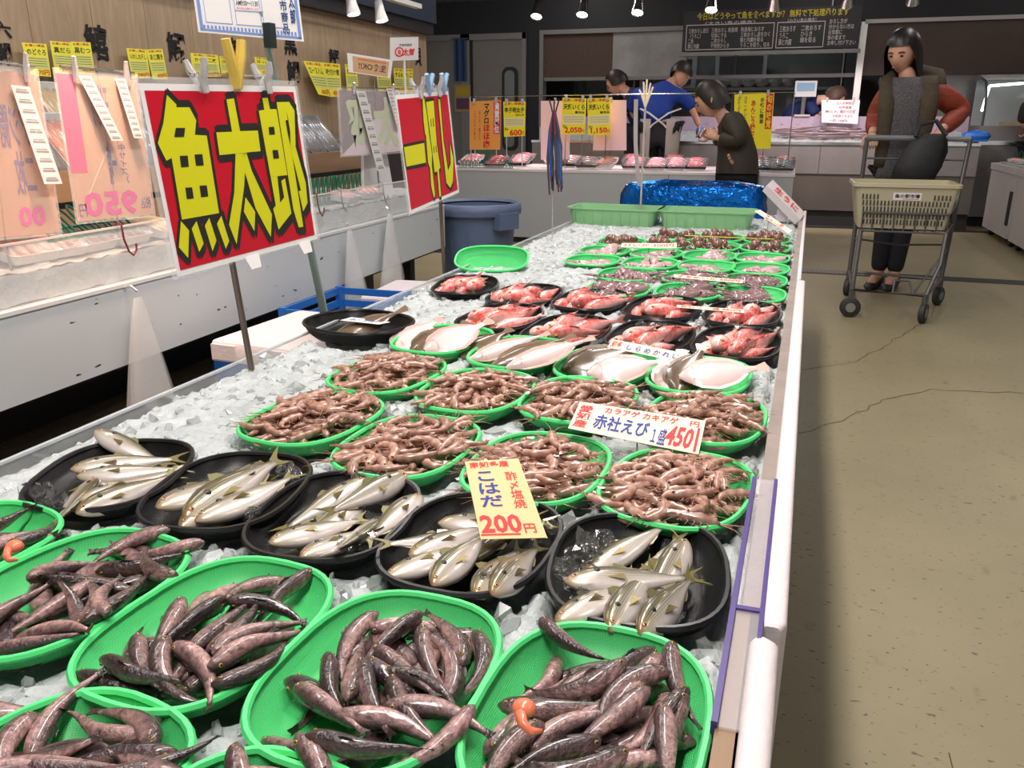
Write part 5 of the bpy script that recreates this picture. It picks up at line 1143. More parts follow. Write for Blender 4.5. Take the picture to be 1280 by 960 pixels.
for px in ((400, 245), (432, 240)):
    p = un(*px, x=-2.12); divider((-2.12, p[1], .65), math.pi/2, 7, .045, .13, 'green wire divider standing on the counter ice beside the white board')
divider((-2.3, 3.5, .65), math.pi/2, 8, .045, .17, 'tall green wire divider against the wooden riser')
t = thing('white_board', 'white slanting plastic board standing on the counter ice', 'board', (-2.1, 4.15, .64), 0); mb = MB()
mb.add([(0, -.16, 0), (0, .20, 0), (-.02, .16, .27), (-.02, -.10, .27), (-.02, -.16, 0), (-.02, .20, 0), (-.035, .16, .27), (-.035, -.10, .27)], [(0, 1, 2, 3), (7, 6, 5, 4), (0, 4, 5, 1), (1, 5, 6, 2), (2, 6, 7, 3), (3, 7, 4, 0)]); mb.build('sheet', mat('board_plastic', (.62, .62, .62), .4), t, smooth=False)
mb = MB(); mb.bx((-.06, -.06, 0), (-.03, .08, .1)); mb.build('foot', mat('board_plastic', (.62, .62, .62), .4), t, smooth=False)
# yellow price slips along the wall
yel_m = PAPER('slip_yellow', L(222, 214, 60)); slipink = mat('slip_red', L(190, 60, 30), .6)
YS = [((27, 53, 58, 55, 64, 96, 37, 94), 'のどぐろ', '170'), ((62, 51, 88, 53, 95, 93, 69, 91), '真だら', '390'), ((88, 52, 113, 53, 119, 93, 95, 92), '黒むつ', '480'), ((158, 60, 183, 62, 188, 98, 165, 98), 'いわし丸干し', '590'), ((183, 62, 203, 61, 210, 99, 191, 99), 'あじ開き', '600'), ((238, 66, 272, 69, 276, 96, 241, 96), 'かます二枚', '380'), ((274, 70, 290, 73, 292, 94, 277, 94), 'さば', '280'), ((318, 71, 336, 73, 340, 93, 321, 92), 'ほっけ', '450'), ((379, 76, 402, 78, 414, 121, 398, 118), 'ロースハム', '600'), ((402, 78, 425, 80, 427, 121, 412, 121), '味付け煮', '400'), ((431, 80, 446, 82, 448, 114, 434, 114), '焼き魚', '350'), ((470, 88, 488, 90, 490, 114, 473, 114), 'かれい', '420'), ((492, 85, 504, 86, 505, 116, 494, 116), 'するめ', '300'), ((504, 86, 516, 86, 517, 116, 506, 116), 'たこ', '520')]
for q, tx, pr_ in YS:
    quad = [(q[k], q[k+1]) for k in range(0, 8, 2)]; P0 = (-2.93, 0, 1.3); cd, o = card_px(quad, P0, (1, 0, .12))
    t = thing('price_slip', 'yellow price slip marked %s hanging on the wood wall' % pr_, 'price slip', tuple(o), 0, 'yellow price slips on the wood wall')
    mb = MB(); cd.body(mb, .001); mb.build('card', yel_m, t, smooth=False)
    mb = MB(); cd.rect(mb, .04, .42, .96, .78, .0004); mb.build('text_block', mat('slip_pale', L(196, 200, 110), .6), t, smooth=False)
    mb = MB(); cd.text(mb, tx, .12, .17, .92, .36, bold=.02); [cd.rect(mb, .1, .46+k*.075, .9, .475+k*.075, .0007) for k in range(4)]; mb.build('lettering', mat('slip_ink', L(60, 62, 30), .6), t, smooth=False)
    mb = MB(); cd.text(mb, pr_+'円', .35, .80, .95, .97, bold=.03); cd.text(mb, 'お買い得品', .1, .03, .9, .11, bold=.02); mb.build('lettering', slipink, t, smooth=False)
    mb = MB(); b = cd.at(.5, .02, -.002); mb.tube([b, (-2.99-o.x, b.y, b.z)], .003, 5); mb.build('hanger', CHROME, t)
# price cards on poles, seen from behind
def back_card(quad, xpl, col, lb, prints, strips, pole, base_z=.55, n=(1, 0, 0), name='price_board', slabs=()):
    cd, o = card_px(quad, (xpl, 0, 0), n); t = thing(name, lb, 'price card', (o.x, o.y, base_z), 0, 'price boards on poles over the wall counter'); dz = Vector((0, 0, o.z-base_z)); cd.q = [p+dz for p in cd.q]
    mb = MB(); cd.body(mb, .0015); mb.build('card', PAPER('board_%d' % int(col[0]*9999), col), t, smooth=False)
    for r, c in slabs:
        mb = MB(); cd.rect(mb, *r, .0005); mb.build('print', mat('ghost_%d' % int(c[0]*9999), c, .6), t, smooth=False)
    for c, args, kw in prints:
        mb = MB(); cd.text(mb, *args, back=True, lift=.0008, **kw); mb.build('lettering', mat('ghost_%d' % int(c[0]*9999), c, .6), t, smooth=False)
    mb = MB(); cd.body(mb, .001, u0=-.03, v0=-.04, u1=1.03, v1=1.02); mb.build('sleeve', film, t, smooth=False)
    for (u0, v0, u1, v1, wd) in strips:
        c_ = Card(cd.at(u0, v0, .01), cd.at(u0+wd, v0, .012), cd.at(u1+wd, v1, .03), cd.at(u1, v1, .03)); mb = MB(); c_.body(mb, .0006); s_ = mb.build('label_strip', PAPER('strip_white', (.68, .66, .66)), t, smooth=False)
        mb = MB(); k = 10
        for j in range(k): c_.rect(mb, .2, (j+.3)/k, .8, (j+.42)/k, .0005); c_.rect(mb, .15, (j+.5)/k, .85, (j+.72)/k, .0005)
        mb.build('bar_code', mat('code_grey', (.28, .28, .29), .6), s_, smooth=False)
    mb = MB(); u = pole; mb.tube([cd.at(u, -.08, -.004), cd.at(u, 1, -.004), Vector((cd.at(u, 1).x, cd.at(u, 1).y, 0))], .004, 6); mb.build('pole', wire_m, t)
    mb = MB(); mb.tube([cd.at(.05, -.05, .002), cd.at(.98, -.05, .002)], .0035, 6); mb.build('crossbar', CHROME, t)
    for u in (.2, .85):
        mb = MB(); mb.tube([cd.at(u, .05, .004), cd.at(u, -.03, .008), cd.at(u-.03, -.12, .02)], [.008, .01, .006], 6); mb.build('clip', mat('clip_clear', (1, 1, 1)), t)
    return t, cd
GH = L(206, 120, 160); GB_ = L(140, 132, 156)
back_card([(-62, 80), (46, 94), (75, 290), (-40, 300)], -2.06, L(246, 214, 198), 'pale peach price board seen from behind with a long label strip', [(GB_, ('アジ開き\n二枚', .35, .2, .8, .75), {}), (GH, ('00', .55, .82, .85, .95), dict(bold=.03))], [(.62, .08, .80, .68, .22)], .38)
back_card([(70, 92), (170, 100), (192, 268), (98, 277)], -2.04, L(250, 220, 202), 'peach price board with a pink band and 950 seen from behind', [(GB_, ('天然ぶり\n一塩', .36, .04, .58, .75), dict(line=1.2)), (GB_, (vert('（中サイズ）'), .62, .4, .72, .75), {}), (GH, ('950', .1, .80, .80, .98), dict(bold=.03)), (GB_, ('円', .03, .88, .12, .97), {}), (GB_, ('税込', .84, .86, .98, .95), {})], [(.22, .0, .46, .44, .15), (.68, .0, .76, .42, .13)], .5, slabs=(((.0, .0, .2, .66), L(214, 120, 146)),))
back_card([(424, 113), (500, 115), (503, 190), (428, 195)], -2.05, L(226, 214, 218), 'white sign seen from behind with faint green characters and a curling label strip', [(L(196, 204, 176), ('太郎', .08, .08, .95, .92), dict(bold=.03))], [(.22, .0, .45, 1.28, .14), (.72, -.05, .82, .55, .1)], .55)
cd, o = card_px([(434, 66), (491, 75), (488, 98), (436, 90)], (-2.28, 0, 0), (1, 0, .1)); t = thing('small_sign', 'small tan sign card seen from behind on a pole', 'sign', (o.x, o.y, .55), 0); cd.q = [p+Vector((0, 0, o.z-.55)) for p in cd.q]
mb = MB(); cd.body(mb, .0015); mb.build('sleeve', white_p, t, smooth=False)
mb = MB(); cd.rect(mb, .1, .12, .92, .95); mb.build('card', PAPER('tan_card', L(206, 164, 122)), t, smooth=False)
mb = MB(); cd.text(mb, '生食OK!!', .22, .35, .86, .75, back=True, lift=.0012, bold=.02); mb.build('lettering', mat('tan_ink', L(96, 74, 60), .6), t, smooth=False)
mb = MB(); cd.rect(mb, .2, .2, .85, .27, .0008); mb.build('print', mat('tan_red', L(206, 110, 80), .6), t, smooth=False)
MB().tube([cd.at(.6, .9, -.004), Vector((cd.at(.6, 1).x, cd.at(.6, 1).y, 0))], .003, 6).build('pole', wire_m, t)
cd, o = card_px([(488, 47), (523, 46), (523, 75), (488, 76)], (-2.6, 0, 0), (1, 0, 0)); t = thing('logo_sign', 'white sign with a red round logo and red characters on a post', 'sign', (o.x, o.y, 0), 0); cd.q = [p+Vector((0, 0, o.z)) for p in cd.q]
mb = MB(); cd.body(mb, .003); mb.build('board', white_p, t, smooth=False)
mb = MB(); cd.text(mb, '魚太郎', .18, .48, .86, .82, bold=.04); cd.poly(mb, [(.30+.16*math.cos(a*math.pi/8), .63+.22*math.sin(a*math.pi/8)) for a in range(16)], .0004); mb.build('lettering', BRED, t, smooth=False)
mb = MB(); cd.poly(mb, [(.30+.11*math.cos(a*math.pi/8), .63+.15*math.sin(a*math.pi/8)) for a in range(16)], .0007); mb.build('logo_disc', white_p, t, smooth=False)
mb = MB(); cd.text(mb, '魚', .23, .52, .37, .75, bold=.03, lift=.001); mb.build('lettering', BRED, t, smooth=False)
mb = MB(); cd.text(mb, '海産物直売', .3, .28, .75, .40, bold=.01); mb.build('lettering', BLACKINK, t, smooth=False)
MB().tube([cd.at(.5, .9, -.006), Vector((cd.at(.5, 1).x-.006, cd.at(.5, 1).y, 0))], .008, 8).build('post', wh, t)
# bundles of clear bags hanging on the panel
bag_m = mat('clear_bag', (.86, .87, .88), .16, alpha=.22, spec=.7)
def bag(px_top, wd, hgt, lb, lean=0):
    p = un(*px_top, x=PX+.045); t = thing('bag_bundle', lb, 'plastic bag', (PX+.045, p[1], p[2]), 0, 'bundles of clear bags on the counter front')
    for lay_ in range(3):
        mb = MB(); rows = 9; n = 14
        def bg(u, v):
            w_ = .018+(wd/2-.018)*v**.85; a = u*2*math.pi; fold = 1+.12*math.sin(a*5+lay_*2+v*2)
            return (.028*math.sin(a)*fold*(.4+v)*(.6+.25*lay_)*.8, w_*math.cos(a)*(1-.12*lay_)+lean*v*.1+(lay_-1)*.014*v, -hgt*v*(1-.07*lay_)+.01*math.sin(a*3)*v)
        mb.grid(bg, n, rows); mb.build('bag', bag_m, t, smooth='all')
    mb = MB(); mb.tube([(0, 0, .02), (-.02, 0, .035), (-.042, 0, .03)], .004, 6); mb.build('hook', CHROME, t)
    return t
bag((172, 372), .26, .46, 'cone of clear plastic bags hanging over the black tub'); bag((437, 288), .26, .42, 'cone of clear plastic bags hanging nearer the blue crate', .3); bag((487, 267), .30, .42, 'cone of clear plastic bags hanging next to the corner of the counter')
for i, (px, c) in enumerate((((157, 305), L(110, 30, 44)), ((398, 252), L(120, 60, 50)), ((428, 246), L(150, 150, 150)), ((480, 238), L(150, 150, 150)))):
    p = un(*px, x=PX+.008); mb = MB(); pts = [(-.022, 0, .012), (-.012, 0, .022), (0, .0, .014), (.002, 0, -.03), (.004, .012, -.07), (.004, .03, -.085), (.004, .045, -.07), (.004, .047, -.05)]
    mb.tube([(a_, b_, c_) for a_, b_, c_ in pts], .0032, 6); tag(mb.build('s_hook', mat('hook_%d' % i, c, .4), loc=(PX+.002, p[1], .722)), ['dark red wire hook hanging on the clear guard beside the green divider', 'brown wire hook on the clear guard beside the big red sign', 'grey wire hook on the clear guard near the white board', 'grey wire hook on the clear guard at the white board foot'][i], 'hook')
# things on the floor of the service aisle
def fbox(loc, sx, sy, h, rz, lb):
    t = thing('foam_box', lb, 'box', loc, math.radians(rz), 'foam boxes')
    P = lambda s, z: [(x*s, y*s, z) for x, y in rrect(-sx/2, -sy/2, sx/2, sy/2, .02, 3)]
    mb = MB(); mb.loft([P(.93, 0), P(.97, h*.8)]); mb.build('body', styro, t, smooth=40)
    mb = MB(); mb.loft([P(.965, h*.5), P(.985, h*.52), P(.99, h*.79), P(.97, h*.8)], (False, False)); mb.build('blue_band', mat('blue_band', L(26, 96, 178), .35, noise=.3, nscale=9, col2=L(14, 66, 140)), t, smooth=40)
    mb = MB(); mb.loft([P(1.0, h*.8), P(1.0, h*.95), P(.97, h)]); mb.build('lid', styro, t, smooth=40)
    for sg in (-1, 1): MB().bx((sg*sx*.32-.05, -sy/2-.004, h*.82), (sg*sx*.32+.05, -sy/2+.01, h*.98)).build('lid_tab', styro, t, smooth=False)
    return t
fbox((-1.62, 2.52, 0), .36, .52, .33, -4, 'white foam box with lid and blue band behind the ice table')
def blue_crate(loc, rz, lb):
    t = thing('blue_crate', lb, 'crate', loc, math.radians(rz), 'blue crates'); bm_ = mat('crate_blue', L(40, 104, 180), .4); sx, sy, h = .36, .48, .33
    for k in range(6): MB().bx((-sx/2, -sy/2, .02+k*.055), (sx/2, -sy/2+.012, .05+k*.055)).bx((-sx/2, sy/2-.012, .02+k*.055), (sx/2, sy/2, .05+k*.055)).bx((-sx/2, -sy/2, .02+k*.055), (-sx/2+.012, sy/2, .05+k*.055)).bx((sx/2-.012, -sy/2, .02+k*.055), (sx/2, sy/2, .05+k*.055)).build('slat', bm_, t, smooth=False)
    MB().bx((-sx/2, -sy/2, 0), (sx/2, sy/2, .015)).build('bottom', bm_, t, smooth=False)
    for a_ in (-1, 1):
        for b_ in (-1, 1): MB().box((a_*(sx/2-.012), b_*(sy/2-.012), h/2), (.03, .03, h)).build('corner_post', bm_, t, smooth=False)
    return t
blue_crate((-1.70, 3.04, .0), 0, 'blue slatted crate on the floor behind the foam box'); fbox((-1.68, 3.62, 0), .34, .46, .26, 3, 'white foam box beyond the blue crate')
t = thing('black_tub', 'low black plastic tub on the floor under the wall counter', 'tub', (-1.70, 1.83, 0)); P = lambda s, z, w_=0: [(x, y, z) for x, y in rrect(-.19*s+w_, -.25*s+w_, .19*s-w_, .25*s-w_, .03, 3)]
MB().loft([P(.88, 0), P(1, .17), P(1.05, .17), P(1.05, .185), P(.98, .185), P(.88, .02)]).build('shell', mat('tub_black', (.02, .02, .021), .4), t, smooth=40)
# grey-blue bin
t = thing('waste_bin', 'large round grey-blue plastic bin behind the ice table', 'bin', (-1.86, 5.05, 0)); bin_m = mat('bin_grey_blue', L(92, 108, 138), .45, noise=.15, nscale=4)
rg = lambda r, z: [(r*math.cos(a*math.pi/16), r*math.sin(a*math.pi/16), z) for a in range(32)]
MB().loft([rg(.205, 0), rg(.245, .44), rg(.25, .50)], (True, False)).loft([rg(.24, .52), rg(.235, .44), rg(.2, .02)], (False, True)).build('body', bin_m, t, smooth=50)
MB().loft([rg(.25, .475), rg(.28, .475), rg(.285, .5), rg(.28, .535), rg(.26, .545), rg(.24, .53)], (False, False)).build('rim', bin_m, t, smooth=60)
for a_ in (-.5, 2.6):
    q_ = Matrix.Rotation(a_, 3, 'Z'); mb = MB(); mb.box(q_ @ Vector((.272, 0, .445)), (.06, .16, .10), rot=(0, 0, a_)); mb.build('handle', bin_m, t, smooth=False)
mb = MB(); a0, a1 = -2.0, -1.5; mb.grid(lambda u, v: (math.cos(a0+(a1-a0)*u)*(.232+.014*v), math.sin(a0+(a1-a0)*u)*(.232+.014*v), .18+.2*v), 6, 1); mb.build('raised_panel', bin_m, t)
# ================================================================ back counter, second counter, freezers
BY = 7.05
bc = thing('back_counter', 'long pale grey counter with packed fish across the back', 'counter', (-1.45, BY, 0))
def bp_(mb, name, m, **k): mb.off = (-1.45, BY, 0); return mb.build(name, m, bc, **k)
bcm = mat('counter_grey', L(176, 180, 184), .4, noise=.1, nscale=2, col2=L(158, 162, 166), rnd=.02)
xs = [-2.95, -1.905, -.92, .058]
for a, b in zip(xs[:-1], xs[1:]): bp_(MB().bx((a+.002, BY, .05), (b-.002, BY+.03, .612)), 'front_panel', bcm, smooth=False)
bp_(MB().bx((.03, BY+.03, .05), (.056, BY+.95, .612)), 'end_panel', bcm, smooth=False)
bp_(MB().bx((-2.95, BY+.04, 0), (.02, BY+.9, .05)), 'plinth', dark, smooth=False)
topm = mat('counter_top_white', L(226, 214, 216), .35)
bp_(MB().bx((-2.96, BY-.005, .612), (.065, BY+.95, .632)), 'worktop', topm, smooth=False)
bp_(MB().bx((-2.95, BY+.005, .632), (.06, BY+.012, .66)), 'front_guard', gm, smooth=False)
pinkt = mat('pink_packed', L(222, 120, 136), .25, noise=.5, nscale=30, col2=L(248, 214, 216), coat=.5, rnd=.15); darkp = mat('dark_packed', L(120, 74, 66), .25, noise=.5, nscale=30, col2=L(60, 40, 36), coat=.5, rnd=.15)
redp = mat('red_packed', L(196, 60, 76), .25, noise=.4, nscale=30, col2=L(236, 160, 164), coat=.5, rnd=.15)
def on_counter(px, z): return un(*px, z=z)
for i, (px, c, tr, nm) in enumerate([((590, 203), pinkt, wht, 'pink'), ((620, 206), redp, blkt, 'red'), ((650, 204), pinkt, blkt, 'pink'), ((668, 199), pinkt, wht, 'pink'), ((712, 205), darkp, blkt, 'dark brown'), ((735, 207), darkp, blkt, 'dark brown'), ((757, 207), orangec, wht, 'orange'), ((738, 194), yellc, wht, 'yellowish'),
    ((793, 208), pinkt, blkt, 'pink'), ((820, 209), pinkt, blkt, 'pink'), ((845, 209), pinkt, blkt, 'pink'), ((870, 209), redp, blkt, 'red'), ((820, 195), redp, blkt, 'red'), ((865, 195), redp, blkt, 'red'), ((955, 210), silver, blkt, 'silver'), ((978, 211), silver, blkt, 'silver'), ((955, 198), pinkt, blkt, 'pink'), ((980, 199), pinkt, blkt, 'pink')]):
    p = on_counter(px, .66); pack((p[0], min(max(p[1], BY+.12), BY+.85), .668), .19, .22, .03, (.26, 0, random.uniform(-.1, .1)), c, tr, 'sealed pack of %s fish on the long back counter' % nm, 'packs on the back counter', n=4)
for px, n_ in (((592, 210), 9), ((622, 211), 7), ((640, 198), 8)):
    p = on_counter(px, .632); divider((p[0], min(max(p[1], BY+.05), BY+.8), .632), 0, n_, .033, .07 if px[1] > 205 else .13, 'green wire divider on the back counter by the %s' % ('orange card' if px[0] < 600 else 'yellow 600 card' if px[0] < 630 else 'pink packs'))
# boards and cards standing on the back counter
YP = PAPER('card_yellow', L(240, 224, 40)); OP = PAPER('card_deep_orange', L(236, 160, 76))
def stand_card(quad, Y, paper, prints, lb, slabs=(), name='price_sign', base=.632, poles=(.15, .85)):
    cd, o = card_px(quad, (0, Y, 0), (0, -1, .0)); t = thing(name, lb, 'price sign', (o.x, o.y, base), 0, 'price signs on the back counter'); cd.q = [p+Vector((0, 0, o.z-base)) for p in cd.q]
    mb = MB(); cd.body(mb, .003); mb.build('card', paper, t, smooth=False)
    for r, m_ in slabs:
        mb = MB(); cd.rect(mb, *r, .0006); mb.build('print', m_, t, smooth=False)
    by = {}
    for ink, args, kw in prints: cd.text(by.setdefault(ink.name, (MB(), ink))[0], *args, lift=.0012, **kw)
    for m_, ink in by.values(): m_.build('lettering', ink, t, smooth=False)
    for u in poles:
        b = cd.at(u, .03, -.005); mb = MB(); mb.tube([(b.x, b.y, 0), (b.x, b.y, b.z+.02)], .004, 6); mb.build('pole', CHROME, t)
        mb = MB(); mb.box(cd.at(u, .0, 0), (.02, .02, .05)); mb.build('clip', mat('clip_clear', (1, 1, 1)), t, smooth=False)
    return t
redb = mat('band_red', L(220, 60, 80), .5); palep = mat('print_pale', L(236, 226, 170), .6); wink = mat('white_ink', (.85, .82, .82), .6)
small = lambda u0, u1, v0, v1, n=5: [(mat('small_print', L(120, 104, 50), .6), ('ー'*12, u0, v0+k*(v1-v0)/n, u1, v0+k*(v1-v0)/n+.012), {}) for k in range(n)]
stand_card([(587, 127), (626, 125), (625, 187), (587, 187)], 7.3, OP, [(BLACKINK, (vert('マグロ'), .46, .06, .64, .46), dict(bold=.03)), (REDINK, (vert('ほほ肉'), .46, .48, .66, .97), dict(bold=.03)), (wink, (vert('貴重部位'), .80, .05, .97, .66), dict(bold=.03)), (mat('orange_small', L(150, 80, 30), .6), (vert('まぐろ一尾から'), .30, .2, .36, .8), {}), (mat('orange_small', L(150, 80, 30), .6), (vert('二つだけの希少'), .14, .2, .2, .8), {})], 'orange sign for tuna cheek with a red band on the back counter', slabs=(((.78, .02, .99, .68), redb),))
def yel_card(q, top, sub, price, lb):
    stand_card(q, 7.3, YP, [(REDINK, ('お買い得商品', .05, .02, .95, .10), dict(bold=.02)), (BLACKINK, (top, .05, .16, .95, .32), dict(bold=.03)), (BLACKINK, (sub, .55, .35, .95, .42), dict(bold=.02)), (BLACKINK, ('税込', .05, .74, .22, .82), {}), (REDINK, (price, .1 if len(price) > 3 else .25, .80, .84, .98), dict(bold=.035, slant=-.06)), (REDINK, ('円', .87, .86, .97, .98), dict(bold=.02))]+small(.08, .92, .50, .7), lb, slabs=(((.03, .46, .97, .72), palep),))
yel_card([(629, 127), (657, 127), (656, 170), (630, 171)], '辛子明太子', '切れ子', '600', 'yellow price sign marked 600 on the back counter')
yel_card([(703, 122), (733, 123), (731, 168), (702, 168)], '天然いくら', '醤油漬', '2,050', 'yellow price sign marked 2,050 on the back counter')
yel_card([(734, 123), (763, 122), (763, 168), (735, 169)], '天然いくら', '醤油漬', '1,150', 'yellow price sign marked 1,150 on the back counter')
stand_card([(918, 118), (968, 116), (963, 186), (917, 186)], 7.3, YP, [(mat('box_yellow', L(240, 224, 40), .6), (vert('旬の味覚'), .83, .03, .96, .62), dict(bold=.02)), (BLACKINK, (vert('手軽に簡単'), .66, .08, .77, .55), dict(bold=.02)), (REDINK, (vert('あんこう鍋セット'), .42, .12, .56, .97), dict(bold=.03)), (BLACKINK, (vert('コラーゲンたっぷり'), .24, .05, .33, .7), dict(bold=.01)), (BLACKINK, (vert('ぷりぷりの食感'), .08, .05, .16, .6), dict(bold=.01))], 'tall yellow sign for monkfish hotpot behind the bending customer', slabs=(((.81, .01, .98, .64), REDINK),))
pb = mat('pink_board', L(232, 196, 202), .5)
for q, lb in (([(676, 126), (712, 126), (712, 200), (676, 200)], 'pink back board behind the hanging cords'), ([(745, 125), (783, 125), (783, 188), (741, 188)], 'pink back board behind the 1,150 sign')):
    stand_card(q, 7.42, pb, [], lb, name='back_board', poles=(.5,))
# rail that carries the signs
r_ = tag(MB().tube([(-2.75, 7.325, 1.235), (.0, 7.325, 1.25)], .005, 6).tube([(-2.75, 7.325, .632), (-2.75, 7.325, 1.235)], .005, 6).tube([(0, 7.325, .632), (0, 7.325, 1.25)], .005, 6).build('sign_rail', CHROME), 'thin chrome rail carrying the signs on the back counter', 'rail')
# ---- second counter, stainless, with long silver fish on ice
SY = 9.1
sc2 = thing('steel_counter', 'stainless steel ice counter in front of the kitchen window', 'counter', (-.4, SY, 0))
def sp2(mb, name, m, **k): mb.off = (-.4, SY, 0); return mb.build(name, m, sc2, **k)
stl = mat('counter_steel', L(150, 146, 144), .35, .55, noise=.2, nscale=2)
for a, b in ((-2.7, -1.2), (-1.2, .3), (.3, 1.72)): sp2(MB().bx((a+.002, SY, .52), (b-.002, SY+.03, .80)), 'front_panel', stl, smooth=False)
sp2(MB().bx((-2.7, SY+.02, .16), (1.72, SY+.9, .52)), 'lower_front', mat('lower_steel', L(112, 106, 100), .4, .5, noise=.2, nscale=2), smooth=False)
sp2(MB().bx((-2.7, SY+.06, 0), (1.72, SY+.85, .16)), 'plinth', dark, smooth=False)
sp2(MB().bx((-2.7, SY-.02, .80), (1.72, SY+.05, .825)), 'front_edge', CHROME, smooth=False)
sp2(MB().bx((-2.7, SY+.05, .78), (1.72, SY+.75, .80)), 'ice_tray', stl, smooth=False)
lil = mat('lilac_back_panel', L(176, 160, 180), .4, .2)
sp2(MB().bx((-2.7, SY+.75, .78), (1.72, SY+.80, 1.07)), 'back_panel', lil, smooth=False)
for k in range(9): sp2(MB().box((-.9+k*.16, SY+.745, 1.0), (.02, .01, .02)), 'bolt', STEEL, smooth=False)
mb = MB(); mb.grid(lambda u, v: (-2.65+u*4.3, SY+.06+v*.68, .815+.1*v+.012*nz(u*9, v*2)+random.uniform(-.006, .008)), 200, 20); tag(mb.build('counter_ice', ice_m, smooth='all'), 'crushed ice on the steel counter before the kitchen', 'ice', kind='stuff')
lf_m = mat('long_fish_skin', (1, 1, 1), noise=.4, nscale=30, col2=L(110, 90, 92), rnd=.15, **wet)
LF = fish_mesh('long_fish', .42, [(0, .01, .01, .01), (.08, .045, .045, .03), (.3, .065, .07, .04), (.6, .055, .06, .034), (.9, .025, .025, .015), (1, .02, .02, .008)], lambda s, d, l: lerp3(L(226, 206, 206), L(120, 100, 104), (d+.3)/.9), lf_m, .3, 0, .3, tail=(.12, .06), tailcol=L(130, 110, 108), eye=(.06, .01, .014), eyecol=L(170, 140, 90))
i = 0
for bx_, n_ in ((1000, 6), (1045, 7), (1078, 5)):
    for k in range(n_):
        p = un(bx_+random.uniform(-16, 16), 163, y=SY+.3); o = tag(link('long_fish', LF.me, None, loc=(p[0], SY+.22+.05*k+random.uniform(0, .02), .875+.012*k+.012*(k % 2)), scale=random.uniform(.85, 1.05)), 'long silver fish heaped on the steel counter ice', 'fish', 'long fish on the steel counter')
        o.rotation_euler = (random.uniform(-.15, .15), random.uniform(-.08, .08), math.pi+random.uniform(-.25, .25))
        for pn, pm, pl in LF.parts: link(pn, pm, o, loc=pl)
stand_card([(1027, 125), (1075, 125), (1072, 155), (1027, 153)], SY+.55, PAPER('sign_pinkwhite', (.86, .8, .82)), [(BRED, ('さんま特売日', .4, .08, .85, .2), dict(bold=.02)), (BLACKINK, ('北海道産', .45, .26, .8, .37), dict(bold=.01)), (BLACKINK, ('朝どれ', .1, .45, .45, .56), {}), (BRED, ('脂のり抜群', .5, .43, .92, .56), dict(bold=.02)), (BRED, ('お刺身できます', .3, .63, .85, .75), dict(bold=.01)), (BLACKINK, ('一匹 120円', .2, .84, .7, .95), {})], 'white sign with red and black writing on the steel counter', base=.80)
# scale display behind the steel counter
t = thing('weighing_scale', 'pale weighing scale with a blue display behind the steel counter', 'scale', (.1, 9.875, 1.07)); q = un(1002, 106, y=9.85)-np.array([0, 0, 1.07])
MB().bx((-.1, -.02, q[2]-.12), (.12, .05, q[2]+.04)).build('display_case', mat('scale_case', (.5, .52, .53), .4), t, smooth=False)
MB().bx((-.08, -.026, q[2]-.06), (.10, -.02, q[2]+.02)).build('display', mat('scale_display', L(110, 150, 175), .3), t, smooth=False)
MB().tube([(0, .02, 0), (0, .02, q[2]-.1)], .025).build('post', STEEL, t); MB().bx((-.08, -.06, 0), (.08, .06, .02)).build('base', STEEL, t, smooth=False)
# ---- glass case on the right
gc = thing('glass_case', 'glass fronted display case with a lit tube beyond the freezers', 'display case', (2.4, 9.75, 0))
MB().bx((-.62, -.2, .1), (1.2, .5, .98)).build('body', stl, gc, smooth=False); MB().bx((-.6, -.15, 0), (1.2, .45, .1)).build('plinth', dark, gc, smooth=False)
MB().bx((-.62, -.22, .80), (1.2, -.2, .84)).build('bumper', CHROME, gc, smooth=False)
MB().bx((-.62, .2, 1.42), (1.2, .5, 1.47)).build('top', stl, gc, smooth=False); MB().bx((-.6, .47, .98), (1.2, .5, 1.42)).build('back_glass', mat('case_back', (.3, .32, .32), .2), gc, smooth=False)
gp = [(-.19, .98), (-.19, 1.15), (-.14, 1.3), (-.02, 1.4), (.2, 1.44)]
MB().grid(lambda u, v: (-.6+1.8*u, np.interp(v*4, range(5), [p[0] for p in gp]), np.interp(v*4, range(5), [p[1] for p in gp])), 1, 4).build('curved_glass', mat('case_glass', (.9, .95, .95), .05, alpha=.15), gc)
for x in (-.61, .3): MB().tube([(x, a, b) for a, b in gp], .012, 6).build('glass_frame', mat('frame_dark', (.06, .07, .07), .4), gc)
MB().tube([(-.55, .08, 1.36), (-.1, -.02, 1.39)], .012).tube([(-.55, .08, 1.36), (-.58, .1, 1.12)], .012).build('light_tube', mat('tube_glow', (1, 1, 1), .5, emit=(.85, .93, 1), estr=4), gc)
MB().box((-.2, .15, 1.0), (.35, .2, .03)).build('food_tray', mat('yellow_tray', L(170, 150, 70), .5, noise=.4, nscale=30, col2=L(120, 100, 40)), gc, smooth=False)
tag(MB().ell((0, 0, .05), (.13, .08, .055)).box((0, 0, .01), (.2, .12, .02)).build('blue_bag', mat('bag_blue', L(40, 110, 200), .35, bump=.5, bscale=20), loc=tuple(un(1222, 158, y=9.3)*[1, 1, 0]+[0, 0, .838]), smooth=30), 'bright blue plastic bag on the steel counter end', 'bag')
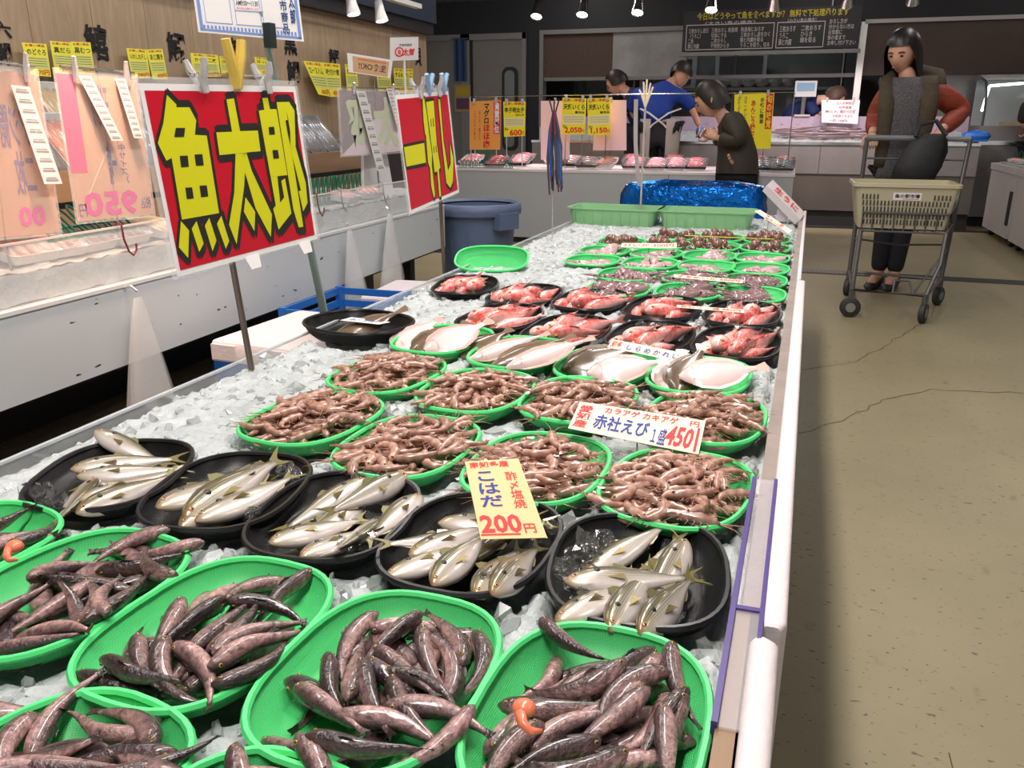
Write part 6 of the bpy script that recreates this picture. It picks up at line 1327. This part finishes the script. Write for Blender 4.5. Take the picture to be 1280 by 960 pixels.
# ---- white freezers
fz = mat('freezer_white', L(190, 184, 184), .4, noise=.08, nscale=2)
for i, (y0, y1, lb) in enumerate(((8.05, 9.02, 'white chest freezer with fish on top next to the steel counter'), (6.75, 7.97, 'white chest freezer with fish on top nearer the shopping cart'))):
    t = thing('chest_freezer', lb, 'freezer', (2.25, (y0+y1)/2, 0)); h = (y1-y0)/2
    MB().bx((-.42, -h, .07), (.5, h, .60)).build('body', fz, t, smooth=False); MB().bx((-.43, -h-.005, .60), (.5, h+.005, .655)).build('top_rim', fz, t, smooth=False)
    for a_ in (-.35, .42):
        for b_ in (-h+.08, h-.08): MB().tube([(a_-.02, b_, .035), (a_+.02, b_, .035)], .035, 10).build('caster', dark, t)
    MB().bx((-.432, -h+.02, .18), (-.42, -h+.09, .46)).build('vent_grille', dark, t, smooth=False)
    MB().bx((-.38, -h+.03, .66), (.45, h-.03, .665)).build('ice_top', ice_m, t, smooth=False)
    for k in range(6):
        p_ = pack((1.98+.16*(k % 2), y0+.15+.15*k, .668), .16, .13, .02, (0, .1, random.uniform(-.3, .3)), [orangec, pinkt, yellc][k % 3], wht, 'pack of %s fish on the white freezer %s' % (['orange', 'pink', 'yellow'][k % 3], 'next to the steel counter' if not i else 'nearer the cart'), 'packs on the white freezers', n=3)
p = un(1253, 185, y=8.9); divider((2.1, 8.85, .667), 0, 7, .05, .1, 'green wire divider on the white freezer next to the steel counter')
# ================================================================ people
TMP = bpy.data.scenes.new('scratch')
def skin_mesh(joints, bones, root, sub=2):
    names = list(joints); me = bpy.data.meshes.new('skin'); me.from_pydata([joints[n][:3] for n in names], [(names.index(a), names.index(b)) for a, b in bones], [])
    o = bpy.data.objects.new('skin', me); TMP.collection.objects.link(o); md = o.modifiers.new('s', 'SKIN'); md.use_smooth_shade = True; md.branch_smoothing = .6
    for i, n in enumerate(names):
        r = joints[n][3]; sv = me.skin_vertices[0].data[i]; sv.radius = (r, r) if not isinstance(r, tuple) else r; sv.use_root = (n == root)
    s = o.modifiers.new('d', 'SUBSURF'); s.levels = sub; s.render_levels = sub
    vl = TMP.view_layers[0]; vl.update(); dg = vl.depsgraph; ev = o.evaluated_get(dg); m2 = ev.to_mesh()
    v = [tuple(q.co) for q in m2.vertices]; f = [tuple(p.vertices) for p in m2.polygons]; ev.to_mesh_clear(); bpy.data.objects.remove(o); bpy.data.meshes.remove(me)
    return v, f
def head_geo(mb, c, yaw, pitch, s=1.0, tilt=0):
    """a head with brow, nose, lips, chin and ears; faces -y before turning"""
    R_ = (Matrix.Rotation(yaw, 3, 'Z') @ Matrix.Rotation(tilt, 3, 'Y') @ Matrix.Rotation(pitch, 3, 'X'))
    nu, nv = 20, 16; rings = []
    for j in range(1, nv):
        th = math.pi*j/nv; rg = []
        for k in range(nu):
            a = 2*math.pi*k/nu; x, y, z = math.sin(th)*math.sin(a), -math.sin(th)*math.cos(a), -math.cos(th)
            wx, wy, wz = .076, .094, .118
            if z < 0: wx *= 1+.42*z; wy *= 1+.12*z
            f = max(0, -y); px, py, pz = x*wx, y*wy, z*wz
            py -= f**6*(.024*math.exp(-((z+.14)/.16)**2)*math.exp(-(x/.16)**2)+.008*math.exp(-((z+.5)/.1)**2)*math.exp(-(x/.3)**2)+.010*math.exp(-((z+.82)/.14)**2))
            py += f**4*.010*math.exp(-((z-.04)/.10)**2)*math.exp(-((abs(x)-.34)/.14)**2)
            rg.append(Vector(c)+R_ @ (Vector((px, py, pz))*s))
        rings.append(rg)
    mb.loft(rings, (True, True))
    for sg in (-1, 1): mb.ell(Vector(c)+R_ @ Vector((sg*.078, .008, -.012))*s, (.010*s, .018*s, .030*s), nu=8, nv=6)
    return R_
def face_parts(t, c, R_, s, browc=(.02, .015, .012)):
    P = lambda x, y, z: Vector(c)+R_ @ (Vector((x, y, z))*s)
    for sg in (-1, 1):
        MB().ell(P(sg*.030, -.082, .003), (.012*s, .007*s, .006*s), rot=R_.to_euler(), nu=8, nv=5).build('eye', mat('eye_dark', (.03, .02, .018), .2), t, smooth='all')
        MB().tube([P(sg*.016, -.092, .022), P(sg*.032, -.090, .027), P(sg*.047, -.078, .021)], .0032*s, 5).build('eyebrow', mat('brow', browc, .8), t)
    MB().tube([P(-.022, -.088, -.060), P(0, -.096, -.058), P(.022, -.088, -.060)], [.003*s, .006*s, .003*s], 6).build('lips', mat('lips', L(150, 82, 78), .4), t)
def hand_geo(mb, wrist, d, nrm, s=1.0, curl=1.0):
    """palm and five fingers; d points to the knuckles, nrm out of the back of the hand"""
    d = Vector(d).normalized(); nrm = Vector(nrm); nrm = (nrm-d*nrm.dot(d)).normalized(); sd = d.cross(nrm); W = Vector(wrist)
    rg = []
    for t_, w_, h_ in ((-.01, .024, .02), (.02, .034, .018), (.055, .040, .015), (.085, .040, .013)):
        rg.append([W+d*t_*s+sd*w_*s*math.cos(a*math.pi/5)+nrm*h_*s*math.sin(a*math.pi/5) for a in range(10)])
    mb.loft(rg)
    for k, (o, L_) in enumerate(((-.030, .058), (-.010, .070), (.011, .074), (.031, .066))):
        p = W+d*.08*s+sd*o*s; pts = [p]; ang = .15*curl
        for q in (.42, .33, .25): ang += .55*curl; p = p+(d*math.cos(ang)-nrm*math.sin(ang))*L_*q*s; pts.append(p)
        mb.tube(pts, [.0095*s, .009*s, .008*s, .006*s], 7)
    p = W+d*.02*s+sd*.03*s; mb.tube([p, p+(d*.5+sd*.7-nrm*.3)*.035*s, p+(d*.95+sd*.75-nrm*.75)*.05*s, p+(d*1.3+sd*.5-nrm*1.3)*.055*s], [.012*s, .011*s, .009*s, .006*s], 7)
skin_m = mat('skin_tone', L(214, 164, 140), .5, noise=.12, nscale=20, col2=L(190, 130, 110)); hair_m = mat('black_hair', (.012, .010, .010), .38, noise=.3, nscale=60, col2=(.03, .025, .022), stretch=(1, 1, .1))
def J(px, py, Y, r): p = un(px, py, y=Y); return (float(p[0]), float(p[1]), float(p[2]), r)
def rel(o, v): return [(a-o[0], b-o[1], c-o[2]) for a, b, c in v]
BODY = [('pelvis', 'belly'), ('belly', 'chest'), ('chest', 'neck'), ('neck', 'headb'), ('chest', 'sl'), ('sl', 'el'), ('el', 'wl'), ('chest', 'sr'), ('sr', 'er'), ('er', 'wr'), ('pelvis', 'hl'), ('hl', 'kl'), ('kl', 'al'), ('al', 'tl'), ('pelvis', 'hr'), ('hr', 'kr'), ('kr', 'ar'), ('ar', 'tr')]
def person(label, base, j, head, hands, clothes, hair):
    """j: joints with radii; clothes: (name, material, joint subset, bones, grow)"""
    t = thing('person', label, 'person', base); mb = MB()
    slim = {n: (*q[:3], q[3]*(.74 if n in ('pelvis', 'belly', 'chest', 'sl', 'sr', 'el', 'er', 'hl', 'hr', 'kl', 'kr') else 1)) for n, q in j.items()}      # the body under the clothes
    v, f = skin_mesh(slim, BODY, 'pelvis'); mb.add(v, f)
    R_ = head_geo(mb, head[0], *head[1:])
    for wr, el, nrm, curl in hands: hand_geo(mb, j[wr][:3], Vector(j[wr][:3])-Vector(j[el][:3]) if not isinstance(el, tuple) else el, nrm, .85, curl)
    mb.off = tuple(base); mb.build('body', skin_m, t, smooth='all')
    c = Vector(head[0])-Vector(base); face_parts(t, c, R_, head[3] if len(head) > 3 else 1)
    for nm, m_, jj, bones, root in clothes:
        v, f = skin_mesh(jj, bones, root); mb = MB(); mb.add(v, f); mb.off = tuple(base); mb.build(nm, m_, t, smooth='all')
    hair(t, c, R_)
    return t
def grow(j, names, k, add=0.012): return {n: (*j[n][:3], j[n][3]*k+add) for n in names}
def shoes(t_j, names, base):
    mb = MB()
    for a, tt in names:
        A, B_ = Vector(t_j[a][:3]), Vector(t_j[tt][:3]); d = (B_-A); d.z = 0; d = d.normalized() if d.length > 0 else Vector((0, -1, 0)); sd = Vector((-d.y, d.x, 0))
        rg = []
        for u, w_, h_ in ((-.07, .025, .05), (-.05, .036, .075), (.02, .04, .08), (.09, .046, .055), (.15, .04, .04), (.175, .02, .02)):
            rg.append([Vector((A.x, A.y, 0))+d*u+sd*w_*math.cos(q*math.pi/5)+Vector((0, 0, h_/2+h_/2*math.sin(q*math.pi/5))) for q in range(10)])
        mb.loft(rg)
    mb.off = tuple(base); return mb
def bob(m_, long=.16, back=.0, fringe=True):
    def f(t, c, R_):
        mb = MB(); nu, nv = 24, 10
        def g(u, v):
            a = u*2*math.pi; th = v*1.0; fr = max(0, math.cos(a))      # a=0 is the face side
            lim = (1.15 if fringe else .9) if fr > .55 else 1.15+(1-fr)*.9
            ang = th*min(lim, 1.62); x, y, z = math.sin(ang)*math.sin(a)*.104, -math.sin(ang)*math.cos(a)*.118, math.cos(ang)*.138
            if lim > 1.62 and v > .72: z -= (v-.72)/.28*long*(1-max(0, fr)*.6); k = 1+.10*math.sin(v*3); x *= k; y *= k
            return Vector(c)+R_ @ Vector((x, y+.012, z+.006))
        mb.grid(g, nu, nv); mb.build('hair', m_, t, smooth='all')
        sd_ = t.children[-1].modifiers.new('thick', 'SOLIDIFY'); sd_.thickness = .014; sd_.offset = -1
    return f
# ---- shopper with the cart
Yw = 5.86
j = {'pelvis': J(1128, 212, Yw+.03, .115), 'belly': J(1132, 180, Yw+.02, .115), 'chest': J(1138, 132, Yw, .125), 'neck': J(1136, 100, Yw-.02, .05), 'headb': J(1130, 82, Yw-.03, .05),
     'sl': J(1108, 116, Yw-.01, .06), 'el': J(1096, 150, Yw+.04, .045), 'wl': J(1090, 168, Yw-.16, .028), 'sr': J(1172, 114, Yw+.02, .06), 'er': J(1203, 140, Yw+.08, .045), 'wr': J(1172, 166, Yw-.16, .028),
     'hl': J(1113, 222, Yw+.02, .085), 'kl': J(1107, 288, Yw+.0, .058), 'al': (0, 0, 0, 0), 'tl': (0, 0, 0, 0), 'hr': J(1141, 222, Yw+.03, .085), 'kr': J(1127, 288, Yw+.0, .058), 'ar': (0, 0, 0, 0), 'tr': (0, 0, 0, 0)}
pl, pr2 = un(1096, 352, z=.03), un(1116, 354, z=.03)
j['al'] = (pl[0], pl[1], .075, .038); j['tl'] = (pl[0]-.05, pl[1]-.13, .035, .03); j['ar'] = (pr2[0], pr2[1], .075, .038); j['tr'] = (pr2[0]-.04, pr2[1]-.13, .035, .03)
base = (float(j['pelvis'][0]), Yw, 0); hc = un(1128, 66, y=Yw-.04)
quilt = mat('rust_quilt', L(150, 66, 46), .6, noise=.35, nscale=24, col2=L(104, 42, 30), bump=.7, bscale=26, stretch=(.6, .6, 2)); olive = mat('olive_lining', L(78, 68, 52), .8, noise=.3, nscale=40)
knit = mat('dark_speckle_knit', L(54, 52, 54), .85, noise=.75, nscale=150, col2=L(120, 118, 120)); trous = mat('dark_trousers', L(36, 38, 46), .8, noise=.2, nscale=30)
jk = {**grow(j, ['pelvis', 'belly', 'chest', 'sl', 'el', 'sr', 'er'], 1.12, .022)}
jk['wl'] = (*[j['wl'][i]*.8+j['el'][i]*.2 for i in range(3)], .050); jk['wr'] = (*[j['wr'][i]*.8+j['er'][i]*.2 for i in range(3)], .050)
t = person('person in a rust quilted jacket and dark trousers pushing a shopping cart', base, j, (tuple(hc), math.radians(-28), math.radians(18), 1.02), [('wl', (.02, -.6, -.25), (0, -.3, 1), 1.1), ('wr', (-.1, -.6, -.2), (0, -.3, 1), 1.1)],
    [('jacket', quilt, jk, [('pelvis', 'belly'), ('belly', 'chest'), ('chest', 'sl'), ('sl', 'el'), ('el', 'wl'), ('chest', 'sr'), ('sr', 'er'), ('er', 'wr')], 'pelvis'),
     ('trousers', trous, {**grow(j, ['pelvis', 'hl', 'kl', 'hr', 'kr'], 1.02, .012), 'al': (*j['al'][:2], .09, .052), 'ar': (*j['ar'][:2], .09, .052)}, [('pelvis', 'hl'), ('hl', 'kl'), ('kl', 'al'), ('pelvis', 'hr'), ('hr', 'kr'), ('kr', 'ar')], 'pelvis')], bob(hair_m, .17))
shoes(j, (('al', 'tl'), ('ar', 'tr')), base).build('shoes', mat('black_shoes', (.015, .014, .014), .5), t)
def front_panel(nm, m_, pts, off, wds, nseg=10):
    """cloth panel on the front of the torso following the jacket"""
    mb = MB(); P = [Vector(un(x, y, y=Y)) for x, y, Y in pts]
    mb.grid(lambda u, v: (lambda q, w_: (q.x+(u-.5)*w_, q.y-off*(math.cos((u-.5)*1.8)), q.z))(Vector([np.interp(v*(len(P)-1), range(len(P)), [p[i] for p in P]) for i in range(3)]), float(np.interp(v*(len(P)-1), range(len(P)), wds))), 8, nseg)
    mb.off = tuple(base); o = mb.build(nm, m_, t, smooth='all'); sd_ = o.modifiers.new('thick', 'SOLIDIFY'); sd_.thickness = .012
front_panel('knit_dress', knit, [(1133, 98, Yw-.06), (1133, 125, Yw-.12), (1128, 160, Yw-.12), (1124, 195, Yw-.11), (1120, 226, Yw-.1)], .055, [.15, .20, .19, .2, .26])
front_panel('jacket_lapel', olive, [(1108, 98, Yw-.05), (1107, 130, Yw-.14), (1104, 170, Yw-.13), (1101, 208, Yw-.1)], .05, [.07, .075, .065, .08])
front_panel('jacket_lapel', olive, [(1160, 96, Yw-.05), (1160, 130, Yw-.14), (1152, 170, Yw-.13), (1146, 205, Yw-.1)], .05, [.09, .085, .07, .07])
mb = MB(); hp_ = [Vector(un(x, y, y=Y)) for x, y, Y in ((1103, 104, Yw+.0), (1115, 97, Yw+.10), (1145, 92, Yw+.15), (1172, 97, Yw+.1), (1176, 108, Yw+.0))]; mb.tube(hp_, [.03, .05, .06, .055, .035], 8); mb.off = tuple(base); mb.build('hood', olive, t, smooth='all')
# ---- shopping cart with a beige basket
cm_ = mat('cart_grey', L(92, 92, 92), .4, .4)
FLw, FRw, RRw, RLw = [un(*q, z=0) for q in ((1061, 396), (1142, 403), (1171, 381), (1058, 369))]
co = Vector(((FLw[0]+RRw[0])/2, (FLw[1]+RRw[1])/2, 0)); ct = thing('shopping_cart', 'grey shopping cart with four casters in the aisle', 'cart', tuple(co))
def V3(p, z): return Vector((p[0], p[1], z))-co
fl, fr_, rr_, rl = V3(FLw, .15), V3(FRw+(np.array([.04, 0, 0])), .15), V3(RRw, .15), V3(RLw, .15)
hl_, hr_ = Vector(un(1084, 172, y=5.62))-co, Vector(un(1213, 174, y=5.62))-co
def T(name, pts, r=.011, m_=cm_): return MB().tube(pts, r, 8).build(name, m_, ct)
T('base_frame', [rl, fl, fr_, rr_]); T('base_frame', [rl, rr_], .008)
T('rear_post', [rl, rl.lerp(hl_, .5), hl_-Vector((0, 0, .03)), hl_], .013); T('rear_post', [rr_, rr_.lerp(hr_, .5), hr_-Vector((0, 0, .03)), hr_], .013)
T('handle', [hl_, hl_.lerp(hr_, .5), hr_], .016, mat('handle_grey', L(120, 124, 126), .4)); zb = .46
bf = [Vector(un(1077, 281, y=4.98))-co, Vector(un(1184, 285, y=4.98))-co]
f0, f1 = Vector((bf[0].x, bf[0].y, zb)), Vector((bf[1].x, bf[1].y, zb)); r0_ = rl.lerp(hl_, (zb-rl.z)/(hl_.z-rl.z)); r1_ = rr_.lerp(hr_, (zb-rr_.z)/(hr_.z-rr_.z))
for z_ in (0, .10): T('basket_ring', [f0+Vector((0, 0, z_)), f1+Vector((0, 0, z_)), r1_+Vector((0, 0, z_)), r0_+Vector((0, 0, z_)), f0+Vector((0, 0, z_))], .006)
for k in range(9): q = f0.lerp(f1, k/8); T('basket_wire', [q, q+Vector((0, 0, .10))], .004)
for k in range(1, 6): T('floor_wire', [f0.lerp(f1, k/6), r0_.lerp(r1_, k/6)], .004)
T('front_leg', [fr_, fr_.lerp(f1, .5)+Vector((.02, 0, 0)), f1], .012); T('front_leg', [fl, fl.lerp(f0, .5), f0], .012)
T('cross_rail', [rl.lerp(hl_, .25), (rl.lerp(hl_, .25)+rr_.lerp(hr_, .25))/2-Vector((0, 0, .02)), rr_.lerp(hr_, .25)], .006); T('upper_rail', [rl.lerp(hl_, .85), rr_.lerp(hr_, .85)], .006)
md_ = (fl+fr_)/2; T('base_hoop', [md_+Vector((.02, 0, 0)), md_+Vector((.03, .05, .06)), md_+Vector((.10, .05, .06)), md_+Vector((.12, 0, 0))], .006); T('base_stay', [md_+Vector((.12, 0, 0)), rr_.lerp(hr_, .22)], .006)
for p_, a_ in ((fl, .1), (fr_, 1.2), (rr_, 1.0), (rl, 1.3)):
    MB().tube([p_, p_-Vector((0, 0, .045))], .016, 8).build('caster_stem', cm_, ct); w0 = Vector((math.cos(a_+1.57), math.sin(a_+1.57), 0))*.016; c_ = Vector((p_.x, p_.y, .055))
    tyre = MB().tube([c_-w0, c_-w0*.7, c_+w0*.7, c_+w0], [.048, .055, .055, .048], 18).build('caster_wheel', mat('tyre_dark', (.03, .03, .03), .6), ct); MB().tube([c_-w0*1.2, c_+w0*1.2], .026, 12).build('wheel_hub', mat('hub_grey', (.22, .22, .21), .5), tyre)
    MB().bx((p_.x-.014, p_.y-.014, .08), (p_.x+.014, p_.y+.014, .12)).build('caster_fork', cm_, ct, smooth=False)
# beige basket with slots
bt = [Vector(un(1070, 224, y=4.97)), Vector(un(1204, 228, y=4.97))]; zt_ = .715; zb2 = .475; bx0, bx1 = bt[0].x, bt[1].x
bo = Vector(((bx0+bx1)/2, 5.17, zb2)); bk = thing('shopping_basket', 'beige plastic shopping basket with slots standing in the cart', 'basket', tuple(bo)); beige = mat('beige_plastic', L(186, 178, 150), .45); hw = (bx1-bx0)/2; hd = .20; hh = zt_-zb2
P = lambda s, z, e=0: [(x*s, y*s, z) for x, y in rrect(-hw-e, -hd-e, hw+e, hd+e, .03, 3)]
MB().loft([P(.84, 0), P(1, hh), P(1.0, hh), P(.98, hh), P(.82, .006)]).build('shell', beige, bk, smooth=50); MB().loft([P(1, hh-.02), P(1.03, hh-.018), P(1.03, hh), P(.99, hh+.002)], (False, False)).build('rim', beige, bk, smooth=50)
slot = mat('slot_dark', (.05, .048, .04), .7); slm = MB().bx((-.0042, -.0025, -.013), (.0042, .0025, .013)).mesh('slot', slot, False)
for r in range(5):
    for k in range(24):
        z = .035+r*.034; s = .84+.16*z/hh; u = -.86+1.72*k/23
        if r == 4 and abs(u) < .5: continue
        link('slot', slm, bk, loc=(u*hw*s, -hd*s-.0008, z), rot=(-.10, 0, 0))
s = .965; cd = Card((-.065, -hd*s-.004, .195), (.075, -hd*s-.004, .195), (.075, -hd*s+.0015, .155), (-.065, -hd*s+.0015, .155)); mb = MB(); cd.body(mb, .001); mb.build('label_plate', white_p, bk, smooth=False)
mb = MB(); cd.text(mb, '魚の駅市場', .06, .18, .94, .72, bold=.03); mb.build('lettering', BLACKINK, bk, smooth=False); mb = MB(); cd.rect(mb, .35, .8, .92, .88); mb.build('underline', REDINK, bk, smooth=False)
# dark bag hung over the handle
mb = MB(); c_ = un(1153, 196, y=5.52); rg = []
for z, w_, d_ in ((-.16, .07, .03), (-.13, .12, .05), (-.05, .125, .055), (.03, .11, .045), (.09, .085, .03), (.13, .06, .02)): rg.append([(c_[0]+w_*math.cos(a*math.pi/7)*(1+.16*math.sin(a*2.7+z*26))+z*.3, 5.52+d_*math.sin(a*math.pi/7), c_[2]+z) for a in range(14)])
mb.loft(rg); mb.off = (c_[0], 5.52, c_[2]-.16); bag_ = tag(mb.build('shoulder_bag', mat('bag_charcoal', L(40, 40, 42), .6, noise=.3, nscale=20, bump=.4, bscale=16), loc=(c_[0], 5.52, c_[2]-.16), smooth='all'), 'dark soft shoulder bag resting on the cart handle', 'bag')
MB().tube([(-.05, 0, .27), (-.03, .03, .34), (.05, .03, .36), (.11, 0, .28)], .014, 6).build('strap', mat('strap_black', (.02, .02, .02), .6), bag_)
# ---- customer bending over the back counter, seen from the side
Yc = 6.62
j = {'pelvis': J(922, 222, Yc, .13), 'belly': J(922, 192, Yc, .13), 'chest': J(916, 158, Yc, .125), 'neck': J(903, 142, Yc, .06), 'headb': J(889, 124, Yc, .055), 'sl': J(915, 148, Yc-.15, .062), 'el': J(925, 178, Yc-.19, .05), 'wl': J(896, 172, Yc-.16, .03), 'sr': J(915, 148, Yc+.15, .062), 'er': J(915, 178, Yc+.18, .05), 'wr': J(890, 172, Yc+.1, .03)}
px_, py_ = j['pelvis'][0], Yc
for sfx, dy in (('l', -.09), ('r', .09)): j['h'+sfx] = (px_, py_+dy, j['pelvis'][2]-.06, .09); j['k'+sfx] = (px_-.05, py_+dy, .40, .062); j['a'+sfx] = (px_+.02, py_+dy, .075, .04); j['t'+sfx] = (px_-.13, py_+dy, .035, .03)
base = (px_, Yc, 0); olj = mat('dark_olive_jacket', L(58, 52, 42), .65, noise=.25, nscale=14, col2=L(36, 32, 27), bump=.3, bscale=18); hcc = un(888, 124, y=Yc)
jk = grow(j, ['pelvis', 'belly', 'chest', 'sl', 'el', 'sr', 'er'], 1.1, .028); jk['wl'] = (*[j['wl'][i]*.95+j['el'][i]*.05 for i in range(3)], .048); jk['wr'] = (*[j['wr'][i]*.95+j['er'][i]*.05 for i in range(3)], .048); jk['hem'] = (j['pelvis'][0], j['pelvis'][1], j['pelvis'][2]-.13, .17); jk['nk'] = (*[j['neck'][i]*.8+j['chest'][i]*.2 for i in range(3)], .085)
dkhair = mat('dark_brown_hair', (.022, .016, .013), .45, noise=.3, nscale=60, col2=(.05, .035, .03), stretch=(1, 1, .2))
t = person('person in a dark olive jacket bending over the back counter', base, j, (tuple(hcc), math.radians(-88), math.radians(30), 1.16), [('wl', (-.6, .1, .35), (0, -1, .2), 1.3), ('wr', (-.6, 0, .35), (0, 1, .2), 1.3)],
    [('jacket', olj, jk, [('hem', 'pelvis'), ('pelvis', 'belly'), ('belly', 'chest'), ('chest', 'nk'), ('chest', 'sl'), ('sl', 'el'), ('el', 'wl'), ('chest', 'sr'), ('sr', 'er'), ('er', 'wr')], 'pelvis'), ('trousers', trous, {**grow(j, ['pelvis', 'hl', 'kl', 'hr', 'kr'], 1.05, .012), 'al': (*j['al'][:2], .09, .055), 'ar': (*j['ar'][:2], .09, .055)}, [('pelvis', 'hl'), ('hl', 'kl'), ('kl', 'al'), ('pelvis', 'hr'), ('hr', 'kr'), ('kr', 'ar')], 'pelvis')], bob(dkhair, .09))
shoes(j, (('al', 'tl'), ('ar', 'tr')), base).build('shoes', mat('black_shoes', (.015, .014, .014), .5), t)
mb = MB(); q = un(912, 198, y=Yc-.24); [mb.ell((q[0]+dx-base[0], q[1]-base[1], q[2]+dz), (.012, .008, .014), nu=7, nv=5) for dx, dz in ((0, 0), (.012, -.02), (-.008, .018), (.02, -.03))]; mb.build('key_charm', mat('charm', L(190, 150, 120), .4, noise=.6, nscale=60, col2=(.05, .05, .05)), t, smooth='all')
# ---- workers in blue shirts
blue = mat('blue_shirt', L(26, 62, 158), .7, noise=.25, nscale=12, col2=L(14, 38, 110), bump=.3, bscale=14); navy = mat('navy_shirt', L(18, 38, 92), .7, noise=.25, nscale=12, bump=.3, bscale=14); apron = mat('apron_grey', L(178, 172, 164), .7, noise=.1, nscale=6)
def worker(label, Yk, P, head_yaw, shirt, hands, legs=True, hr=dkhair, pitch=.5):
    j = {k: J(*v) for k, v in P.items()}; px_, py_ = j['pelvis'][0], j['pelvis'][1]
    for sfx, dx in (('l', -.1), ('r', .1)): j['h'+sfx] = (px_+dx, py_, j['pelvis'][2]-.06, .095); j['k'+sfx] = (px_+dx, py_+.02, .42, .068); j['a'+sfx] = (px_+dx, py_-.02, .075, .042); j['t'+sfx] = (px_+dx, py_+.12, .035, .03)
    base = (px_, py_, 0); hc = Vector(j['headb'][:3]); d = (hc-Vector(j['neck'][:3])).normalized(); hc = hc+d*.03
    jk = grow(j, ['pelvis', 'belly', 'chest', 'sl', 'sr'], 1.1, .02); jk['nk'] = (*[j['neck'][i]*.6+j['chest'][i]*.4 for i in range(3)], .075); jk['el'] = (*j['el'][:3], .062); jk['er'] = (*j['er'][:3], .062)
    t = person(label, base, j, (tuple(hc), head_yaw, pitch, 1.0), hands, [('shirt', shirt, jk, [('pelvis', 'belly'), ('belly', 'chest'), ('chest', 'nk'), ('chest', 'sl'), ('sl', 'el'), ('chest', 'sr'), ('sr', 'er')], 'pelvis'), ('trousers', trous, {**grow(j, ['pelvis', 'hl', 'kl', 'hr', 'kr'], 1.05, .01), 'al': (*j['al'][:2], .09, .055), 'ar': (*j['ar'][:2], .09, .055)}, [('pelvis', 'hl'), ('hl', 'kl'), ('kl', 'al'), ('pelvis', 'hr'), ('hr', 'kr'), ('kr', 'ar')], 'pelvis')], bob(hr, .02, fringe=False))
    shoes(j, (('al', 'tl'), ('ar', 'tr')), base).build('boots', mat('white_boots', (.5, .5, .5), .5), t)
    return t, j, base
Yk = 8.42
t, j, base = worker('person in a bright blue shirt and grey apron bending over the steel counter', Yk, {'pelvis': (826, 158, Yk, .135), 'belly': (818, 138, Yk+.05, .13), 'chest': (826, 112, Yk+.18, .13), 'neck': (840, 104, Yk+.27, .06), 'headb': (849, 97, Yk+.32, .055), 'sl': (798, 115, Yk+.2, .062), 'el': (790, 140, Yk+.35, .045), 'wl': (800, 158, Yk+.52, .03), 'sr': (854, 116, Yk+.22, .062), 'er': (866, 138, Yk+.2, .045), 'wr': (874, 158, Yk+.25, .03)}, math.radians(165), blue, [('wl', 'el', (0, 0, 1), .8), ('wr', 'er', (1, 0, .2), .8)])
# apron sides, waist band and crossed straps on the back
z0 = j['pelvis'][2]
for sg in (-1, 1):
    mb = MB(); mb.grid(lambda u, v: (sg*(.075+.12*u*(1-.15*v)), -.165+.11*u**2-.02*v, z0+.07-.62*v), 5, 6); o = mb.build('apron_side', apron, t, smooth='all'); sd_ = o.modifiers.new('thick', 'SOLIDIFY'); sd_.thickness = .008
    mb = MB(); mb.tube([(sg*.19, -.08, z0+.16), (sg*.09, -.172, z0+.12), (-sg*.05, -.176, z0+.02), (-sg*.08, -.17, z0-.01)], .015, 6, sq=.5); mb.build('apron_strap', mat('strap_white', (.62, .62, .64), .6), t)
mb = MB(); mb.ell((j['wr'][0]-base[0]+.01, j['wr'][1]-base[1]+.0, j['wr'][2]-.05), (.04, .03, .06)); mb.build('blue_glove', mat('glove_blue', L(70, 120, 190), .5), t, smooth='all')
Y2 = 8.9
worker('person in a navy shirt stooping behind the worker with the apron', Y2, {'pelvis': (804, 160, Y2, .125), 'belly': (800, 140, Y2+.02, .125), 'chest': (792, 120, Y2+.02, .125), 'neck': (780, 112, Y2+.03, .05), 'headb': (773, 107, Y2+.04, .055), 'sl': (792, 118, Y2-.14, .06), 'el': (781, 140, Y2-.12, .045), 'wl': (778, 152, Y2+.0, .03), 'sr': (798, 116, Y2+.14, .06), 'er': (782, 138, Y2+.14, .045), 'wr': (777, 150, Y2+.1, .03)}, math.radians(-80), navy, [('wl', 'el', (0, -1, 0), .8), ('wr', 'er', (0, 1, 0), .8)])
Y3 = 10.2
worker('person in a dark blue shirt bent low behind the steel counter', Y3, {'pelvis': (985, 160, Y3, .12), 'belly': (995, 138, Y3, .125), 'chest': (1012, 126, Y3-.02, .12), 'neck': (1030, 124, Y3-.04, .05), 'headb': (1040, 124, Y3-.04, .055), 'sl': (1010, 128, Y3-.16, .06), 'el': (1020, 146, Y3-.2, .045), 'wl': (1034, 152, Y3-.2, .03), 'sr': (1014, 122, Y3+.1, .06), 'er': (1024, 142, Y3+.1, .045), 'wr': (1036, 150, Y3+.0, .03)}, math.radians(80), navy, [('wl', 'el', (0, -1, 0), .8), ('wr', 'er', (0, 1, 0), .8)], hr=mat('brown_hair', (.08, .045, .03), .5), pitch=.7)
Y4 = 9.25
worker('person in a dark coat at the glass case beyond the freezers', Y4, {'pelvis': (1304, 185, Y4, .13), 'belly': (1304, 165, Y4, .13), 'chest': (1302, 138, Y4, .125), 'neck': (1300, 112, Y4, .05), 'headb': (1299, 98, Y4, .055), 'sl': (1284, 132, Y4-.08, .06), 'el': (1280, 155, Y4-.05, .05), 'wl': (1284, 165, Y4+.15, .03), 'sr': (1318, 132, Y4+.1, .06), 'er': (1322, 155, Y4+.1, .05), 'wr': (1312, 165, Y4+.25, .03)}, math.radians(160), mat('dark_plum_coat', L(46, 36, 42), .7, noise=.3, nscale=12), [('wl', 'el', (0, -1, 0), .8), ('wr', 'er', (0, 1, 0), .8)], pitch=.3)
bpy.data.scenes.remove(TMP)
